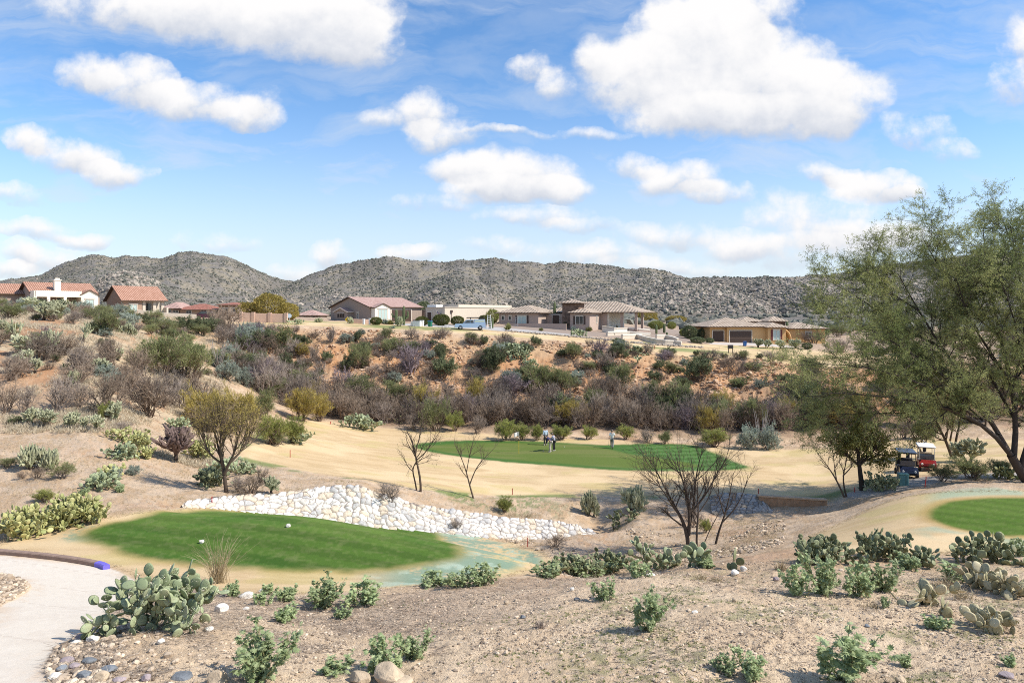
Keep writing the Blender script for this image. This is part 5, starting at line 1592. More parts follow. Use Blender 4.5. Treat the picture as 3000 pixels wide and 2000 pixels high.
for a in [   # shrubs of the left hill and the valley edges
    ('olive', 480, 1106, 132, 150, 'largest wispy green palo verde shrub on the left hillside, left part'),
    ('olive', 555, 1112, 120, 130, 'right part of the largest wispy palo verde, over the grey ocotillo stems'),
    ('olive', 305, 984, 80, 88, 'wispy olive shrub before the corner of the second house'),
    ('olive', 30, 936, 44, 74, 'olive shrub at the left edge of the hilltop'),
    ('bare', 38, 902, 48, 84, 'bare grey shrub in front of the left house wall'),
    ('gold', 200, 905, 36, 40, 'small rusty shrub under the white porch beam'),
    ('sage', 378, 956, 40, 66, 'pale sage shrub on the crest left of the low red roofs'),
    ('sage', 306, 986, 26, 42, 'bluish sage tuft under the wispy olive shrub'),
    ('wisp', 468, 980, 48, 78, 'grey green wispy shrub below the small covered porch'),
    ('dark', 540, 970, 44, 86, 'dark shrub below the low red roofs'),
    ('dark', 600, 974, 46, 70, 'dark green shrub below the maroon parked car'),
    ('dark', 640, 972, 42, 60, 'dark green shrub beside the bare brown one at the block wall'),
    ('brown', 672, 960, 66, 98, 'tall brown twiggy shrub at the left end of the tan block wall'),
    ('brown', 312, 1054, 68, 66, 'bare dark shrub on the red slope left of the palo verde'),
    ('purple', 440, 1072, 40, 38, 'small purple shrub at the foot of the wispy palo verde'),
    ('purple', 135, 976, 24, 46, 'low purple shrub in pale grass above the hillside chollas'),
    ('sage', 665, 1112, 50, 66, 'pale sage mound halfway down the side of the draw'),
    ('sage', 712, 1128, 46, 60, 'pale sage mound lower down the side of the draw'),
    ('sage', 640, 1076, 44, 60, 'pale sage mound under the ocotillo stems'),
    ('brown', 318, 1214, 128, 150, 'left of two big bare brown mesquite shrubs on the lower left hillside'),
    ('brown', 438, 1218, 132, 170, 'right of two big bare brown mesquite shrubs on the lower left hillside'),
    ('brown', 385, 1160, 80, 130, 'bare mesquite shrub above and behind the two big brown ones'),
    ('bare', 168, 1208, 110, 108, 'tall grey bare shrub above the row of chollas'),
    ('bare', 75, 1206, 82, 84, 'grey bare shrub left of the tall grey one'),
    ('brown', 18, 1208, 108, 80, 'bare brown shrub at the left edge above the cholla row'),
    ('bare', 235, 1190, 66, 76, 'grey bare shrub between the tall grey and the big brown ones'),
    ('broom', 311, 1230, 52, 44, 'bright green bush at the end of the cholla row'),
    ('broom', 130, 1470, 36, 62, 'bright green bush behind the yellow green prickly pear hedge'),
    ('dark', 45, 1245, 28, 40, 'small dark bush left of the cholla row'),
    ('gold', 700, 1262, 120, 130, 'golden shrub on the slope behind the golden palo verde tree'),
    ('gold', 600, 1250, 110, 120, 'golden brown shrub left behind the golden palo verde tree'),
    ('olive', 770, 1230, 90, 90, 'olive shrub between the two golden ones at the draw mouth'),
    ('broom', 790, 1300, 84, 100, 'yellow green broom bush at the left end of the straw fairway'),
    ('broom', 855, 1296, 72, 84, 'second yellow green broom bush at the left end of the straw fairway'),
    ('wisp', 815, 1302, 42, 80, 'grey green low shrub under the broom bushes'),
    ('gold', 885, 1233, 96, 100, 'round golden green bush by the head of the straw fairway'),
    ('gold', 935, 1234, 82, 70, 'golden green bush on the right shoulder of the round one'),
    ('wisp', 885, 1150, 46, 66, 'pale green wispy shrub above the round golden bush'),
    ('brown', 70, 1400, 24, 44, 'dry brown shrub on the open slope at left'),
    ('brown', 105, 1402, 36, 60, 'rusty low shrub under the silvery cholla mound'),
    ('wisp', 180, 1400, 48, 70, 'grey green grassy shrub right of the silvery cholla mound'),
    ('wisp', 15, 1370, 30, 60, 'grey green grassy shrub at the left edge of the open slope'),
    ('sage', 340, 1404, 40, 44, 'pale green bush among the tumbled prickly pear pads'),
    ('sage', 392, 1390, 26, 46, 'small blue green bush on the open slope'),
    ('brown', 735, 1444, 72, 110, 'rusty brown shrub right of the golden palo verde trunk'),
    ('bare', 700, 1440, 52, 70, 'dry shrub right behind the golden palo verde trunk'),
    ('bare', 365, 1262, 30, 80, 'grey twiggy mound above the long yellow prickly pear patch'),
    ('bare', 1138, 1466, 48, 84, 'dry grey shrub hanging over the top of the stone wall'),
    ('brown', 1625, 1600, 38, 82, 'brown shrub growing at the foot of the stone wall end'),
    ('bare', 1340, 1552, 36, 44, 'small grey shrub growing out of the stone wall face'),
    ('broom', 1476, 1500, 44, 56, 'green bush on the soil above the middle of the stone wall'),
    ('olive', 1275, 1262, 96, 90, 'olive shrub behind the left end of the putting green'),
    ('broom', 1330, 1262, 56, 54, 'bright yellow green bush behind the left end of the putting green'),
    ('bare', 1218, 1262, 56, 70, 'grey bare shrub behind the young bare tree on the fairway'),
    ('bare', 1395, 1270, 56, 60, 'grey bare shrub left of the row of broom bushes'),
    ('broom', 1485, 1289, 60, 70, 'largest broom bush directly behind the putting green'),
    ('broom', 1530, 1288, 46, 56, 'broom bush just left of the flag behind the putting green'),
    ('broom', 1575, 1289, 46, 46, 'broom bush left of the putting golfers'),
    ('broom', 1645, 1289, 44, 62, 'broom bush right behind the golfers'),
    ('broom', 1725, 1287, 40, 48, 'round broom bush between the golfers and the walking man'),
    ('broom', 1835, 1286, 40, 52, 'round broom bush right of the walking man'),
    ('bare', 1900, 1297, 44, 66, 'grey bare shrub beyond the striped end of the putting green'),
    ('olive', 1948, 1300, 38, 46, 'dark olive bush beyond the striped end of the putting green'),
    ('broom', 2095, 1309, 54, 96, 'wide olive broom bush beyond the right end of the putting green'),
    ('sage', 2195, 1314, 64, 70, 'pale blue green bush left of a bigger one beside the fairway'),
    ('sage', 2250, 1315, 72, 84, 'largest pale blue green bush beside the fairway'),
    ('wisp', 2850, 1400, 60, 110, 'grey green grassy bush right of the golf carts'),
    ('wisp', 2760, 1408, 50, 70, 'grey green grassy bush beside the cart path'),
    ('wisp', 2920, 1398, 56, 80, 'grey green grassy bush under the big mesquite'),
    ('bare', 2650, 1285, 60, 70, 'grey bare shrub at the far side of the fairway behind the carts'),
    ('dark', 2700, 1284, 44, 80, 'dark green shrub at the far side of the fairway behind the carts'),
    ('bare', 2030, 1545, 66, 60, 'grey twiggy shrub behind the bare tree trunks in the gully'),
    ('broom', 2066, 1560, 40, 42, 'green bush in the gully beside the bare tree trunks'),
    # on the red bank
    ('dark', 770, 1028, 66, 80, 'olive dark shrub left of the twin below the tan block wall'),
    ('olive', 828, 1028, 74, 84, 'grey green shrub below the right end of the tan block wall'),
    ('bare', 795, 988, 44, 70, 'grey bare shrub at the crest below the tan block wall'),
    ('gold', 885, 1046, 42, 60, 'yellow green shrub low on the left of the red bank'),
    ('bare', 922, 1062, 58, 44, 'upright grey shrub on the red bank beside the yellow green one'),
    ('bare', 972, 1004, 50, 32, 'dead grey shrub near the crest of the red bank at left'),
    ('dark', 1045, 1004, 36, 34, 'small dark shrub near the crest of the red bank'),
    ('olive', 1052, 1078, 72, 76, 'olive shrub in a hollow of the red bank'),
    ('dark', 1020, 1085, 46, 60, 'dark shrub in the shade under the olive one on the bank'),
    ('wisp', 1150, 1042, 54, 62, 'grey olive shrub high on the middle of the red bank'),
    ('purple', 1200, 1094, 92, 96, 'large purple brown shrub on the middle of the red bank'),
    ('purple', 1245, 1040, 48, 44, 'purple shrub just above the large purple brown one'),
    ('dark', 1290, 1058, 42, 40, 'small dark green shrub on the middle of the red bank'),
    ('dark', 1302, 1108, 62, 84, 'wide dark green shrub on the bank above the wash thicket'),
    ('brown', 1400, 1084, 60, 80, 'brown shrub left of the pale prickly pear on the bank'),
    ('dark', 1450, 1078, 66, 84, 'grey green shrub just below the bank crest left of a dead bush'),
    ('bare', 1493, 1030, 44, 34, 'dead pale bush on the bank crest below the gravel yard'),
    ('dark', 1570, 1018, 34, 34, 'small green shrub on the bank crest below the gravel yard'),
    ('olive', 1580, 1166, 104, 110, 'left half of the biggest olive shrub on the red bank'),
    ('olive', 1640, 1164, 90, 90, 'right half of the biggest olive shrub on the red bank'),
    ('dark', 1545, 1150, 54, 70, 'dark shrub tucked left of the biggest olive shrub'),
    ('sage', 1500, 1130, 44, 60, 'pale sage shrub left of the biggest olive shrub'),
    ('olive', 1678, 1052, 50, 68, 'olive shrub on the crest of the bank left of the purple one'),
    ('purple', 1757, 1046, 58, 74, 'round purple shrub on the crest of the red bank'),
    ('bare', 1780, 1086, 58, 74, 'grey shrub just below the round purple one'),
    ('olive', 1820, 1150, 88, 94, 'round olive green shrub on open red soil of the bank'),
    ('bare', 1760, 1150, 56, 70, 'grey bare shrub left of the round olive green one'),
    ('brown', 1700, 1088, 34, 40, 'small brown shrub on red soil under the crest'),
    ('dark', 1815, 1012, 22, 44, 'small green shrubs beside the rim turf above the purple shrub'),
    ('purple', 1948, 1056, 34, 54, 'low purple grey shrub on the right of the red bank'),
    ('dark', 2056, 1114, 72, 94, 'big dark green shrub on the right of the red bank'),
    ('brown', 2135, 1096, 62, 66, 'brown green shrub right of the big dark green one'),
    ('bare', 2170, 1092, 44, 40, 'pale grassy shrub below the tee sign on the rim'),
    ('brown', 1930, 1120, 36, 56, 'low brown shrub on the right of the red bank'),
    ('wisp', 1965, 1096, 40, 40, 'thin pale shrub on the right of the red bank'),
    ('dark', 2170, 1140, 30, 40, 'small dark shrub at the right foot of the red bank'),
]:
    shrub(*a)

# thicket along the wash: bare mesquites and greyish scrub, tightly packed
WASH = [('bare', 1660, 1232, 82, 112, 'broad purple grey bare shrub in the thicket above the golfers'),
        ('dark', 1930, 1212, 70, 90, 'left of the dark green shrubs rising over the thicket'),
        ('dark', 2000, 1210, 78, 100, 'right of the dark green shrubs rising over the thicket'),
        ('gold', 1240, 1225, 70, 80, 'yellow green shrub showing through the grey thicket at left')]
for a in WASH: shrub(*a)
rw = random.Random(5)
cnt = 0
for px in range(760, 2560, 27):
    for row in range(3):
        x = px + rw.uniform(-16, 16)
        Y = [80.5, 84, 87.5, 91.5][row] + rw.uniform(-1.5, 1.5)
        if row == 2 and rw.random() < (.35 if x < 1500 else .6): continue
        if row == 3 and (rw.random() < .45 or 1330 < x < 1420 or 1690 < x < 1800): continue
        p = ground_at(x, Y)
        kind = rw.choices(['bare', 'brown', 'purple', 'wisp', 'dark', 'gold'], [34, 46, 3, 7, 6, 6])[0]
        h_ = rw.uniform(54, 100) * (.8 if row == 3 else 1)
        w_ = rw.uniform(66, 112)
        lab = {'bare': 'grey bare twigged shrub packed into the thicket along the wash', 'brown': 'brown bare twigged shrub packed into the thicket along the wash', 'purple': 'purplish bare shrub packed into the thicket along the wash', 'wisp': 'thin olive shrub packed into the thicket along the wash',
               'dark': 'dark green shrub packed into the thicket along the wash', 'gold': 'yellowish green shrub packed into the thicket along the wash'}[kind]
        shrub(kind, x, 0, h_, w_, lab, {'bare': 'grey thicket shrubs along the wash', 'brown': 'brown thicket shrubs along the wash', 'purple': 'purplish thicket shrubs along the wash', 'wisp': 'thin olive thicket shrubs', 'dark': 'dark green thicket shrubs', 'gold': 'yellowish thicket shrubs'}[kind], p)
        cnt += 1
# draw between the left hill and the bank
for i in range(46):
    x = rw.uniform(640, 900); Y = rw.uniform(82, 104)
    if Y > 98 and x > 760: continue
    p = ground_at(x, Y)
    kind = rw.choices(['bare', 'brown', 'purple', 'sage', 'wisp', 'dark'], [30, 20, 14, 16, 10, 10])[0]
    shrub(kind, x, 0, rw.uniform(36, 70), rw.uniform(46, 86), {'bare': 'grey bare shrub crowding the draw below the block wall', 'brown': 'brown bare shrub crowding the draw below the block wall', 'purple': 'purplish shrub crowding the draw below the block wall', 'sage': 'pale sage shrub crowding the draw below the block wall',
          'wisp': 'thin olive shrub crowding the draw below the block wall', 'dark': 'dark green shrub crowding the draw below the block wall'}[kind], kind + ' shrubs crowding the draw', p)
# low growth dotted over the red bank and left hill
for i in range(190):
    x = rw.uniform(700, 2300); Y = rw.uniform(93, 107)
    p = ground_at(x, Y)
    kind = rw.choices(['bare', 'brown', 'dark', 'sage', 'wisp'], [25, 25, 25, 10, 15])[0]
    s_ = rw.uniform(12, 38)
    shrub(kind, x, 0, s_, s_ * rw.uniform(1.3, 2), {'bare': 'small grey tuft dotted on the red bank', 'brown': 'small brown tuft dotted on the red bank', 'dark': 'small dark green tuft dotted on the red bank', 'sage': 'small pale tuft dotted on the red bank', 'wisp': 'small olive tuft dotted on the red bank'}[kind], kind + ' tufts on the red bank', p, 'desert_tuft')
for i in range(18):
    x = -20 + i * 40 + rw.uniform(-14, 14); p = ground_at(x, rw.uniform(49, 60)); kd = rw.choice(['bare', 'brown', 'brown'])
    shrub(kd, x, 0, rw.uniform(54, 96), rw.uniform(80, 130), kd.replace('bare', 'grey') + ' leafless mesquite shrub in the belt across the lower left hill', kd + ' mesquite belt on the lower left hill', p)
for i in range(130):
    x = rw.uniform(-40, 660); Y = rw.uniform(52, 102)
    p = ground_at(x, Y)
    kind = rw.choices(['bare', 'brown', 'dark', 'sage', 'wisp', 'olive'], [20, 18, 12, 22, 16, 12])[0]
    s_ = rw.uniform(18, 40)
    shrub(kind, x, 0, s_, s_ * rw.uniform(1.3, 2), {'bare': 'small grey shrub in the dry grass of the left hill', 'brown': 'small brown shrub in the dry grass of the left hill', 'dark': 'small dark shrub in the dry grass of the left hill', 'sage': 'small sage tuft in the dry grass of the left hill', 'wisp': 'small wispy shrub in the dry grass of the left hill', 'olive': 'small olive shrub in the dry grass of the left hill'}[kind], kind + ' growth on the left hill', p)
# valley floor far right, below the big tree
for i in range(34):
    x = rw.uniform(2300, 3100); Y = rw.uniform(80, 100)
    p = ground_at(x, Y)
    kind = rw.choices(['bare', 'brown', 'dark', 'wisp'], [30, 30, 20, 20])[0]
    shrub(kind, x, 0, rw.uniform(50, 90), rw.uniform(60, 110), {'bare': 'grey shrub seen through the big mesquite across the fairway', 'brown': 'brown shrub seen through the big mesquite across the fairway', 'dark': 'dark green shrub seen through the big mesquite across the fairway', 'wisp': 'olive shrub seen through the big mesquite across the fairway'}[kind], kind + ' shrubs behind the big mesquite', p)
for i in range(44):
    x = rw.uniform(2380, 3150); p = ground_at(x, rw.uniform(108, 165)); kd = rw.choice(['bare', 'brown', 'dark', 'wisp', 'olive'])
    shrub(kd, x, 0, rw.uniform(24, 50), rw.uniform(40, 80), {'bare': 'grey', 'brown': 'brown', 'dark': 'dark green', 'wisp': 'thin olive', 'olive': 'olive green'}[kd] + ' desert shrub on the rim plain behind the big mesquite', kd + ' shrubs on the rim plain', p)
# ocotillo like grey wands on the draw's left side
def ocotillo(px, py, hpx, n, label, seed):
    p = at(px, py); k = p.y / F; rng = np.random.default_rng(seed); h = hpx * k
    b_ = rng.normal(0, .12, (n, 3)); b_[:, 2] = 0
    pts, rad = grow(rng, b_, dome_dirs(rng, n, .75), np.full(n, .045), rng.uniform(.6, 1.0, n) * h, 6, .07, .10, .35)
    A = Acc(); A.add(tubes(pts, rad, 4), 0, rng.random(n))
    tag(link('ocotillo', A.mesh('ocotillo', (M_TWIG_PALE,)), None, tuple(p)), label, 'shrub')


M_TWIG_PALE = leaf_mat("pale_wand", (.22, .19, .17), (.36, .32, .29), 0, .1, .9)
ocotillo(640, 1080, 95, 22, 'tall fan of grey ocotillo wands right of the wispy palo verde', 1)
ocotillo(690, 1060, 80, 18, 'grey ocotillo wands leaning right in the draw', 2)
ocotillo(735, 1090, 80, 18, 'grey ocotillo wands low in the draw', 3)
ocotillo(970, 1000, 48, 12, 'small grey ocotillo on the left crest of the red bank', 4)
ocotillo(2230, 1300, 110, 26, 'pale leafless wands rising over the largest blue green bush', 6)

# weeds of the foreground
for a in [
    (773, 1982, 142, 165, 'largest leafy green weed at the bottom left of centre', None, False, 2),
    (1128, 1966, 100, 120, 'leafy weed behind the two tan boulders', None, False, 0),
    (1212, 1926, 70, 82, 'leafy weed right of the one behind the boulders', None, False, 2),
    (985, 1972, 44, 92, 'low spreading weed left of the tan boulders', None, False, 1),
    (958, 1778, 86, 100, 'taller grey green weed of the pair below the big tee', None, False, 2),
    (1062, 1772, 72, 110, 'wider grey green weed of the pair below the big tee', None, False, 0),
    (1265, 1720, 46, 86, 'weed against the teal turf of the tee', None, False, 0),
    (1345, 1722, 48, 76, 'dark low weed left of the one reaching over the teal turf', None, False, 2),
    (1412, 1714, 66, 84, 'tall weed reaching over the right end of the teal turf', None, False, 0),
    (835, 1822, 44, 60, 'small round weed on the litter below the weed pair', None, True, 0),
    (1005, 1810, 30, 42, 'tiny bright weed with a shadow streak on the litter', None, True, 0),
    (768, 1772, 36, 44, 'small weed beside the white flat rock', None, True, 1),
    (842, 1758, 36, 58, 'small weed on the straw edge left of the weed pair', None, True, 0),
    (682, 1746, 38, 46, 'round weed at the foot of the tall dry grass clump', None, True, 0),
    (788, 1742, 30, 40, 'small weed between the tall grass and the weed pair', None, True, 1),
    (1767, 1758, 58, 68, 'small upright weed alone on the gravel right of centre', None, False, 1),
    (1895, 1843, 120, 104, 'tall upright weed with a long shadow right of centre', None, False, 3),
    (2128, 1970, 50, 74, 'low weed left of the bushy one at the bottom right', None, False, 0),
    (2195, 1986, 76, 92, 'bushy low weed at the bottom right of centre', None, False, 2),
    (2465, 1988, 148, 180, 'largest leafy weed at the bottom right with a wide shadow', None, False, 3),
    (2335, 1742, 84, 80, 'left of the pale weeds in front of the dark prickly pear thicket', None, False, 0),
    (2405, 1738, 112, 92, 'tall pale weed in front of the dark prickly pear thicket', None, False, 2),
    (2510, 1748, 96, 90, 'broad pale weed in front of the dark prickly pear thicket', None, False, 0),
    (2585, 1730, 86, 84, 'right of the pale weeds in front of the dark prickly pear thicket', None, False, 2),
    (2744, 1841, 36, 58, 'small weed right of the green sprouts under the ragged prickly pear', None, True, 0),
    (2652, 1951, 34, 38, 'tiny bright weed right of the largest bottom right weed', None, True, 0),
    (2590, 1778, 30, 26, 'tiny weed below the broad pale weed', None, True, 1),
    (2658, 1667, 42, 54, 'bright weed hugging the right of the dark prickly pear thicket', None, True, 0),
    (2985, 1628, 52, 54, 'weed at the right edge beside the rising dark prickly pear', None, False, 0),
    (2790, 1700, 50, 80, 'pale weed in dry grass left of the leaning tan prickly pear', None, False, 1),
    (1612, 1694, 48, 90, 'green weed covering the left dark prickly pear on the bank', None, False, 2),
    (1702, 1692, 46, 90, 'green weed in front of the large round pads', None, False, 0),
    (1780, 1680, 40, 70, 'green weed between the shaded pads and the dead stems', None, False, 2),
    (1868, 1690, 46, 66, 'green weed left of the big upright pads', None, False, 0),
    (2070, 1662, 30, 50, 'small weed under the long flat pads', None, True, 0),
    (245, 1450, 20, 26, 'left of two tiny green weeds on the left slope', None, True, 0),
    (352, 1442, 20, 26, 'right of two tiny green weeds on the left slope', None, True, 0),
    (2960, 1950, 30, 44, 'small green weed at the bottom right edge', None, True, 1),
]:
    px, py, h_, w_, lab, grp, small, v_ = a
    weed(px, py, h_, w_, lab, grp, small, v_)

# ------------------------------------------------------------------ trees
def scaled(lines, s): return [[(x * s, y * s, z * s, r * s) for (x, y, z, r) in ln] for ln in lines]


M_BARK = mat("mesquite_bark", (.062, .048, .040), .95, .35, 5, .8)
M_BARK2 = leaf_mat("branch_bark", (.035, .028, .024), (.10, .08, .065), 0, 0, .9)
M_BARK3 = leaf_mat("young_bark", (.08, .058, .043), (.17, .125, .09), 0, .1, .9)

# golden palo verde by the left slope
b_ = at(664, 1442); k = b_.y / F
s = 300 * k
add_tree('palo_verde_tree', 'golden twigged palo verde tree with a dark leaning trunk left of the stone wall', 'tree', b_,
         scaled([[(.0, 0, -.02, .022), (-.02, 0, .14, .018), (-.03, .01, .24, .016), (-.10, .04, .42, .011), (-.15, .06, .64, .006)],
                 [(-.02, 0, .18, .016), (.02, -.02, .27, .013), (.10, -.05, .40, .010), (.15, -.06, .60, .006)],
                 [(-.03, 0, .24, .014), (-.04, -.06, .45, .010), (-.02, -.08, .72, .005)],
                 [(.02, 0, .28, .012), (.13, .06, .40, .010), (.20, .10, .58, .006)],
                 [(-.03, .02, .26, .011), (-.14, -.06, .38, .009), (-.21, -.08, .58, .005)]], s),
         [(9, .3, .42, .14 * s, .30 * s, 4, .10, .22, .6, .009), (5, .2, .5, .09 * s, .2 * s, 3, .15, .14, .6, .006), (5, .2, .5, .05 * s, .11 * s, 3, .15, .1, .7, .004)],
         M_BARK3, M_LEAF_GOLD, (.10, .015, 4, .5, .55), 41)


def bare_tree(px, py, hpx, label, lines, spec, seed, leafm=None, leaf=None, bark=M_BARK3):
    b0 = at(px, py); s = hpx * b0.y / F
    sp = [(k, t0, an, l0 * s, l1 * s, ns, wg, up, rr, mn) for (k, t0, an, l0, l1, ns, wg, up, rr, mn) in spec]
    return add_tree('young_mesquite_tree', label, 'tree', b0, scaled(lines, s), sp, bark, leafm, leaf, seed, (-1,), 6, None)


SPB = [(6, .35, .6, .16, .34, 5, .16, .10, .6, .008), (4, .25, .55, .09, .2, 4, .18, .08, .6, .006), (3, .2, .6, .05, .12, 3, .2, .05, .7, .004)]
bare_tree(1226, 1438, 225, 'young mesquite with two crooked trunks and a few leaves on the fairway edge',
          [[(.03, 0, -.02, .017), (.03, 0, .18, .015), (-.03, 0, .38, .012), (-.04, .02, .52, .010), (-.10, .03, .68, .007), (-.2, .05, .85, .004)],
           [(-.02, 0, -.02, .011), (-.05, .02, .14, .010), (-.09, .02, .28, .009), (-.02, 0, .40, .007)],
           [(-.03, 0, .40, .009), (.09, -.02, .50, .007), (.2, -.03, .66, .005), (.28, -.03, .78, .003)],
           [(-.04, 0, .52, .008), (.02, .03, .72, .006), (.04, .03, .92, .003)]], SPB, 51, M_LEAF_MESQ, (.13, .035, 1, -.3, .35))
bare_tree(1378, 1456, 185, 'small leafless vase shaped tree on the fairway edge',
          [[(.05, 0, -.02, .016), (-.02, 0, .22, .013), (-.06, 0, .40, .010), (-.14, .02, .62, .006), (-.26, .03, .85, .003)],
           [(-.01, 0, .2, .012), (.07, 0, .42, .009), (.17, -.02, .58, .006), (.36, -.03, .76, .003)],
           [(-.06, 0, .4, .009), (-.02, .03, .64, .006), (.05, .04, .92, .003)]], SPB, 52)
bare_tree(2003, 1596, 285, 'large leafless multi stemmed mesquite in the gully right of centre',
          [[(.05, 0, -.03, .024), (.04, 0, .16, .021), (-.03, 0, .30, .016), (-.13, .02, .46, .011), (-.22, .04, .66, .007), (-.33, .05, .86, .003)],
           [(.05, 0, .10, .02), (.06, -.02, .30, .016), (.03, -.04, .52, .011), (-.04, -.06, .72, .007), (-.10, -.06, .95, .003)],
           [(.05, 0, .18, .017), (.12, .03, .42, .013), (.13, .05, .66, .008), (.20, .06, .94, .003)],
           [(.06, 0, .32, .013), (.22, -.03, .52, .009), (.32, -.05, .74, .005), (.42, -.06, .9, .003)],
           [(-.03, 0, .30, .013), (-.12, -.04, .40, .010), (-.2, -.06, .55, .007), (-.36, -.08, .72, .003)]],
          [(11, .22, .5, .16, .36, 5, .14, .10, .55, .010), (5, .2, .5, .09, .22, 4, .17, .06, .6, .006), (4, .2, .55, .05, .12, 3, .2, .04, .7, .005)], 53, M_LEAF_GOLD, (.09, .03, 1, -.2, .12), M_TWIG_DARK)
bare_tree(2042, 1600, 255, 'thin leafless tree behind the large gully mesquite',
          [[(.0, 0, -.03, .014), (-.01, 0, .2, .012), (.03, 0, .40, .010), (.0, .02, .62, .006), (.03, .03, .86, .003)],
           [(-.01, 0, .26, .010), (-.08, 0, .44, .008), (-.12, .02, .70, .004)], [(.03, 0, .4, .008), (.14, 0, .56, .006), (.20, .02, .8, .003)]], SPB, 54, None, None, M_TWIG_DARK)
bare_tree(2100, 1592, 235, 'leafless tree leaning right at the edge of the gully',
          [[(-.02, 0, -.03, .015), (.02, 0, .16, .013), (.10, 0, .34, .010), (.16, .02, .56, .007), (.22, .03, .88, .003)],
           [(.06, 0, .26, .010), (.22, 0, .42, .008), (.34, .02, .62, .005), (.40, .02, .86, .003)], [(.10, 0, .34, .009), (.04, .04, .56, .006), (.02, .05, .86, .003)]], SPB, 55, None, None, M_TWIG_DARK)
bare_tree(2060, 1600, 130, 'slender leaning sapling low beside the gully mesquite',
          [[(-.02, 0, -.03, .012), (.16, 0, .40, .010), (.34, 0, .72, .008), (.5, .02, 1.0, .004)]], SPB[:2], 56, None, None, M_TWIG_DARK)
bare_tree(2472, 1456, 155, 'young leafless tree with forked trunk left of the yellow leaved ash',
          [[(.02, 0, -.02, .020), (-.06, 0, .16, .018), (-.14, 0, .34, .014), (-.28, .02, .56, .009), (-.5, .03, .86, .004)],
           [(.06, 0, -.02, .018), (0, 0, .18, .015), (-.02, 0, .42, .012), (.06, .02, .66, .007), (.10, .02, .92, .004)],
           [(-.02, 0, .40, .011), (.14, 0, .56, .009), (.24, .02, .84, .004)], [(-.14, 0, .34, .011), (-.16, .04, .60, .007), (-.2, .04, .92, .004)]], SPB, 57)
# second pair of far mesquites at the carts
for (px, py, h_, lab, sd_) in ((2792, 1342, 170, 'small mesquite with slanting trunks behind the golf carts', 58), (2705, 1340, 120, 'thin mesquite behind the white roofed cart', 59)):
    bare_tree(px, py, h_, lab, [[(0, 0, -.03, .03), (-.1, 0, .25, .024), (-.22, 0, .5, .016), (-.34, .05, .8, .007)], [(.04, 0, -.03, .026), (.04, 0, .3, .020), (.12, 0, .6, .012), (.2, .04, .95, .006)], [(-.05, 0, .3, .016), (-.06, -.1, .6, .010), (-.1, -.1, .9, .005)]],
              [(8, .3, .6, .2, .4, 4, .16, .08, .6, .010), (5, .2, .6, .1, .25, 3, .2, .04, .6, .007), (4, .2, .6, .06, .14, 3, .2, 0, .7, .004)], sd_, M_LEAF_MESQ, (.16, .05, 3, -.5, .9))
# yellow leaved ash
b0 = at(2522, 1436); k = b0.y / F; s = 205 * k
add_tree('ash_tree', 'yellow green leaved ash tree with a straight dark trunk left of the golf carts', 'tree', b0,
         scaled([[(.02, 0, -.03, .040), (.0, 0, .2, .033), (-.03, 0, .40, .028), (-.05, 0, .62, .018), (-.04, .02, .92, .006)],
                 [(-.02, 0, .36, .022), (.10, -.03, .50, .016), (.22, -.05, .66, .008)], [(-.03, 0, .36, .020), (-.18, .04, .50, .014), (-.30, .06, .64, .007)],
                 [(-.03, 0, .44, .018), (.04, .12, .60, .012), (.10, .2, .8, .006)], [(-.03, 0, .44, .018), (-.1, -.14, .60, .012), (-.16, -.2, .78, .006)], [(.02, 0, .40, .014), (.16, .06, .44, .010), (.30, .08, .50, .006)]], s),
         [(9, .3, .7, .12 * s, .24 * s, 4, .16, .05, .6, .012), (5, .2, .6, .09 * s, .18 * s, 3, .2, .02, .6, .008), (4, .2, .6, .05 * s, .10 * s, 2, .2, 0, .7, .005)],
         M_BARK2, M_LEAF_ASH, (.14, .085, 4, -.5, .95), 61)

# the big mesquite at the right
def L3(pts):
    return [px3(px, py, Y + DEEP) + (r * .88,) for (px, py, Y, r) in pts]


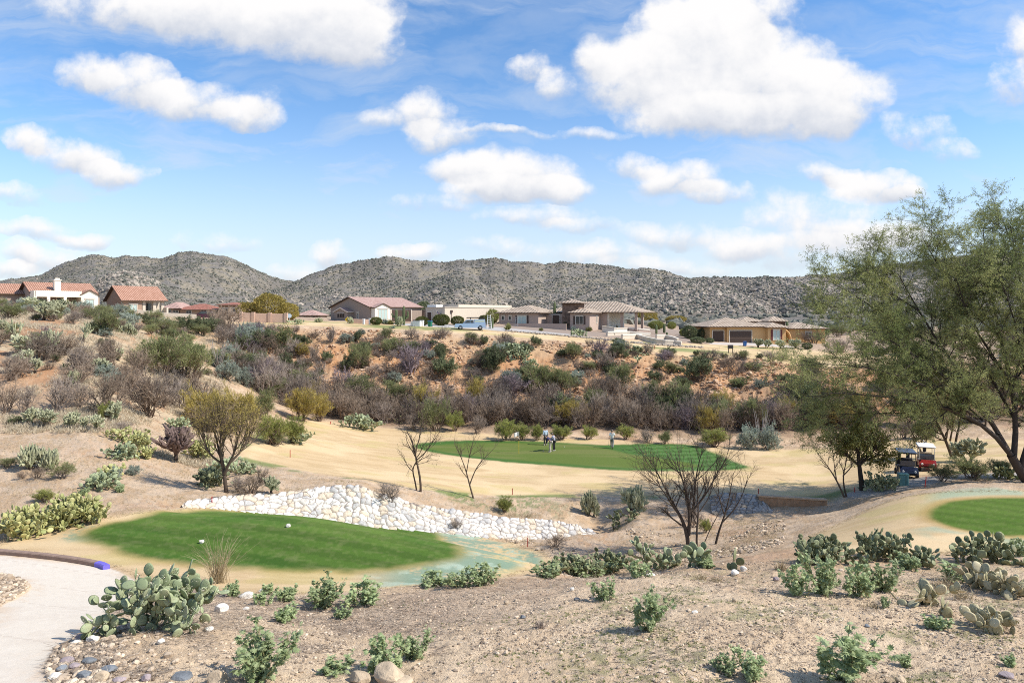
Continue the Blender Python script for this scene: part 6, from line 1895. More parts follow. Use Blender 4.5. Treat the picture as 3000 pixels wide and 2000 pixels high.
DEEP = 5.0
base = np.array(px3(3062, 1462, 40.5 + DEEP))
LIMBS = [
    [(3062, 1470, 40.5, .40), (3020, 1425, 40.4, .36), (2985, 1375, 40.3, .33), (2962, 1332, 40.2, .30)],
    [(2964, 1335, 40.2, .20), (2925, 1272, 40, .17), (2860, 1222, 39.7, .145), (2780, 1192, 39.2, .12), (2690, 1174, 38.7, .085), (2590, 1160, 38.2, .055), (2480, 1148, 37.7, .03), (2390, 1150, 37.4, .02)],
    [(2955, 1322, 40.2, .19), (2900, 1225, 40.2, .16), (2835, 1125, 40.4, .13), (2755, 1015, 40.8, .095), (2690, 910, 41, .06), (2630, 800, 41.3, .03)],
    [(2970, 1340, 40.2, .22), (2985, 1250, 40.6, .19), (2968, 1130, 41, .15), (2925, 980, 41.6, .11), (2900, 820, 42, .07), (2880, 680, 42.3, .03)],
    [(2990, 1370, 40.3, .22), (3045, 1200, 40.6, .19), (3070, 1030, 41, .14), (3060, 850, 41.4, .09), (3030, 680, 41.6, .04)],
    [(3020, 1400, 40.4, .2), (3130, 1230, 41, .16), (3260, 1100, 41.4, .11), (3380, 980, 41.8, .05)],
    [(2905, 1240, 40, .11), (2805, 1130, 39.2, .095), (2700, 1050, 38.6, .07), (2590, 985, 38, .045), (2470, 925, 37.6, .025)],
    [(2865, 1226, 39.7, .10), (2745, 1140, 38.6, .08), (2630, 1095, 37.9, .06), (2510, 1068, 37.2, .04), (2420, 1060, 36.9, .03), (2335, 1070, 36.6, .018)],
    [(3068, 1000, 41, .10), (3160, 860, 41, .07), (3210, 720, 41, .03)],
    [(2925, 985, 41.6, .09), (2850, 860, 42, .06), (2795, 750, 42.5, .04), (2740, 660, 43, .02)],
    [(2968, 1130, 41, .12), (3010, 960, 40, .09), (2985, 800, 39.4, .05), (2960, 660, 39, .025)],
    [(2835, 1125, 40.4, .10), (2770, 1090, 41.8, .08), (2660, 1020, 43, .05), (2560, 930, 44, .025)],
    [(2780, 1192, 39.2, .08), (2680, 1210, 39.6, .06), (2560, 1210, 40, .04), (2440, 1212, 40.4, .025), (2350, 1222, 40.6, .015)],
    [(2755, 1015, 40.8, .07), (2640, 960, 40.2, .05), (2530, 880, 39.8, .035), (2440, 830, 39.4, .02)],
    [(2925, 1272, 40, .10), (2860, 1180, 42, .08), (2790, 1120, 44, .06), (2700, 1090, 46, .03)],
    [(2925, 985, 41.6, .08), (2835, 905, 41, .06), (2760, 800, 40.5, .04), (2700, 690, 40, .02)],
    [(2968, 1130, 41, .10), (2900, 1030, 40, .08), (2835, 930, 39.2, .05), (2800, 810, 38.6, .025)],
    [(3065, 900, 41.2, .08), (2990, 780, 41.6, .05), (2935, 640, 42, .02)],
    [(2985, 1250, 40.6, .12), (2905, 1110, 42.2, .09), (2840, 990, 43.2, .05), (2800, 860, 44, .02)],
    [(3045, 1200, 40.6, .12), (3000, 1080, 39.4, .09), (2975, 940, 38.6, .05), (2920, 790, 38, .02)],
    [(2880, 1232, 39.8, .09), (2800, 1160, 41, .07), (2720, 1120, 42, .045), (2610, 1050, 42.6, .02)],
    [(2690, 910, 41, .045), (2600, 850, 40.5, .03), (2545, 770, 40, .018)],
]
lines = [[(x - base[0], y - base[1], z - base[2], r) for (x, y, z, r) in L3(l)] for l in LIMBS]
add_tree('mesquite_tree', 'huge spreading mesquite with dark curving limbs filling the right edge', 'tree', base, lines,
         [(20, .15, .75, 1.2, 3.3, 5, .15, .04, .42, .018), (8, .2, .65, .7, 1.7, 4, .17, .02, .55, .010), (6, .2, .6, .35, .85, 3, .2, -.03, .6, .006)],
         M_BARK2, M_LEAF_MESQ, (.155, .03, 7, -.45, .84), 71, (-1,), 10, bare_first=1, loose=.3)
# hilltop trees seen over the rim
for (px, py, h_, w_, lab) in ((728, 930, 48, 70, 'rusty green mesquite behind the left part of the tan block wall'), (790, 930, 72, 100, 'largest rusty green mesquite behind the tan block wall'), (846, 930, 48, 60, 'rusty green mesquite at the right end of the tan block wall')):
    ball_ = put('rim_mesquite', BALL['gold'][0], px, py, h_, w_, 1.05, 2.05, lab, 'tree', None, ground_at(px, 126))

# ------------------------------------------------------------------ houses on the far rim
def tile_mat(name, c1, c2, period=.30):
    m, t, b = new_mat(name)
    N = t.nodes.new; L = t.links.new
    uv = N('ShaderNodeUVMap'); sp = N('ShaderNodeSeparateXYZ'); L(uv.outputs[0], sp.inputs[0])

    def mm(op, a, b_=None):
        n = N('ShaderNodeMath'); n.operation = op
        for i, v in enumerate((a, b_)):
            if v is None: continue
            if isinstance(v, (int, float)): n.inputs[i].default_value = v
            else: L(v, n.inputs[i])
        return n.outputs[0]
    s_ = mm('SINE', mm('MULTIPLY', sp.outputs[0], 2 * PI / period))
    fr = mm('FRACT', mm('DIVIDE', sp.outputs[1], .38))
    h = mm('ADD', mm('MULTIPLY', s_, .5), mm('MULTIPLY', fr, -.25))
    cb = N('ShaderNodeCombineXYZ'); L(mm('FLOOR', mm('DIVIDE', sp.outputs[0], period)), cb.inputs[0]); L(mm('FLOOR', mm('DIVIDE', sp.outputs[1], .38)), cb.inputs[1])
    wn = N('ShaderNodeTexWhiteNoise'); wn.noise_dimensions = '2D'; L(cb.outputs[0], wn.inputs['Vector'])
    mx = N('ShaderNodeMix'); mx.data_type = 'RGBA'; mx.inputs[6].default_value = (*c1, 1); mx.inputs[7].default_value = (*c2, 1)
    L(wn.outputs['Value'], mx.inputs[0])
    groove = mm('MULTIPLY_ADD', s_, .30); groove.node.inputs[2].default_value = .80
    sc2 = N('ShaderNodeVectorMath'); sc2.operation = 'SCALE'; L(mx.outputs[2], sc2.inputs[0]); L(groove, sc2.inputs['Scale'])
    L(sc2.outputs[0], b.inputs['Base Color']); b.inputs['Roughness'].default_value = .85
    bp = N('ShaderNodeBump'); bp.inputs['Strength'].default_value = .8; bp.inputs['Distance'].default_value = .08; L(h, bp.inputs['Height']); L(bp.outputs[0], b.inputs['Normal'])
    return m


T_TERRA = tile_mat("terracotta_tiles", (.43, .215, .135), (.56, .31, .215))
T_TAN = tile_mat("tan_tiles", (.37, .28, .20), (.54, .43, .33), .62)
T_RED = tile_mat("red_tiles", (.33, .12, .08), (.45, .19, .13))
T_PINK = tile_mat("pinkish_tiles", (.46, .28, .235), (.58, .39, .33))
S_TAUPE = mat("taupe_stucco", (.34, .265, .215), .95, .08, 3, .3)
S_BROWN = mat("brown_stucco", (.36, .25, .18), .95, .08, 3, .3)
S_CREAM = mat("cream_stucco", (.78, .70, .58), .95, .05, 3, .3)
S_PALE = mat("pale_stucco", (.60, .52, .42), .95, .07, 3, .3)
S_PINK = mat("pinkish_stucco", (.44, .335, .275), .95, .07, 3, .3)
S_GOLD = mat("golden_stucco", (.58, .36, .165), .95, .07, 3, .3)
S_BLOCK = mat("block_wall", (.52, .36, .275), .95, .12, 4, .3)
M_TRIM = mat("pale_trim", (.70, .63, .53), .8, .05)
M_FASC = mat("dark_fascia", (.10, .065, .045), .8, .1)
M_WOODD = mat("dark_door_wood", (.075, .048, .036), .6, .2, 8)
M_SHUT = mat("dark_shutter", (.07, .045, .035), .6, .1)
M_SHUTR = mat("maroon_shutter", (.14, .035, .028), .6, .1)
M_STONEV = mat("stone_veneer", (.19, .125, .09), .9, .5, 2.2, .8)
M_WHITE = mat("white_paint", (.80, .79, .76), .5, .04)
M_BLACK = mat("black_plastic", (.015, .015, .016), .5, .1)
M_GREYP = mat("grey_paint", (.40, .41, .42), .5, .08)
M_RUBBER = mat("rubber", (.02, .02, .02), .85, .15)


def glass_mat(name, col, rough=.08):
    m, t, b = new_mat(name)
    b.inputs['Base Color'].default_value = (*col, 1); b.inputs['Roughness'].default_value = rough; b.inputs['Specular IOR Level'].default_value = .8
    nz_ = t.nodes.new('ShaderNodeTexNoise'); nz_.inputs['Scale'].default_value = 1.5
    bp = t.nodes.new('ShaderNodeBump'); bp.inputs['Strength'].default_value = .04; t.links.new(nz_.outputs[0], bp.inputs['Height']); t.links.new(bp.outputs[0], b.inputs['Normal'])
    return m


M_GLASS = glass_mat("window_glass", (.035, .05, .055))
M_GLASSG = glass_mat("curtained_glass", (.42, .52, .48), .3)


class House:
    def __init__(s, name, label, px, Y, th, base=None, cat='house'):
        X = (px - 1500) / F * Y
        z = float(H(X, Y)) if base is None else base
        s.root = thing(name, label, cat, (X, Y, z), R(th)); s.z0 = z

    def block(s, x0, x1, y0, y1, h, m, name='wall', gable=None, rise=0, down=1.5):
        """wall block; gable 'f' carries the wall up to a ridge running away from the front, 'r' to one running along it"""
        mb = MB()
        if gable == 'f':
            xm = (x0 + x1) / 2
            mb.prism([(x0, -down), (x1, -down), (x1, h), (xm, h + rise), (x0, h)], y0, y1)
        elif gable == 'r':
            ym = (y0 + y1) / 2
            b = len(mb.v); o_ = [(y0, -down), (y1, -down), (y1, h), (ym, h + rise), (y0, h)]
            mb.v += [(x0, y, z) for y, z in o_] + [(x1, y, z) for y, z in o_]
            mb.f += [[4, 3, 2, 1, 0], [5, 6, 7, 8, 9]] + [[i, (i + 1) % 5, 5 + (i + 1) % 5, 5 + i] for i in range(5)]
            mb.m += [0] * 7; mb.uv += [[(0, 0)] * len(f) for f in mb.f]
        else:
            mb.box(((x0 + x1) / 2, (y0 + y1) / 2, (h - down) / 2), (x1 - x0, y1 - y0, h + down))
        return mb.build(name, m, s.root)

    def roof(s, polys, m, th=.16, fascia=M_FASC, name='roof'):
        """polys: top faces, the first edge of each along its eave; given thickness downwards"""
        mb = MB(); edges = {}
        key = lambda p: tuple(round(c, 3) for c in p)
        for P in polys:
            P = [Vector(p) for p in P]
            u = (P[1] - P[0]).normalized(); n = (P[1] - P[0]).cross(P[2] - P[0]).normalized()
            if n.z < 0: P = [P[1], P[0]] + P[:1:-1]; u = (P[1] - P[0]).normalized(); n = (P[1] - P[0]).cross(P[2] - P[0]).normalized()
            v = n.cross(u)
            mb.poly(P, 0, [((p - P[0]).dot(u) + 50, (p - P[0]).dot(v)) for p in P])
            mb.poly([p - Vector((0, 0, th)) for p in reversed(P)], 1)
            for i in range(len(P)):
                a, b = P[i], P[(i + 1) % len(P)]
                k = frozenset((key(a), key(b)))
                edges.setdefault(k, []).append((a, b))
        for k, e in edges.items():
            if len(e) == 1:
                a, b = e[0]; d = Vector((0, 0, th))
                mb.poly([a, a - d, b - d, b], 1)
        return mb.build(name, [m, fascia], s.root)

    def gable(s, x0, x1, y0, y1, h, rise, m, axis='f', ov=.45, name='roof', fascia=M_FASC):
        if axis == 'f':
            xm = (x0 + x1) / 2; k = rise / ((x1 - x0) / 2); e = h - ov * k + .12
            a, b, c = (x0 - ov), xm, (x1 + ov)
            t = h + rise + .12
            return s.roof([[(c, y0 - ov, e), (c, y1 + ov, e), (b, y1 + ov, t), (b, y0 - ov, t)], [(a, y1 + ov, e), (a, y0 - ov, e), (b, y0 - ov, t), (b, y1 + ov, t)]], m, name=name, fascia=fascia)
        ym = (y0 + y1) / 2; k = rise / ((y1 - y0) / 2); e = h - ov * k + .12; t = h + rise + .12
        a, c = y0 - ov, y1 + ov
        return s.roof([[(x0 - ov, a, e), (x1 + ov, a, e), (x1 + ov, ym, t), (x0 - ov, ym, t)], [(x1 + ov, c, e), (x0 - ov, c, e), (x0 - ov, ym, t), (x1 + ov, ym, t)]], m, name=name, fascia=fascia)

    def hip(s, x0, x1, y0, y1, h, rise, m, ov=.6, name='roof'):
        a, b, c, d = x0 - ov, x1 + ov, y0 - ov, y1 + ov
        e = h + .02; t = h + rise
        w, l = b - a, d - c
        if w >= l:
            r0, r1 = (a + l / 2, (c + d) / 2, t), (b - l / 2, (c + d) / 2, t)
        else:
            r0, r1 = ((a + b) / 2, c + w / 2, t), ((a + b) / 2, d - w / 2, t)
        A, B_, C_, D_ = (a, c, e), (b, c, e), (b, d, e), (a, d, e)
        if abs(w - l) < .05:
            r = ((a + b) / 2, (c + d) / 2, t)
            P = [[A, B_, r], [B_, C_, r], [C_, D_, r], [D_, A, r]]
        elif w >= l:
            P = [[A, B_, r1, r0], [B_, C_, r1], [C_, D_, r0, r1], [D_, A, r0]]
        else:
            P = [[A, B_, r0], [B_, C_, r1, r0], [C_, D_, r1], [D_, A, r0, r1]]
        return s.roof(P, m, name=name)

    def _put(s, mb, face, x, z, off):
        """local frame of a wall face: 'f' front at y=off, 'r' right side at x=off"""
        if face == 'f':
            return Matrix.Translation((x, off, z))
        return Matrix.Translation((off, x, z)) @ Matrix.Rotation(PI / 2, 4, 'Z')

    def window(s, face, off, x, z, w, h, frame=M_TRIM, glass=M_GLASS, shut=None, mull=1):
        M = s._put(None, face, x, z, off)
        mb = MB(); t = .09
        for (cx, cz, sx, sz) in ((-w / 2, 0, t, h + t), (w / 2, 0, t, h + t), (0, h / 2 + t * .2, w - t, t), (0, -h / 2 - t * .2, w - t, t)):
            mb.box((cx, -.04, cz), (sx, .10, sz), M=M)
        for i in range(mull):
            mb.box((-w / 2 + w * (i + 1) / (mull + 1), -.04, 0), (.06, .07, h - .1), M=M)
        fr = mb.build('window', frame, s.root)
        MB().box((0, -.012, 0), (w - t, .03, h - t * .6), M=M).build('pane', glass, fr)
        MB().box((0, -.07, h / 2 + .14), (w + .3, .16, .10), M=M).build('lintel', M_TRIM, fr)
        if shut is not None:
            for sg in (-1, 1):
                MB().box((sg * (w / 2 + .24), -.05, 0), (.38, .07, h + .1), M=M).build('shutter', shut, fr)
        return fr

    def door(s, face, off, x, w, h, m, name='door', panels=0, z=0):
        M = s._put(None, face, x, z, off)
        mb = MB().box((0, -.03, h / 2), (w, .08, h), M=M)
        for i in range(1, panels + 1):
            mb.box((0, -.08, h * i / (panels + 1)), (w - .1, .03, .05), M=M)
        d = mb.build(name, m, s.root)
        mb = MB(); t = .12
        mb.box((-w / 2 - t / 2, -.05, h / 2), (t, .12, h), M=M).box((w / 2 + t / 2, -.05, h / 2), (t, .12, h), M=M).box((0, -.05, h + t / 2), (w + 2 * t, .12, t), M=M)
        mb.build('door_frame', M_TRIM, d)
        return d

    def columns(s, pts, h, w, m, z0=-.8):
        for (x, y) in pts:
            MB().box((x, y, (h + z0) / 2), (w, w, h - z0)).build('column', m, s.root)


# left house with the white porch and chimney
hA = House('porch_house', 'terracotta roofed house with a long white porch and a white chimney at the far left', 95, 112, -45)
hA.block(-10, 0, 0, 9, 2.85, S_TAUPE, gable='f', rise=1.75)
hA.gable(-10, 0, 0, 9, 2.85, 1.75, T_TERRA, 'f', .5)
hA.block(-16, -6.4, -5.0, 0.1, 2.75, S_TAUPE, gable='f', rise=1.7, name='wing_wall'); hA.gable(-16, -6.4, -5, .6, 2.75, 1.7, T_TERRA, 'f', .5, 'wing_roof')
ch = MB().box((-.9, 3.6, 3.9), (1.1, .9, 2.0)).build('chimney', S_CREAM, hA.root)
MB().box((-.9, 3.6, 4.97), (1.3, 1.1, .14)).build('chimney_cap', S_CREAM, ch)
MB().box((-.9, 3.6, 5.18), (.9, .6, .28)).build('chimney_hood', S_CREAM, ch)
MB().box((1.7, 3.05, 2.95), (3.2, 6.4, .22)).box((3.2, 3.05, 2.55), (.3, 6.4, 1.0)).box((1.6, -.2, 2.55), (3.2, .3, 1.0)).build('porch_beam', S_CREAM, hA.root)
hA.columns([(3.2, -.2), (3.2, 1.6), (3.2, 3.9)], 2.1, .42, S_CREAM)
MB().box((1.6, -.2, .9), (.3, .3, 2.4)).build('column', S_CREAM, hA.root)
hA.block(.02, 3.3, 6.2, 8.7, 2.5, S_CREAM, 'bay_wall', gable='r', rise=.75)
hA.gable(.02, 3.3, 6.2, 8.7, 2.5, .75, T_TERRA, 'r', .18, 'bay_roof')
hA.window('r', 3.3, 7.45, .95, 1.2, 1.5, M_TRIM, M_GLASSG)
hA.window('r', 0, 1.5, 1.2, 1.4, 1.3); hA.window('r', 0, 4.2, 1.0, 1.8, 1.9)
hA.block(.02, .5, 8.72, 9.6, 2.1, S_TAUPE, 'side_wall')
# second house
hB = House('gable_house', 'tan stucco gable house with terracotta roof and a columned corner porch on the left hilltop', 362, 122, -45)
hB.block(-10.5, 0, 0, 3, 2.45, S_BROWN, gable='f', rise=2.5)
hB.block(-10.5, -2.6, 3, 6.8, 2.45, S_PALE, 'back_wall')
hB.gable(-10.5, 0, 0, 6.8, 2.45, 2.5, T_TERRA, 'f', .55)
hB.columns([(-.35, 5.2), (-.35, 6.6), (-.35, 3.4)], 2.4, .5, S_PALE)
MB().box((-.35, 5.1, 2.28), (.4, 3.6, .36)).build('porch_beam', S_PALE, hB.root)
hB.window('f', 0, -4.2, .9, .9, 1.3); hB.window('f', 0, -2.3, .9, .9, 1.3)
hB.window('r', 0, 1.6, 1.0, 1.2, 1.1, M_TRIM, M_GLASSG); hB.window('r', -2.6, 4.6, 1.0, 1.4, 1.8)
MB().box((.2, 6.9, .25), (2.5, .3, 1.6)).build('porch_wall', S_PALE, hB.root)
# the low roofs beyond
for (nm, lab, px0, px1, ye, yr, tile) in (('tan_roof_house', 'low house with a tan hip roof behind the covered corner porch', 468, 530, 903, 884, T_PINK), ('red_roof_house', 'low house with a red hip roof behind the maroon car', 506, 632, 907, 889, T_RED), ('far_roof_house', 'low house with a red roof left of the rusty trees', 630, 706, 893, 885, T_RED), ('pink_roof_house', 'small pinkish roofed house right of the tan block wall', 858, 938, 927, 911, T_PINK)):
    Y = 160
    h_ = House(nm, lab, px0, Y, 0)
    w_ = (px1 - px0) / F * Y; ze = (HY - ye) / F * Y - h_.z0; rs = (ye - yr) / F * Y
    if nm == 'far_roof_house': Y = 170
    h_.block(.6, w_ - .6, .6, 8, max(ze, .6), S_BROWN)
    h_.hip(.6, w_ - .6, .6, 8, max(ze, .6), rs, tile)
    h_.window('f', .6, w_ * .35, max(ze, .6) * .55, 1.3, .8); h_.window('f', .6, w_ * .7, max(ze, .6) * .55, 1.3, .8)
# gable house at the left of the rim row
hD = House('taupe_gable_house', 'taupe stucco gable house with a faded red tile roof and a pale window bay', 1083, 128, -45)
hD.block(-14, 0, 0, 12, 2.7, S_TAUPE, gable='f', rise=1.9)
hD.gable(-14, 0, 0, 12, 2.7, 1.9, T_PINK, 'f', .4)
hD.block(.02, 1.3, .3, 3.8, 2.55, S_CREAM, 'bay_wall', gable='r', rise=.75); hD.gable(.02, 1.3, .3, 3.8, 2.55, .75, T_PINK, 'r', .22, 'bay_roof')
hD.window('r', 1.3, 2.05, 1.25, 2.0, 2.0, M_TRIM, M_GLASSG, None, 2)
hD.door('r', 0, 7.2, 4.6, 2.2, M_WOODD, 'garage_door', 3)
hD.block(-10.4, -5.6, -1.3, -.02, 1.75, S_TAUPE, 'entry_wall', gable='f', rise=.75); hD.gable(-10.4, -5.6, -1.3, -.3, 1.75, .75, T_PINK, 'f', .25, 'entry_roof', M_TRIM)
for x in (-8.9, -8.0, -7.1): hD.window('f', -1.3, x, 1.05, .45, .6, M_SHUT)
hD.window('f', 0, -4.0, .9, .6, 1.3)
# flat roofed adobe
hE = House('adobe_house', 'flat roofed grey tan adobe house with a long sunlit side', 1303, 130, -45)
hE.block(-5.9, 0, 0, 20, 3.1, S_PALE)
MB().box((-2.95, 10, 3.16), (6.1, 20.2, .12)).build('parapet', S_PALE, hE.root)
hE.block(-9, -3.0, 6, 21, 3.75, S_PALE, 'upper_wall')
hE.block(-10.5, -5.92, 2.6, 7, 2.7, S_TAUPE, 'entry_wall')
hE.block(-17, -13.4, 2, 8, 2.7, S_TAUPE, 'left_wall'); hE.block(-13.38, -10.52, 5.5, 9, 2.3, S_TAUPE, 'link_wall')
hE.door('f', 0, -4.6, 1.3, 2.2, M_WOODD); hE.window('f', 0, -1.7, 1.0, 1.2, 1.6); hE.window('f', 2, -15.2, 1.1, 1.0, 1.5); hE.door('f', 2.6, -8.5, 1.6, 2.1, M_WOODD, 'entry_door')
MB().box((.12, 1.6, 2.35), (.25, .4, .5)).build('wall_lamp', M_SHUT, hE.root)
MB().tube([(.12, 1.6, 2.1), (.12, 1.6, -.5)], .05).build('downpipe', M_FASC, hE.root)
MB().box((-4.5, 1.2, 3.42), (2.8, 1.6, .5)).build('roof_vent_box', M_WHITE, hE.root)
# tile roofed house in the middle
hF = House('tile_roof_house', 'pinkish house with brown hip tile roofs and a square stone tower', 1577, 131, -24, -2.35)
hF.block(-8.3, 0, 0, 11, 2.62, S_PINK); hF.hip(-8.3, 0, 0, 11, 2.62, 1.5, T_TAN, .7)
hF.window('f', 0, -3.4, 1.15, 1.9, 1.7, M_TRIM, M_GLASSG, M_SHUT); hF.window('f', 0, -7.4, 1.6, .6, .8); hF.window('f', 0, -5.9, 1.6, .6, .8)
hF.block(3.8, 7.1, 3.0, 6.5, 4.5, M_STONEV, 'tower_wall'); hF.hip(3.8, 7.1, 3.0, 6.5, 4.5, .75, T_TAN, .7, 'tower_roof')
hF.block(6.4, 10.2, .2, 9, 2.62, S_PINK, 'right_wing_wall'); hF.hip(6.4, 10.2, .2, 9, 2.62, .85, T_TAN, .6, 'right_wing_roof')
hF.window('f', .2, 8.2, 1.2, 1.5, 1.5, M_TRIM, M_GLASS, M_SHUT); hF.window('r', 10.2, 4.6, 1.3, .6, 1.3)
hF.block(-1, 11.6, 7.0, 19, 2.75, S_PINK, 'rear_wall'); hF.hip(-1, 17.6, 7.0, 19, 2.75, 2.2, T_TAN, .7, 'rear_roof')
hF.block(11.62, 11.9, 7.1, 18.8, 2.7, S_CREAM, 'sunlit_wall')  # paler slab than the other walls, sunlight put into its colour
hF.columns([(17.2, 7.4), (17.2, 12.5), (14.4, 7.4)], 2.7, .45, S_PINK)
hF.block(.02, 6.3, 4.2, 4.8, 2.4, S_PINK, 'entry_wall'); hF.door('f', 4.2, 2.1, 1.5, 2.2, M_WOODD); hF.window('f', 4.2, 5.2, 1.2, 1.0, 1.6)
hF.block(-8.4, 6.3, -1.9, -1.65, .55, S_PINK, 'patio_wall')
# golden house with the garage doors
hG = House('garage_house', 'golden stucco house with tan hip roofs and two dark garage doors', 2083, 131, 6, -5.5)
hG.block(0, 3.2, .6, 11, 3.1, S_GOLD, 'left_wall'); hG.block(3.22, 11.0, 0, 11, 3.1, S_GOLD)
hG.hip(-.2, 11.0, .1, 11, 3.1, 1.75, T_TAN, .75)
hG.door('f', .6, 1.65, 2.2, 2.3, M_WOODD, 'garage_door', 3); hG.door('f', 0, 5.9, 4.4, 2.3, M_WOODD, 'garage_door', 3)
hG.block(11.02, 14.6, -.9, 9, 3.0, S_GOLD, 'right_wing_wall'); hG.hip(11.02, 14.6, -.9, 9, 3.0, .9, T_TAN, .65, 'right_wing_roof')
hG.window('f', -.9, 12.7, 1.5, 1.4, 1.9, M_TRIM, M_GLASSG, M_SHUTR)
hG.block(14.2, 17.6, 5, 9, 4.1, M_STONEV, 'tower_wall'); hG.hip(14.2, 17.6, 5, 9, 4.1, 1.0, T_TAN, .6, 'tower_roof')
hG.block(9.5, 13.8, 7.5, 13, 4.0, S_GOLD, 'rear_wall'); hG.hip(9.5, 13.8, 7.5, 13, 4.0, 1.0, T_TAN, .6, 'rear_roof')
hG.block(16.6, 24, 1.5, 10, 2.7, S_GOLD, 'far_wing_wall'); hG.hip(16.6, 24, 1.5, 10, 2.7, 1.2, T_TAN, .6, 'far_wing_roof')
hG.window('f', 1.5, 20.5, 1.3, 1.3, 1.3)
MB().tube([(14.9, 1.0, 2.5), (15.6, 1.0, 2.35), (16.2, 1.0, 1.8), (16.5, 1.0, 1.0), (16.55, 1.0, -.5)], .22, 6).build('buttress', S_GOLD, hG.root)

# walls on the rim
def wallrun(name, label, pts, h, w, m, cap=None, cat='wall', pil=None):
    """free standing wall along ground points; pts in (photo x, depth)"""
    P = [ground_at(*p) for p in pts]
    root = thing(name, label, cat, tuple(P[0]))
    Q_ = resample(P, max(10, len(P) * 4)) if len(P) > 2 else resample(P, 8)
    loc = [p - P[0] for p in Q_]
    ribbon(loc, w, h, 0, 'wall_body', m, root)
    if cap is not None: ribbon([p + Vector((0, 0, h)) for p in loc], w + .1, .09, .16, 'cap', cap, root)
    if pil:
        for q in np.linspace(0, len(loc) - 1, pil).astype(int):
            MB().box((loc[q].x, loc[q].y, loc[q].z + h / 2), (.5, .5, h + .35)).build('pilaster', m, root)
    return root


wallrun('block_wall', 'tan block wall with pilasters under the rusty green trees', [(706, 113.5), (770, 114), (838, 114.5)], 1.5, .22, S_BLOCK, None, pil=4)
wallrun('low_block_wall', 'low pinkish block wall before the taupe gable house', [(1035, 119), (1070, 119), (1130, 121)], .75, .25, S_BLOCK)
wallrun('low_garden_wall', 'low pale wall crossing below the second house porch', [(405, 112), (490, 113), (575, 114)], .8, .25, S_PALE)
wallrun('garden_wall', 'pale garden wall with a cap right of the tile roofed house', [(1765, 128), (1800, 126), (1836, 128)], .9, .3, S_CREAM, S_PALE)
wallrun('patio_wall', 'grey garden wall right of the pale capped one', [(1842, 131), (1870, 131), (1902, 132)], .75, .3, S_PINK, M_TRIM)
wallrun('retaining_wall', 'upper curving cream retaining wall in the gravel yard', [(1778, 121), (1800, 122.5), (1840, 125), (1905, 126)], .55, .35, S_PALE, M_TRIM)
wallrun('retaining_wall', 'middle curving cream retaining wall, bending round two short saguaros', [(1822, 117.5), (1850, 119.5), (1876, 122), (1903, 122.5)], .6, .35, S_PALE, M_TRIM)
wallrun('retaining_wall', 'lowest wavy cream retaining wall nearest the fairway', [(1868, 120.5), (1895, 117.5), (1925, 115.8), (1950, 115.5), (1975, 116), (1996, 115.4)], .6, .35, S_PALE, M_TRIM)
wallrun('retaining_wall', 'short rounded retaining wall behind the two short saguaros', [(1922, 123), (1950, 124.5), (1970, 123), (1986, 120.5)], .6, .35, S_PALE, M_TRIM)

# ------------------------------------------------------------------ garden plants of the rim
for a in [
    ('hedge', 1102, 951, 22, 34, 'clipped rounded shrub beside the left green bin'),
    ('hedge', 1237, 953, 26, 40, 'clipped rounded shrub in front of the adobe entry'),
    ('hedge', 1293, 953, 32, 50, 'largest clipped rounded shrub by the adobe corner'),
    ('hedge', 1340, 952, 26, 40, 'clipped rounded shrub behind the front of the pickup'),
    ('hedge', 1418, 952, 28, 34, 'bushy shrub behind the back of the pickup'),
    ('yellow', 1587, 943, 22, 16, 'left yellow green ball shrub in the tile house entry'),
    ('yellow', 1603, 943, 21, 16, 'right yellow green ball shrub in the tile house entry'),
    ('darkball', 1664, 960, 24, 32, 'round dark green shrub in front of the right wing window'),
    ('darkball', 1684, 962, 18, 24, 'smaller shrub right of the round dark green one'),
    ('gold', 1718, 960, 17, 30, 'low golden shrub before the sunlit house wall'),
    ('yellow', 1923, 964, 24, 46, 'yellow green bush over the retaining walls'),
    ('yellow', 1968, 963, 20, 26, 'small yellow green bush right end of the retaining walls'),
    ('darkball', 2020, 992, 38, 44, 'dark rounded bush left of the golden garage house'),
    ('darkball', 2062, 994, 34, 40, 'dark rounded bush touching the golden garage house corner'),
    ('darkball', 2044, 1004, 17, 44, 'low wide bush at the left of the driveway'),
    ('darkball', 2080, 1004, 14, 26, 'small low bush next to the small garage door'),
    ('yellow', 2005, 985, 22, 30, 'pale green shrub sloping down left of the dark bushes'),
    ('darkball', 2365, 1022, 18, 30, 'dark shrub right of the golden house, near the big mesquite'),
    ('gold', 1895, 949, 40, 66, 'brown green tree behind the grey garden wall'),
    ('darkball', 1240, 932, 48, 50, 'tall dark green bush between the taupe and adobe houses'),
    ('yellow', 1437, 947, 42, 54, 'leafy green citrus tree between the adobe and tile roofed houses'),
    ('gold', 1980, 945, 20, 60, 'brown shrubs behind the golden house left roof'),
    ('darkball', 700, 905, 40, 40, 'dark tree behind the low red roofs'),
]:
    ball(*a)
saguaro(1183, 952, 58, 9, 'tall saguaro with a raised right arm before the taupe garage', [(.42, 1, .62, -.1), (.35, 1, .45, .4)])
saguaro(1161, 950, 46, 9, 'straight saguaro left of the armed one before the taupe garage', [(.5, -1, .6, 0)])
saguaro(1625, 956, 74, 9, 'tallest saguaro with small arms in front of the stone tower', [(.36, -1, .52, 0), (.36, 1, .46, .1)])
saguaro(1436, 961, 38, 6, 'left of two thin saguaros beside the white ladder')
saguaro(1443, 961, 34, 6, 'right of two thin saguaros beside the white ladder')
saguaro(1760, 959, 36, 9, 'thick saguaro at the sunlit corner of the tile roofed house')
saguaro(1736, 961, 24, 7, 'short saguaro left of the thick one by the house corner')
saguaro(1743, 962, 16, 6, 'stub saguaro between the short and the thick one')
saguaro(1923, 978, 29, 7, 'left short saguaro among the retaining walls')
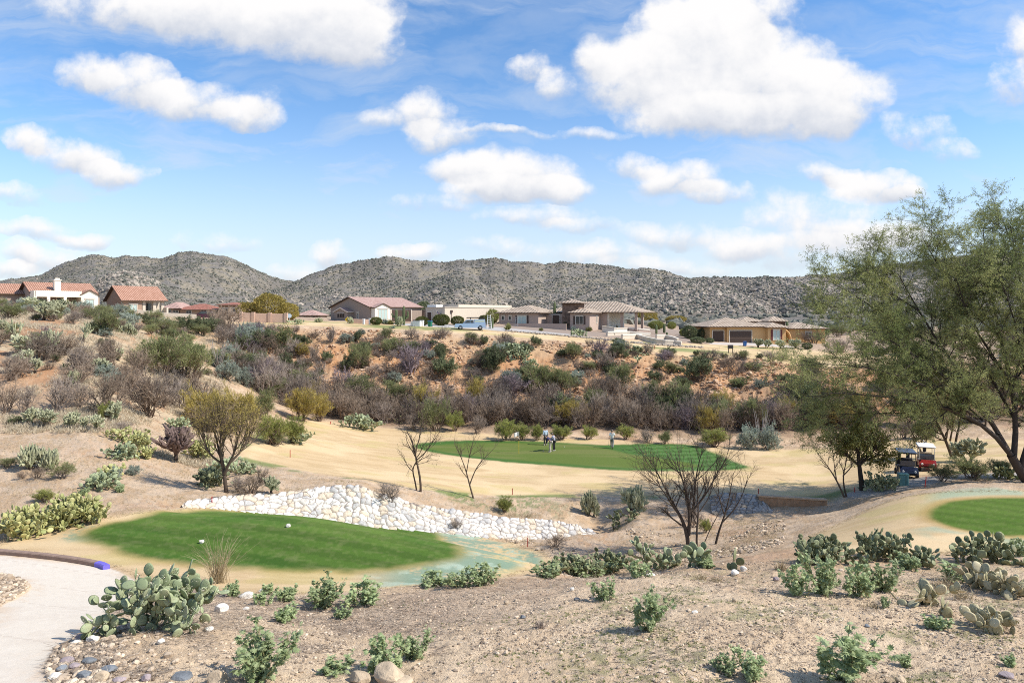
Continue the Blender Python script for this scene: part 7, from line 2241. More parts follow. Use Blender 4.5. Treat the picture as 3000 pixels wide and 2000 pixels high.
saguaro(1946, 975, 28, 8, 'right short saguaro among the retaining walls')
saguaro(1954, 985, 14, 6, 'tiny saguaro near the lowest retaining wall')
saguaro(1909, 946, 26, 5, 'cluster saguaro behind the yellow green bush, left stem')
saguaro(1915, 946, 28, 5, 'cluster saguaro behind the yellow green bush, right stem')
saguaro(2306, 1000, 60, 9, 'saguaro in front of the golden house entry', [(.3, 1, .4, 0)])
rosette(1130, 949, 18, 30, 'blue agave right of the left green bin', True)
rosette(1145, 950, 15, 26, 'green yucca right of the blue agave')
rosette(1488, 966, 22, 24, 'yellow green yucca in the gravel yard near the ladder')
rosette(1585, 969, 11, 16, 'small dark agave in the middle of the gravel yard')
rosette(1680, 968, 15, 20, 'pale agave in the gravel yard above the blue prickly pear', True)
rosette(1725, 970, 16, 24, 'golden agave in the gravel yard')
rosette(1776, 968, 15, 22, 'green agave in front of the capped garden wall')
rosette(1803, 963, 14, 18, 'small green agave against the capped garden wall')
rosette(1797, 983, 13, 12, 'thin yellow yucca below the upper retaining wall')
rosette(1150, 962, 8, 20, 'low agave at the turf edge', True)
cholla('tree', 2222, 1017, 24, 28, 'left pale cholla in front of the golden house window')
cholla('tree', 2246, 1019, 24, 28, 'middle pale cholla in front of the golden house window')
cholla('tree', 2290, 1021, 24, 36, 'right pale cholla in front of the golden house entry')
cholla('tree', 2330, 1021, 26, 36, 'grey cholla right of the golden house saguaro')
cholla('low', 1172, 955, 26, 20, 'cholla at the foot of the armed saguaro')
cholla('low', 935, 944, 12, 22, 'pale cholla in front of the taupe house wall')
cholla('low', 1025, 948, 18, 18, 'cholla beside the yellow diamond sign')

# ------------------------------------------------------------------ small things of the rim
M_GREEN = mat("bin_green", (.02, .16, .105), .45, .1)
M_BLUE = mat("bin_blue", (.03, .12, .36), .45, .1)


def wheelie(px, py, hpx, label, body, lid, rz):
    p = at(px, py); s = hpx * p.y / F / 1.08
    t_ = thing('recycling_bin', label, 'bin', tuple(p), rz); t_.scale = (s, s, s)
    mb = MB(); b_ = 0
    mb.v = [(-.24, -.28, .06), (.24, -.28, .06), (.24, .24, .06), (-.24, .24, .06), (-.30, -.36, .98), (.30, -.36, .98), (.30, .34, .98), (-.30, .34, .98)]
    mb.f = [[3, 2, 1, 0], [4, 5, 6, 7], [0, 1, 5, 4], [1, 2, 6, 5], [2, 3, 7, 6], [3, 0, 4, 7]]; mb.m = [0] * 6; mb.uv = [[(0, 0)] * 4] * 6
    mb.box((0, -.02, .955), (.66, .76, .05))
    mb.build('body', body, t_)
    mb = MB().box((0, -.03, 1.02), (.66, .78, .07), bev=.03); mb.box((0, .37, 1.0), (.5, .05, .05)); mb.build('lid', lid, t_)
    for sx in (-1, 1): MB().lathe([(0, -.03), (.1, -.03), (.1, .03), (0, .03)], 12, 0, (sx * .27, .27, .1), 'x').build('wheel', M_RUBBER, t_)
    return t_


wheelie(1107, 951, 16, 'green bin with a green lid by the clipped shrub', M_GREEN, M_GREEN, R(-20))
wheelie(1260, 957, 18, 'green bin with a blue lid before the adobe house', M_GREEN, M_BLUE, R(-20))
wheelie(2182, 1014, 15, 'blue bin on the driveway of the golden house', M_BLUE, M_BLUE, R(5))

M_YEL = mat("sign_yellow", (.78, .52, .02), .5, .05)
p = at(1018, 948)
sg = thing('crossing_sign', 'yellow diamond warning sign with a black cart symbol', 'sign', tuple(p), R(-8))
MB().box((0, .03, .5), (.07, .05, 1.4)).build('post', M_GREYP, sg)
mb = MB(); d = .46
mb.prism([(0, .72 - d), (d, .72), (0, .72 + d), (-d, .72)], -.02, 0)
pl = mb.build('plate', M_YEL, sg)
mb = MB(); mb.box((.0, -.031, .66), (.30, .012, .12)).box((.0, -.031, .86), (.26, .012, .03)).box((-.1, -.031, .78), (.025, .012, .16)).box((.1, -.031, .78), (.025, .012, .16))
for x in (-.1, .1): mb.lathe([(0, -.006), (.06, -.006), (.06, .006), (0, .006)], 10, 0, (x, -.031, .59), 'y')
mb.build('symbol', M_BLACK, pl)
p = at(848, 942)
sg = thing('road_sign', 'pale blue octagonal sign back at the end of the block wall', 'sign', tuple(p), R(10))
MB().box((0, .03, .4), (.06, .05, 1.2)).build('post', M_GREYP, sg)
mb = MB(); mb.prism([(.38 * math.cos(R(22.5 + 45 * i)), 1.0 + .38 * math.sin(R(22.5 + 45 * i))) for i in range(8)], -.02, 0); mb.build('plate', mat("pale_blue_sign", (.50, .60, .68), .4), sg)
p = at(2140, 1034)
sg = thing('tee_sign', 'small dark tee sign on two legs on the rim turf', 'sign', tuple(p), R(5))
MB().box((0, 0, 1.02), (.95, .09, .62), bev=.03).build('board', mat("dark_sign", (.035, .03, .028), .6), sg)
for x in (-.33, .33): MB().box((x, 0, .36), (.09, .09, .72)).build('leg', M_BLACK, sg)
# ladder and painter's things
p = at(1433, 963)
ld = thing('ladder', 'white folding ladder standing by two thin saguaros', 'ladder', tuple(p), R(10))
for sx in (-1, 1):
    MB().tube([(sx * .42, -.4, 0), (sx * .24, 0, 2.5)], .04, 5).build('rail', M_WHITE, ld)
    MB().tube([(sx * .42, .5, 0), (sx * .24, .04, 2.5)], .03, 5).build('rear_leg', M_WHITE, ld)
for i in range(1, 8):
    q = i / 8; MB().box((0, -.4 * (1 - q), 2.5 * q), (.84 - .34 * q, .1, .05)).build('rung', M_WHITE, ld)
p = at(1514, 957)
ld = thing('ladder', 'small step ladder leaning at the patio of the tile roofed house', 'ladder', tuple(p), R(-20))
for sx in (-1, 1): MB().tube([(sx * .3, -.3, 0), (sx * .2, .1, 1.9)], .035, 5).build('rail', M_GREYP, ld)
for i in range(1, 6): MB().box((0, -.3 + .4 * i / 6, 1.9 * i / 6), (.56 - .2 * i / 6, .08, .04)).build('rung', M_GREYP, ld)
for (px, py, w, h, d, lab) in ((1212, 955, .9, .7, .6, 'pale utility box left of two others by the adobe house'), (1222, 956, 1.3, .85, .8, 'widest pale utility box by the adobe house'), (1236, 956, .6, 1.0, .6, 'tall pale utility box right of two others by the adobe house'), (1066, 950, .35, .9, .35, 'slim white utility post left of the green bin'), (1083, 950, .3, 1.0, .3, 'slim white utility post right of another')):
    p = at(px, py); t_ = thing('utility_box', lab, 'utility box', tuple(p), R(-12))
    MB().box((0, 0, h / 2), (w, d, h), bev=.04).build('cabinet', M_WHITE, t_)
    MB().box((0, 0, h + .02), (w + .06, d + .06, .06), bev=.02).build('lid', M_WHITE, t_)
# flag on the adobe
M_FRED = mat("flag_red", (.50, .03, .04), .7, .05); M_FBLUE = mat("flag_blue", (.03, .05, .25), .7, .05); M_FWHITE = mat("flag_white", (.80, .79, .77), .7, .03)
fp = hE.root.matrix_basis @ Vector((-1.0, -.1, 1.5))
fl = thing('wall_flag', 'striped flag on an angled pole before the adobe house', 'flag', (fp.x, fp.y, fp.z), R(-20))
MB().tube([(0, 0, -.4), (-.85, -.35, 1.0)], .025, 5).build('pole', M_TRIM, fl)
mb = MB(); n_ = 12
def fpt(a, b):     # a along the pole side, b out along the fly, hanging
    return (-.85 + .62 * a * .85 + b * .75, -.35 + .2 * a + .06 * math.sin(b * 7), 1.0 - a * .78 - b * .55)
for i in range(13):
    a0, a1 = i / 13, (i + 1) / 13
    for j in range(n_):
        b0_, b1_ = j / n_, (j + 1) / n_
        mt = (2 if (a0 < .53 and b0_ < .42) else (0 if i % 2 == 0 else 1))
        q = [fpt(a0, b0_), fpt(a1, b0_), fpt(a1, b1_), fpt(a0, b1_)]
        mb.poly(q, mt); mb.poly([(x, y + .012, z) for (x, y, z) in reversed(q)], mt)
mb.build('cloth', [M_FRED, M_FWHITE, M_FBLUE], fl)

# ------------------------------------------------------------------ vehicles
M_CARBLUE = mat("light_blue_car_paint", (.30, .43, .60), .25, .03, spec=.6); M_CARWHITE = mat("white_car_paint", (.70, .72, .74), .3, .03, spec=.5)
M_MAROON = mat("maroon_car_paint", (.055, .01, .025), .25, .05, spec=.6); M_CHROME = mat("bright_metal", (.55, .55, .56), .3, .05, metal=.8)
M_LAMPR = mat("red_lens", (.35, .02, .02), .2, .05)


def wheel(parent, x, y, r, w, name='wheel', rim=M_CHROME):
    o_ = MB().lathe([(r * .62, -w / 2), (r * .95, -w / 2), (r, -w / 4), (r, w / 4), (r * .95, w / 2), (r * .62, w / 2)], 18, 0, (0, 0, 0), 'y').build(name, M_RUBBER, parent, True, (x, y, r))
    MB().lathe([(0, -w * .42), (r * .2, -w * .45), (r * .62, -w * .36), (r * .62, w * .36), (r * .2, w * .45), (0, w * .42)], 18, 0, (0, 0, 0), 'y').build('rim', rim, o_, True)
    return o_


p = at(1377, 966)
tr = thing('pickup_truck', 'light blue pickup with a covered bed and a dark roof rack by the adobe house', 'pickup', tuple(p), R(186))
# local x forward, y left
def side_prism(mb, outline, y0, y1, m=0):
    return mb.prism(outline, y0, y1, m)
side_prism(MB(), [(-2.6, .42), (2.55, .42), (2.6, .75), (2.5, 1.0), (1.25, 1.08), (.95, 1.12), (-2.6, 1.12)], -.92, .92).build('body', M_CARBLUE, tr)
cb = side_prism(MB(), [(1.2, 1.10), (.62, 1.72), (-.55, 1.74), (-.62, 1.10)], -.80, .80).build('cab', M_CARBLUE, tr)
for sy in (-1, 1):
    mb = MB(); y_ = sy * .806
    side_prism(mb, [(1.02, 1.16), (.56, 1.64), (.05, 1.65), (.05, 1.16)], y_ - .006, y_ + .006); side_prism(mb, [(-.03, 1.16), (-.03, 1.65), (-.5, 1.65), (-.52, 1.16)], y_ - .006, y_ + .006)
    mb.build('side_window', M_GLASS, cb)
MB().poly([(1.17, -.72, 1.16), (1.17, .72, 1.16), (.665, .70, 1.69), (.665, -.70, 1.69)]).build('windscreen', M_GLASS, cb).location = (.012, 0, .012)
tp = side_prism(MB(), [(-.68, 1.13), (-.68, 1.78), (-2.5, 1.80), (-2.58, 1.13)], -.86, .86).build('bed_cover', M_CARBLUE, tr)
for sy in (-1, 1):
    side_prism(MB(), [(-.8, 1.3), (-.8, 1.66), (-2.35, 1.67), (-2.4, 1.3)], sy * .866 - .006, sy * .866 + .006).build('bed_window', M_GLASSG, tp)
mb = MB()
for x in (-2.3, -1.2, -.1, .5): mb.box((x, 0, 1.98), (.06, 1.6, .06)); 
for y in (-.75, .75): mb.box((-.9, y, 2.02), (3.1, .06, .06))
for x in (-2.3, -.1):
    for y in (-.75, .75): mb.box((x, y, 1.86), (.06, .06, .25))
mb.box((-1.0, 0, 2.1), (3.0, 1.1, .10)); mb.build('roof_rack', M_BLACK, tr)
for x in (1.65, -1.7):
    for y in (-.82, .82): wheel(tr, x, y, .38, .26)
MB().box((-2.66, 0, .55), (.16, 1.8, .2)).build('rear_bumper', M_CHROME, tr); MB().box((2.66, 0, .52), (.16, 1.8, .22)).build('front_bumper', M_CHROME, tr)
for y in (-.75, .75):
    MB().box((-2.61, y, .9), (.06, .18, .3)).build('tail_light', M_LAMPR, tr); MB().box((2.56, y, .82), (.06, .3, .18)).build('headlight', M_WHITE, tr)


def sedan(name, label, cat, p, rz, paint):
    t_ = thing(name, label, cat, tuple(p), rz)
    MB().prism([(-2.25, .32), (2.2, .32), (2.28, .6), (2.1, .8), (1.2, .95), (-1.6, 1.0), (-2.25, .92)], -.88, .88).build('body', paint, t_)
    c_ = MB().prism([(1.1, .95), (.45, 1.45), (-1.05, 1.47), (-1.8, 1.0)], -.74, .74).build('cabin', paint, t_)
    for sy in (-1, 1):
        MB().prism([(.92, .99), (.42, 1.38), (-.3, 1.4), (-.3, .99)], sy * .746 - .006, sy * .746 + .006).prism([(-.38, .99), (-.38, 1.4), (-1.0, 1.39), (-1.55, 1.03)], sy * .746 - .006, sy * .746 + .006).build('side_window', M_GLASS, c_)
    MB().poly([(1.06, -.68, .99), (1.06, .68, .99), (.49, .66, 1.43), (.49, -.66, 1.43)]).build('windscreen', M_GLASS, c_).location = (.012, 0, .012)
    for x in (1.4, -1.4):
        for y in (-.8, .8): wheel(t_, x, y, .33, .22)
    for y in (-.65, .65):
        MB().box((2.2, y, .68), (.08, .34, .14)).build('headlight', M_WHITE, t_); MB().box((-2.25, y, .78), (.06, .3, .16)).build('tail_light', M_LAMPR, t_)
    return t_


sedan('parked_car', 'maroon car parked at the low red roofs', 'car', ground_at(598, 118), R(200), M_MAROON)
sedan('parked_car', 'white car half hidden behind the big mesquite at the right edge', 'car', at(2975, 1050), R(185), M_CARWHITE)

M_CNAVY = mat("navy_cart_paint", (.012, .018, .045), .3, .05, spec=.6); M_CRED = mat("red_cart_paint", (.22, .014, .014), .3, .05, spec=.5)
M_SEAT = mat("dark_seat_vinyl", (.03, .03, .035), .5, .1); M_SEATB = mat("beige_seat_vinyl", (.45, .38, .28), .6, .05)
M_CLEAR = glass_mat("windshield_plastic", (.05, .07, .10), .05)


def cart(label, p, rz, body, roof, seat):
    """local x forward"""
    t_ = thing('golf_cart', label, 'golf cart', tuple(p), rz)
    MB().prism([(-1.1, .28), (.5, .28), (.55, .36), (-.15, .36), (-.2, .62), (-1.1, .72)], -.55, .55).build('rear_body', body, t_)
    MB().prism([(.45, .30), (1.1, .34), (1.2, .50), (1.14, .66), (.72, .86), (.6, .86), (.55, .36)], -.58, .58).build('front_cowl', body, t_)
    MB().box((.1, 0, .33), (.9, 1.05, .05)).build('floor', M_BLACK, t_)
    s_ = MB().box((-.35, 0, .72), (.55, 1.05, .16), bev=.05).build('seat', seat, t_)
    MB().box((-.66, 0, 1.02), (.14, 1.05, .46), bev=.05).build('backrest', seat, t_)
    MB().box((-.12, 0, 1.86), (1.85, 1.2, .08), bev=.035).build('roof', roof, t_)
    for (x0, x1) in ((.62, .48), (-.78, -.88)):
        for y in (-.5, .5): MB().tube([(x0, y, .8), (x1, y, 1.83)], .022, 6).build('roof_post', M_BLACK if roof is not M_WHITE else M_CHROME, t_)
    MB().poly([(.63, -.47, .88), (.63, .47, .88), (.5, .47, 1.78), (.5, -.47, 1.78)]).poly([(.62, .47, .88), (.62, -.47, .88), (.49, -.47, 1.78), (.49, .47, 1.78)]).build('windshield_edge', M_CLEAR, t_) if False else None
    fr = MB().tube([(.63, -.48, .9), (.63, .48, .9)], .018, 5).tube([(.57, -.48, 1.3), (.57, .48, 1.3)], .018, 5).tube([(.50, -.48, 1.76), (.50, .48, 1.76)], .018, 5).build('windshield_frame', M_BLACK, t_)
    lp = MB().poly([(.632, -.47, .91), (.632, .47, .91), (.575, .47, 1.28), (.575, -.47, 1.28)]).build('lower_windshield', M_CLEAR, fr)
    MB().tube([(.55, .25, .7), (.28, .25, 1.0)], .02, 6).build('steering_column', M_BLACK, t_)
    MB().tube([(.27 + .11 * math.sin(w) * .6, .25 + .17 * math.cos(w), 1.02 + .17 * math.sin(w) * .8) for w in np.linspace(0, 2 * PI, 15)], .015, 5).build('steering_wheel', M_BLACK, t_)
    for x in (.82, -.75):
        for y in (-.52, .52): wheel(t_, x, y, .23, .2)
    for y in (-.38, .38): MB().lathe([(0, .02), (.07, .015), (.085, -.03), (.085, -.06)], 12, 0, (1.17, y, .60), 'x').build('headlight', M_WHITE, t_)
    MB().box((1.16, 0, .42), (.10, .9, .10), bev=.03).build('bumper', M_BLACK, t_)
    MB().box((-.98, 0, .78), (.4, 1.0, .08)).build('bag_shelf', M_BLACK, t_)
    return t_


pc_ = at(2655, 1396)
c1 = cart('navy golf cart with a navy roof parked in front on the grey path', pc_, R(250), M_CNAVY, M_CNAVY, M_SEAT); c1.scale = (1.02,) * 3
pc2 = at(2713, 1374)
c2 = cart('red golf cart with a white roof parked behind the navy one', pc2, R(245), M_CRED, M_WHITE, M_SEATB); c2.scale = (1.0,) * 3
# golf bags strapped behind
def golf_bag(label, p, col, rz):
    t_ = thing('golf_bag', label, 'golf bag', tuple(p), rz)
    MB().lathe([(0, 0), (.13, 0), (.14, .1), (.12, .5), (.145, .82), (.13, .88), (0, .86)], 14).build('bag_body', col, t_, True)
    MB().box((.13, 0, .45), (.08, .16, .34), bev=.03).build('pocket', col, t_)
    for i in range(6):
        a = i * 1.05
        c_ = MB().tube([(.06 * math.cos(a), .06 * math.sin(a), .8), (.10 * math.cos(a), .10 * math.sin(a), 1.12 + .03 * i)], .009, 5).build('club_shaft', M_CHROME, t_)
        MB().box((.11 * math.cos(a), .11 * math.sin(a), 1.15 + .03 * i), (.09, .05, .04), bev=.015).build('club_head', M_CHROME if i % 2 else M_BLACK, c_)
    return t_


M_BAGB = mat("bag_cloth_dark", (.02, .022, .03), .7); M_BAGG = mat("bag_cloth_grey", (.06, .06, .07), .7)
for (c_, y, lab, col) in ((c1, -.28, 'dark golf bag on the left back of the navy cart', M_BAGB), (c1, .28, 'dark golf bag on the right back of the navy cart', M_BAGG), (c2, 0.0, 'dark golf bag standing on the back of the red cart', M_BAGB)):
    v = c_.matrix_basis @ Vector((-.98, y, .82)); golf_bag(lab, v, col, c_.rotation_euler.z)

p = at(2645, 1421)
ub = thing('utility_cabinet', 'teal green utility cabinet with a sloped lid before the navy cart', 'utility box', tuple(p), R(-14))
M_TEAL = mat("teal_paint", (.10, .235, .235), .55, .1)
MB().box((0, 0, .38), (.60, .55, .80), bev=.03).build('cabinet', M_TEAL, ub)
MB().box((0, 0, .80), (.68, .63, .09), bev=.04).build('lid', M_TEAL, ub)
MB().box((.12, -.285, .38), (.015, .015, .7)).build('seam', M_BLACK, ub)
# tall post box beside
# ------------------------------------------------------------------ red stakes, flag stick, tee markers
M_STAKE = mat("red_stake_paint", (.42, .035, .03), .6, .15)
for (px, py, h_, lab, tilt) in ((621, 1484, 30, 'red hazard stake at the left start of the stone wall', 0), (850, 1340, 22, 'red hazard stake on the straw slope left of the putting green', 0), (1546, 1601, 27, 'red hazard stake at the right tip of the big tee', 0),
                                (1501, 1449, 19, 'red hazard stake on the near fairway edge, middle', 0), (2085, 1474, 17, 'red hazard stake near the gully trees', 0), (2222, 1449, 18, 'red hazard stake over the culvert end', 0), (2504, 1441, 14, 'small red stake at the foot of the ash tree', 0),
                                (2586, 1433, 24, 'red stake in front of the green prickly pear by the path', 0), (2710, 1426, 30, 'thick leaning red stake right of the teal cabinet', .12), (968, 1242, 7, 'tiny red stake at the left back of the fairway', 0),
                                (2090, 1308, 9, 'tiny red stake before the wide olive broom bush', 0), (1918, 1022, 9, 'tiny stake on the rim turf', 0), (735, 1283, 8, 'tiny red stake beside the golden palo verde crown', 0)):
    p = at(px, py); s_ = h_ * p.y / F
    wd = max(.045, 4.0 * p.y / F * .5)
    mb = MB(); mb.box((0, 0, s_ / 2 - .05), (wd, wd * .6, s_ + .1)); mb.prism([(-wd / 2, s_), (wd / 2, s_), (0, s_ + wd * .5)], -wd * .3, wd * .3)
    o_ = mb.build('stake', M_STAKE, None, False, tuple(p)); o_.rotation_euler = (0, tilt, RND.uniform(-.3, .3))
    tag(o_, lab, 'stake')
p = at(1520, 1328)
fs = thing('flagstick', 'golf flagstick, yellow below and black above, with a white flag', 'flag', tuple(p), 0)
hh_ = (1328 - 1264) * p.y / F
M_FYEL = mat("flag_yellow", (.72, .52, .04), .5, .03)
MB().tube([(0, 0, -.1), (0, 0, hh_ * .58)], .022, 6).build('lower_pole', M_FYEL, fs)
MB().tube([(0, 0, hh_ * .58), (0, 0, hh_ * .68)], .022, 6).build('pole_band', M_BLACK, fs)
MB().tube([(0, 0, hh_ * .68), (0, 0, hh_)], .022, 6).build('upper_pole', M_FWHITE, fs)
mb = MB()
for j in range(6):
    a, b2 = j / 6, (j + 1) / 6
    f_ = lambda q, t_: (-.04 - q * .40, .05 * math.sin(q * 6), hh_ - .02 - t_ * .34 - q * .18 + (.08 * q if t_ == 0 else 0))
    q = [f_(a, 0), f_(a, 1), f_(b2, 1), f_(b2, 0)]
    mb.poly(q); mb.poly([(x, y + .01, z) for x, y, z in reversed(q)])
mb.build('cloth', M_FWHITE, fs)

M_ROCKT = mat("tan_rock", (.46, .36, .25), .9, .3, 6, .7, obj_var=.12); M_ROCKW = mat("white_rock", (.66, .62, .55), .9, .2, 6, .6, obj_var=.08); M_ROCKG = mat("slate_rock", (.20, .215, .23), .85, .35, 6, .6, obj_var=.2); M_ROCKP = mat("purple_grey_rock", (.33, .27, .27), .9, .3, 6, .6, obj_var=.15)


def rock(px, py, w, h, m, label, seed, name='rock', cat='rock', dep=.8):
    rng = np.random.default_rng(seed)
    p = at(px, py); k = p.y / F
    bm_v = ICO_V.copy(); f = ICO_F.copy()
    for it in range(3):                                        # subdivide to a lumpy boulder
        V2 = list(map(tuple, bm_v)); cache = {}; nf = []

        def mid(a, b):
            q = (min(a, b), max(a, b))
            if q not in cache:
                v = (np.array(V2[a]) + np.array(V2[b])) / 2; v /= np.linalg.norm(v); V2.append(tuple(v)); cache[q] = len(V2) - 1
            return cache[q]
        for a, b, c in f:
            x, y, z = mid(a, b), mid(b, c), mid(c, a); nf += [(a, x, z), (b, y, x), (c, z, y), (x, y, z)]
        bm_v = np.array(V2); f = np.array(nf)
    # cut by a few planes for flat facets
    for i in range(9):
        d = nrm(rng.normal(0, 1, 3)); lim = rng.uniform(.62, .95)
        s_ = bm_v @ d; bm_v = bm_v - np.where(s_ > lim, s_ - lim, 0)[:, None] * d
    bm_v = bm_v * (1 + .10 * (fbm(bm_v[:, 0] * 3 + seed, bm_v[:, 1] * 3 + bm_v[:, 2] * 2, 4, seed) - .5))[:, None]
    bm_v = bm_v * np.array([w * k / 2, w * k / 2 * dep, h * k / 2])
    bm_v[:, 2] += h * k * .34
    me = raw_mesh(name, bm_v, [f], [m], smooth=False)
    return tag(link(name, me, None, tuple(p), rng.uniform(-.5, .5)), label, cat)


for i, a in enumerate([
    (1054, 1998, 70, 40, M_ROCKT, 'left of two big tan boulders at the bottom edge'), (1140, 1990, 104, 56, M_ROCKT, 'larger of two big tan boulders at the bottom edge'), (1168, 2004, 84, 24, M_ROCKT, 'flat tan boulder cut by the bottom edge'),
    (636, 2000, 66, 46, M_ROCKT, 'pale beige wedge rock left of the largest weed'), (297, 1992, 44, 32, M_ROCKT, 'round beige cobble by the path bend'), (316, 1968, 52, 22, M_ROCKG, 'dark slate block by the path bend'),
    (247, 1984, 44, 24, M_ROCKG, 'pale blue grey cobble by the path bend'), (300, 1858, 36, 24, M_ROCKP, 'purplish speckled cobble under the big prickly pear'), (272, 1878, 42, 22, M_ROCKW, 'pale cobble left of the purplish one'),
    (252, 1855, 34, 20, M_ROCKW, 'white cobble at the tip of the path edge'), (236, 1872, 34, 18, M_ROCKP, 'flat grey cobble along the path edge'), (222, 1886, 30, 16, M_ROCKW, 'small pale cobble along the path edge'),
    (649, 1792, 40, 30, M_ROCKW, 'round white speckled stone right of the big prickly pear'), (613, 1846, 28, 16, M_ROCKW, 'small white stone below the round speckled one'), (471, 1884, 24, 18, M_ROCKW, 'white angular stone on the litter'),
    (536, 1984, 78, 16, M_ROCKG, 'long flat grey slab at the bottom left'), (196, 1940, 40, 20, M_ROCKP, 'brown flat cobble at the path edge'), (182, 1962, 34, 18, M_ROCKG, 'dark cobble at the lower path edge'), (160, 1985, 40, 18, M_ROCKW, 'pale cobble at the lower path edge'),
    (218, 1955, 34, 18, M_ROCKP, 'reddish grey cobble inside the path edge'), (262, 1940, 40, 20, M_ROCKG, 'grey cobble above the slate block'), (350, 1995, 40, 18, M_ROCKP, 'grey brown cobble at the bottom edge'), (430, 1992, 30, 22, M_ROCKP, 'dark brown cobble at the bottom edge'),
    (722, 1750, 46, 20, M_ROCKW, 'flat white rock below the tall dry grass clump'), (770, 1734, 28, 12, M_ROCKW, 'small flat white rock right of the tall dry grass clump'), (720, 1785, 22, 10, M_ROCKW, 'small pale stone on the litter right of the round speckled one'),
    (2178, 1672, 20, 18, M_ROCKW, 'round white stone right of the two dark pads'), (2152, 1684, 28, 20, M_ROCKW, 'angular white stone below the two dark pads'), (1905, 1688, 30, 12, M_ROCKW, 'flat white stone under the big upright pads'),
    (2638, 1998, 34, 20, M_ROCKT, 'brown cobble at the bottom right'), (2952, 1982, 46, 16, M_ROCKP, 'long flat brown stone at the bottom right corner'), (1658, 1768, 18, 12, M_ROCKT, 'rusty brown stone on the gravel left of the upright weed'), (1690, 1758, 18, 12, M_ROCKG, 'dark stone on the gravel left of the upright weed'),
    (2152, 1762, 16, 14, M_ROCKT, 'rusty brown stone on the gravel right of centre'), (1482, 1768, 16, 11, M_ROCKT, 'orange brown stone on the gravel at centre'), (1532, 1810, 16, 12, M_ROCKG, 'blue grey stone on the gravel at centre'), (2274, 1700, 18, 14, M_ROCKP, 'grey stone at the left of the pale weeds'),
    (1676, 1730, 16, 14, M_ROCKW, 'white stone on the gravel above the dark one'), (2540, 1835, 18, 9, M_ROCKG, 'dark flat stone among the green sprouts'), (2035, 1795, 20, 10, M_ROCKW, 'pale flat stone right of the upright weed'),
]):
    rock(*a, seed=900 + i)
rock(590, 1590, 16, 13, M_ROCKW, 'left pale stone tee marker on the big tee', 980, 'tee_marker', 'tee marker', 1.0)
rock(845, 1543, 15, 13, M_ROCKW, 'right pale stone tee marker on the big tee', 981, 'tee_marker', 'tee marker', 1.0)
M_BALLW = mat("golf_ball_white", (.8, .8, .78), .4, .02)
for (px, py, lab) in ((1653, 1309, 'white golf ball on the green right of the golfers'), (1622, 1312, 'white golf ball beside the putter')):
    p = at(px, py); o_ = MB().lathe([(0, 0), (.03, .008), (.042, .03), (.03, .055), (0, .064)], 10).build('golf_ball', M_BALLW, None, True, tuple(p)); tag(o_, lab, 'golf ball')
# tall dry grass clump and a few tufts as things
def grass_clump(px, py, hpx, wpx, label, n, seed, m=M_BLADE_DRY, name='tall_grass'):
    p = at(px, py); k = p.y / F; rng = np.random.default_rng(seed); h = hpx * k
    b_ = rng.normal(0, wpx * k * .22, (n, 3)); b_[:, 2] = -.02
    D = dome_dirs(rng, n, .42)
    pts, rad = grow(rng, b_, D, np.full(n, .0065), rng.uniform(.45, 1.0, n) * h, 7, .05, .02, .25)
    lean = nrm(D * np.array([1, 1, 0]) + 1e-6); q = np.linspace(0, 1, 8) ** 2.6
    pts = pts + lean[:, None] * (rng.uniform(0, .35, n) * h)[:, None, None] * q[None, :, None] - np.array([0, 0, 1.0]) * (rng.uniform(0, .15, n) * h)[:, None, None] * q[None, :, None]
    A = Acc(); A.add(tubes(pts, rad, 3), 0, rng.random(n))
    return tag(link(name, A.mesh(name, (m,)), None, tuple(p)), label, 'grass')


grass_clump(637, 1706, 152, 52, 'tall dry yellow grass clump standing against the big tee', 150, 1, M_BLADE_DRY)
grass_clump(1583, 1840, 36, 30, 'small dead grey grass tuft on the gravel at centre', 60, 2, M_TWIG_GREY)
for i, (px, py, h_, w_, lab) in enumerate([(1545, 1515, 26, 60, 'straw tuft on the stone wall top, right one'), (1500, 1512, 22, 60, 'straw tuft on the stone wall top, left one'), (2770, 1722, 60, 70, 'dry grass tuft left of the leaning tan prickly pear'), (2820, 1752, 40, 60, 'dry grass tuft under the leaning tan prickly pear'), (2290, 1668, 36, 40, 'dry grass tuft left of the dark prickly pear thicket'), (2050, 1695, 20, 40, 'short yellow green tuft below the long flat pads'), (2095, 1703, 18, 36, 'short yellow green tuft right of another below the pads'), (2560, 1780, 22, 60, 'spreading yellow tuft below the pale weeds')]):
    grass_clump(px, py, h_, w_, lab, 90, 10 + i, M_BLADE_DRY, 'grass_tuft')

# ------------------------------------------------------------------ people on the putting green
M_SKIN = mat("skin", (.40, .24, .165), .6, .06); M_HAIR = mat("grey_hair", (.16, .13, .11), .8, .2, 30)
M_SHOE = mat("white_shoe", (.70, .69, .67), .6, .05); M_SHOED = mat("dark_shoe", (.04, .035, .03), .6, .05)


def skin_obj(name, verts, edges, rad, root_i, m, parent, sub=2):
    me = bpy.data.meshes.new(name); me.from_pydata([tuple(v) for v in verts], edges, []); me.materials.append(m)
    o = link(name, me, parent)
    md = o.modifiers.new('skin', 'SKIN'); md.use_smooth_shade = True
    me.skin_vertices.new() if hasattr(me.skin_vertices, 'new') and not me.skin_vertices else None
    if not me.skin_vertices:
        bpy.context.view_layer.objects.active = o
    sl = me.skin_vertices[0].data
    for i, r in enumerate(rad):
        sl[i].radius = (r, r) if not isinstance(r, tuple) else r
        sl[i].use_root = (i == root_i)
    s2 = o.modifiers.new('subd', 'SUBSURF'); s2.levels = sub; s2.render_levels = sub
    return o


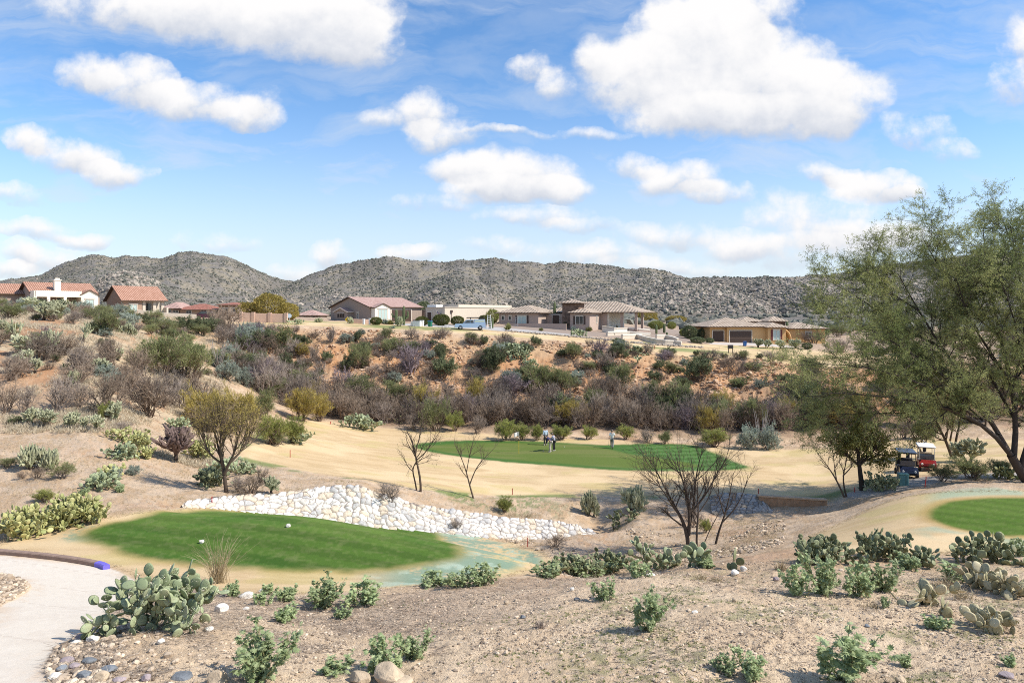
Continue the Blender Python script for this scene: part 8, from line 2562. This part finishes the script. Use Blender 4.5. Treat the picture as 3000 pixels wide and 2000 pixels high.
def person(label, p, rz, shirt, trousers, shoe, J, height=1.76, cap=None, sleeves='long'):
    """J: joints in metres, x right, y forward, z up; the body is one skinned surface, clothing over it"""
    t_ = thing('person', label, 'person', tuple(p), rz); k = height / 1.76; t_.scale = (k, k, k)
    V_ = []; E_ = []; Rr = []; ix = {}

    def add(n, pos, r, par=None):
        ix[n] = len(V_); V_.append(Vector(pos)); Rr.append(r)
        if par is not None: E_.append((ix[par], ix[n]))
    add('pelvis', J['pelvis'], (.145, .11)); add('waist', J['waist'], (.135, .10), 'pelvis'); add('chest', J['chest'], (.165, .115), 'waist'); add('neckb', J['neck'], (.07, .065), 'chest')
    nk, hd = Vector(J['neck']), Vector(J['head']); up = (hd - nk).normalized()
    add('neck', nk.lerp(hd, .35), (.055, .055), 'neckb'); add('jaw', hd - up * .06 + Vector((0, .02, 0)), (.066, .075), 'neck'); add('skull', hd + up * .035, (.077, .092), 'jaw'); add('crown', hd + up * .105, (.055, .065), 'skull')
    add('nose', hd - up * .015 + Vector((0, .112, 0)), (.013, .013), 'jaw')
    for s, sg in (('l', -1), ('r', 1)):
        add('sh' + s, J['sh' + s], (.062, .062), 'chest'); add('el' + s, J['el' + s], (.044, .044), 'sh' + s); add('wr' + s, J['wr' + s], (.03, .028), 'el' + s)
        w = Vector(J['wr' + s]); d = (w - Vector(J['el' + s])).normalized(); side = d.cross(Vector((sg, .3, 0))).normalized()
        add('palm' + s, w + d * .075, (.036, .018), 'wr' + s)
        for i, (o_, l_) in enumerate(((-.030, .062), (-.010, .072), (.010, .068), (.028, .052))):
            add('f%d%s' % (i, s), w + d * .115 + side * o_, (.009, .009), 'palm' + s); add('g%d%s' % (i, s), w + d * (.115 + l_) + side * o_ * 1.1 + Vector((-sg * .015, 0, 0)), (.008, .008), 'f%d%s' % (i, s))
        add('th' + s, w + d * .06 - side * .045 + Vector((0, .012, 0)), (.010, .010), 'palm' + s)
        add('hip' + s, J['hip' + s], (.095, .095), 'pelvis'); add('kn' + s, J['kn' + s], (.062, .062), 'hip' + s); add('an' + s, J['an' + s], (.042, .042), 'kn' + s)
        a = Vector(J['an' + s]); f = Vector(J['toe' + s])
        add('toe' + s, f, (.04, .03), 'an' + s)
    skin_obj('body', V_, E_, Rr, 0, M_SKIN, t_)

    def cloth(name, names, edges, rad, m, root, par=None):
        vs = [Vector(J2[n]) for n in names]
        return skin_obj(name, vs, [(names.index(a), names.index(b)) for a, b in edges], rad, names.index(root), m, par or t_)
    J2 = {n: V_[i] for n, i in ix.items()}
    for s in 'lr':
        J2['cuff' + s] = V_[ix['el' + s]].lerp(V_[ix['wr' + s]], .92 if sleeves == 'long' else -.25 + .0) if sleeves == 'long' else V_[ix['sh' + s]].lerp(V_[ix['el' + s]], .8)
        J2['hem' + s] = V_[ix['an' + s]] + Vector((0, 0, .015))
    nm = ['pelvis', 'waist', 'chest', 'neckb', 'shl', 'shr']; ed = [('pelvis', 'waist'), ('waist', 'chest'), ('chest', 'neckb'), ('chest', 'shl'), ('chest', 'shr')]; rd = [(.165, .13), (.16, .12), (.185, .135), (.075, .07), (.08, .08), (.08, .08)]
    if sleeves == 'long':
        nm += ['ell', 'elr', 'cuffl', 'cuffr']; ed += [('shl', 'ell'), ('shr', 'elr'), ('ell', 'cuffl'), ('elr', 'cuffr')]; rd += [(.058, .058)] * 2 + [(.042, .042)] * 2
    else:
        nm += ['cuffl', 'cuffr']; ed += [('shl', 'cuffl'), ('shr', 'cuffr')]; rd += [(.068, .068)] * 2
    cloth('shirt', nm, ed, rd, shirt, 'chest')
    nm = ['pelvis', 'hipl', 'hipr', 'knl', 'knr', 'heml', 'hemr']
    cloth('trousers', nm, [('pelvis', 'hipl'), ('pelvis', 'hipr'), ('hipl', 'knl'), ('hipr', 'knr'), ('knl', 'heml'), ('knr', 'hemr')], [(.155, .12), (.11, .11), (.11, .11), (.085, .085), (.085, .085), (.07, .07), (.07, .07)], trousers, 'pelvis')
    for s in 'lr':
        a = V_[ix['an' + s]]; f = V_[ix['toe' + s]]
        skin_obj('shoe', [a + Vector((0, -.05, -.045)), a + Vector((0, 0, -.04)), a.lerp(f, .6) + Vector((0, 0, -.02)), f + Vector((0, .03, 0))], [(0, 1), (1, 2), (2, 3)], [(.042, .04), (.05, .05), (.052, .04), (.04, .03)], 1, shoe, t_)
    if cap is not None:
        c = V_[ix['skull']] + up * .03
        mb = MB(); mb.lathe([(.104, -.01), (.104, .03), (.085, .075), (.045, .10), (0, .106)], 14); mb.box((0, .13, .0), (.15, .13, .015), bev=.006)
        mb.build('cap', cap, t_, True, tuple(c))
    else:
        c = V_[ix['skull']] + up * .015
        MB().lathe([(.085, -.06), (.098, -.01), (.098, .04), (.08, .09), (.04, .115), (0, .12)], 14).build('hair', M_HAIR, t_, True, (c.x, c.y - .018, c.z))
    return t_, J2


STAND = dict(pelvis=(0, 0, .95), waist=(0, 0, 1.10), chest=(0, .01, 1.30), neck=(0, 0, 1.46), head=(0, .02, 1.62), shl=(-.19, 0, 1.41), shr=(.19, 0, 1.41), ell=(-.25, -.02, 1.13), elr=(.25, -.02, 1.13), wrl=(-.25, .07, .89), wrr=(.25, .07, .89),
             hipl=(-.09, 0, .92), hipr=(.09, 0, .92), knl=(-.11, .02, .50), knr=(.11, .02, .50), anl=(-.12, -.02, .09), anr=(.12, -.02, .09), toel=(-.14, .14, .035), toer=(.14, .14, .035))
PUTT = dict(pelvis=(0, -.10, .92), waist=(0, -.02, 1.05), chest=(0, .14, 1.19), neck=(0, .27, 1.27), head=(0, .40, 1.33), shl=(-.18, .20, 1.25), shr=(.18, .20, 1.25), ell=(-.17, .25, 1.0), elr=(.17, .25, 1.0), wrl=(-.035, .36, .80), wrr=(.035, .36, .76),
            hipl=(-.10, -.10, .90), hipr=(.10, -.10, .90), knl=(-.14, .0, .49), knr=(.14, 0, .49), anl=(-.16, -.05, .09), anr=(.16, -.05, .09), toel=(-.18, .11, .035), toer=(.18, .11, .035))
WALK = dict(STAND, knl=(-.10, .16, .52), anl=(-.10, .20, .10), toel=(-.10, .36, .05), knr=(.10, -.02, .50), anr=(.10, -.26, .12), toer=(.10, -.12, .035), ell=(-.26, -.10, 1.14), wrl=(-.27, -.06, .90), elr=(.27, .06, 1.14), wrr=(.26, .20, .94))
LEANP = dict(STAND, chest=(0, .07, 1.29), neck=(0, .11, 1.44), head=(0, .18, 1.58), shl=(-.19, .08, 1.39), shr=(.19, .08, 1.39), ell=(-.23, .14, 1.13), elr=(.23, .14, 1.13), wrl=(-.10, .28, 1.0), wrr=(.10, .28, .98))
C_LBLUE = mat("pale_blue_shirt", (.42, .52, .62), .8, .08); C_NAVY = mat("navy_shirt", (.035, .035, .10), .8, .1); C_GREY = mat("grey_blue_shirt", (.27, .29, .37), .8, .08); C_WHITE = mat("white_shirt", (.66, .69, .68), .8, .05)
C_BLK = mat("black_trousers", (.025, .026, .03), .8, .1); C_KHA = mat("khaki_trousers", (.42, .38, .32), .8, .08); C_GRY = mat("grey_trousers", (.20, .205, .20), .8, .08)
p1_, _ = person('standing golfer in a pale blue top and black trousers, seen from behind', at(1598, 1303), R(20), C_LBLUE, C_BLK, M_SHOE, STAND, 1.80, M_SHOED)
p2_, J2p = person('golfer in a navy top and khaki trousers bent over a putter', at(1611, 1323), R(75), C_NAVY, C_KHA, M_SHOE, PUTT, 1.86)
p3_, _ = person('golfer in a grey blue long sleeved top and dark trousers beside the putting one', at(1623, 1320), R(60), C_GREY, C_BLK, M_SHOE, LEANP, 1.80)
p4_, J4 = person('man in a white top and grey trousers walking away over the green', at(1793, 1313), R(-15), C_WHITE, C_GRY, M_SHOED, WALK, 1.86, None, 'short')


def club(label, root, grip, foot, name='putter'):
    """grip and foot in the golfer's own space"""
    M = root.matrix_basis
    a, b = M @ Vector(grip), M @ Vector(foot)
    t_ = thing(name, label, 'golf club', tuple(b))
    MB().tube([(0, 0, .03), tuple((a - b) * .75)], .011, 6).build('shaft', M_CHROME, t_)
    MB().tube([tuple((a - b) * .75), tuple((a - b) * 1.08)], .016, 6).build('grip', M_BLACK, t_)
    MB().box((0, 0, .02), (.12, .05, .035), bev=.01).build('head', M_CHROME, t_)


p1_.matrix_basis; bpy.context.view_layer.update()
club('putter held in both hands by the bent golfer in navy', p2_, (0, .375, .70), (0, .62, .02))
club('putter carried at the left side of the walking man in white', p4_, (-.27, -.05, .84), (-.36, .30, .25))
club('putter hanging from the right hand of the pale blue golfer', p1_, (.25, .09, .82), (.33, .22, .03))

# ------------------------------------------------------------------ loose cover nobody could count
rng = np.random.default_rng(99)


def scatter(n, u0, u1, y0, y1, test=None, log=True):
    out = []
    tot = 0
    while tot < n:
        u = rng.uniform(u0, u1, n); Y = np.exp(rng.uniform(math.log(y0), math.log(y1), n)) if log else rng.uniform(y0, y1, n)
        X = (u - 1500) / F * Y
        k = np.ones(n, bool)
        for nm in ('path', 'tee', 'teef', 'tee2f', 'fair', 'cpath', 'rim', 'road', 'drive'):
            k &= bil(SD[nm], u, Y) < -.05
        if test is not None: k &= rng.random(n) < test(u, Y, X)
        P = np.stack([X, Y, H(X, Y)], -1)[k]
        out.append(P); tot += len(P)
        if len(out) > 60: break
    return np.concatenate(out)[:n]


M_GRAVEL = leaf_mat("gravel_stone", (.17, .125, .09), (.71, .57, .42), 0, 0, .9)
# gravel and pebbles of the foreground
Pg = scatter(26000, -150, 3150, 8.8, 20, lambda u, Y, X: .25 + .75 * sstep(fbm(X * .5, Y * .5, 3, 401), .42, .62))
Sg = rng.gamma(1.9, .0050, len(Pg)) + .004
Pc = scatter(900, -100, 560, 8.8, 13, lambda u, Y, X: np.exp(-(bil(SD['path'], u, Y) / .9) ** 2) * (u > 90))
Sc = rng.gamma(3, .009, len(Pc)) + .010
Pi = scatter(900, -200, 110, 14, 21, lambda u, Y, X: np.exp(-(bil(SD['path'], u, Y) / .8) ** 2) * 1.0)
Si = rng.gamma(3, .010, len(Pi)) + .012
Pw = scatter(1600, 1480, 2300, 28, 40, lambda u, Y, X: sstep(fbm(X * .4, Y * .4, 2, 402), .45, .6)); Sw = rng.gamma(2.5, .013, len(Pw)) + .015
Pall = np.concatenate([Pg, Pc, Pi, Pw]); Sall = np.concatenate([Sg, Sc, Si, Sw])
V_, Fc = lumps(Pall + np.array([0, 0, .3]) * Sall[:, None], Sall, rng, .25, .62, True)
tint = np.repeat(np.clip(rng.normal(.48, .28, len(Pall)), 0, 1), 12)
tag(link('gravel', raw_mesh('gravel', V_, [Fc], [M_GRAVEL], attrs={'tint': tint})), 'loose gravel and pebbles strewn over the near soil', 'gravel', kind='stuff')
# clods and stones on the red bank and along the yard edge
M_CLOD = leaf_mat("red_bank_stone", (.30, .15, .075), (.60, .43, .29), 0, 0, .95)
Pk = scatter(9000, 760, 2500, 86, 109, lambda u, Y, X: .15 + .85 * sstep(fbm(X * .25, Y * .25, 3, 403), .45, .6), False)
Sk = rng.gamma(2, .05, len(Pk)) + .05
V_, Fc = lumps(Pk + np.array([0, 0, .2]) * Sk[:, None], Sk, rng, .25, .6, True)
tag(link('bank_stones', raw_mesh('bank_stones', V_, [Fc], [M_CLOD], attrs={'tint': np.repeat(rng.random(len(Pk)), 12)})), 'stones and clods over the red bank', 'stones', kind='stuff')
uq = rng.uniform(1480, 2060, 500); Yq = np.interp(uq, [1480, 1700, 1900, 2060], [117.5, 115.5, 113.6, 116]) + rng.normal(0, .35, 500)
Pq = np.stack([(uq - 1500) / F * Yq, Yq, H((uq - 1500) / F * Yq, Yq)], -1); Sq = rng.uniform(.10, .26, 500)
V_, Fc = lumps(Pq + np.array([0, 0, .08]), Sq, rng, .2, .8, True)
tag(link('edging_stones', raw_mesh('edging_stones', V_, [Fc], [M_BOULD], attrs={'tint': np.repeat(rng.random(500) * .6 + .4, 12)})), 'row of river stones along the lower edge of the gravel yard', 'stones', kind='stuff')
# dry twigs and stalks lying about
Pt = scatter(26000, -100, 3100, 9, 20, lambda u, Y, X: sstep(fbm(X * .25, Y * .25, 4, 40) * .6 + fbm(X * 1.3, Y * 1.3, 4, 50) * .4, .44, .56) * (.35 + .65 * sstep(1500 - u, -300, 500)))
nt2 = len(Pt)
Dt = nrm(np.stack([rng.normal(0, 1, nt2), rng.normal(0, .45, nt2), rng.uniform(-.02, .22, nt2)], -1))
bv, bf = blades(Pt + np.array([0, 0, .012]), Dt, rng.gamma(2.5, .05, nt2) + .04, rng.uniform(.004, .010, nt2), rng)
M_LITTER = leaf_mat("dry_litter", (.11, .085, .07), (.50, .42, .33), .1, 0, .9)
tag(link('dry_litter', raw_mesh('dry_litter', bv, [bf], [M_LITTER], attrs={'tint': np.repeat(rng.random(nt2), 4)})), 'dry fallen twigs and stalks littering the near slope', 'litter', kind='stuff')


def tufts(name, label, P, nb, h0, h1, wd, m, spread=.7, up=.0):
    n = len(P); Q_ = np.repeat(P, nb, 0); k = len(Q_)
    hh = np.repeat(rng.uniform(h0, h1, n), nb) * rng.uniform(.5, 1, k)
    Q_ = Q_ + rng.normal(0, 1, (k, 3)) * (hh * .22)[:, None] * np.array([1, 1, 0])
    bv, bf = blades(Q_ - np.array([0, 0, .01]), dome_dirs(rng, k, spread), hh, wd, rng)
    tag(link(name, raw_mesh(name, bv, [bf], [m], attrs={'tint': np.repeat(rng.random(k), 4)})), label, 'grass', kind='stuff')


Ph = scatter(13000, -120, 700, 42, 112, lambda u, Y, X: sstep(fbm(X * .25, Y * .25, 4, 405), .42, .58))
tufts('dry_grass', 'pale dry bunch grass over the left hillside', Ph, 12, .22, .55, .022, M_BLADE_PALE)
Pm = scatter(5200, -100, 2300, 29, 50, lambda u, Y, X: .2 + .8 * sstep(fbm(X * .4, Y * .4, 3, 406), .45, .6))
tufts('slope_grass', 'short dry tufts over the middle slopes and gully', Pm, 9, .06, .22, .010, M_BLADE_DRY, .9)
Pn = scatter(1500, 1100, 3150, 9, 17.5, lambda u, Y, X: sstep(fbm(X * .8, Y * .8, 3, 81), .5, .64))
M_SPROUT = leaf_mat("green_sprout", (.13, .17, .05), (.28, .30, .11), .3, 0)
tufts('green_sprouts', 'small green sprouts over the near gravel', Pn, 14, .02, .065, .010, M_SPROUT, 1.1)
Pp = scatter(4200, -100, 3100, 9, 21, lambda u, Y, X: .15 + .85 * sstep(fbm(X * .35, Y * .35, 3, 408), .5, .62))
tufts('dead_stubble', 'thin dead stubble over the near slope', Pp, 8, .04, .14, .005, M_LITTER, 1.0)
# fringe of longer dry grass where turf meets native ground
Pr2 = []
for zz in (Z_TEEF, Z_TEE2F):
    q = densify(zz[::4], 30); Pr2.append(np.stack([q[:, 0], q[:, 1], H(q[:, 0], q[:, 1])], -1))
Pr2 = np.concatenate(Pr2); Pr2 = Pr2[Pr2[:, 1] > 8]; Pr2 = np.repeat(Pr2, 2, 0) + rng.normal(0, .16, (len(Pr2) * 2, 3)) * np.array([1, 1, 0])
k_ = np.array([bil(SD['path'], p[0] / p[1] * F + 1500, p[1]) < -.1 for p in Pr2]); Pr2 = Pr2[k_]
Pr2[:, 2] = H(Pr2[:, 0], Pr2[:, 1])
tufts('turf_edge_grass', 'longer dry grass fringing the tee turf', Pr2, 12, .03, .10, .006, M_BLADE_DRY, 1.1)
# scrub on the plain between the houses and the hills
us = rng.uniform(-200, 3300, 3200); Ys = rng.uniform(168, 420, 3200)
Xs = (us - 1500) / F * Ys; zs = np.maximum(H(Xs, Ys), hill_z(us, Ys))
Ss = rng.uniform(.7, 1.9, 3200)
V_, Fc = lumps(np.stack([Xs, Ys, zs + .4], -1), Ss, rng, .4, .8)
tag(link('plain_scrub', raw_mesh('plain_scrub', V_, [Fc], [M_BRUSH], attrs={'tint': np.repeat(rng.random(3200), 12)})), 'dark scrub on the plain between the houses and the hills', 'scrub', kind='stuff')
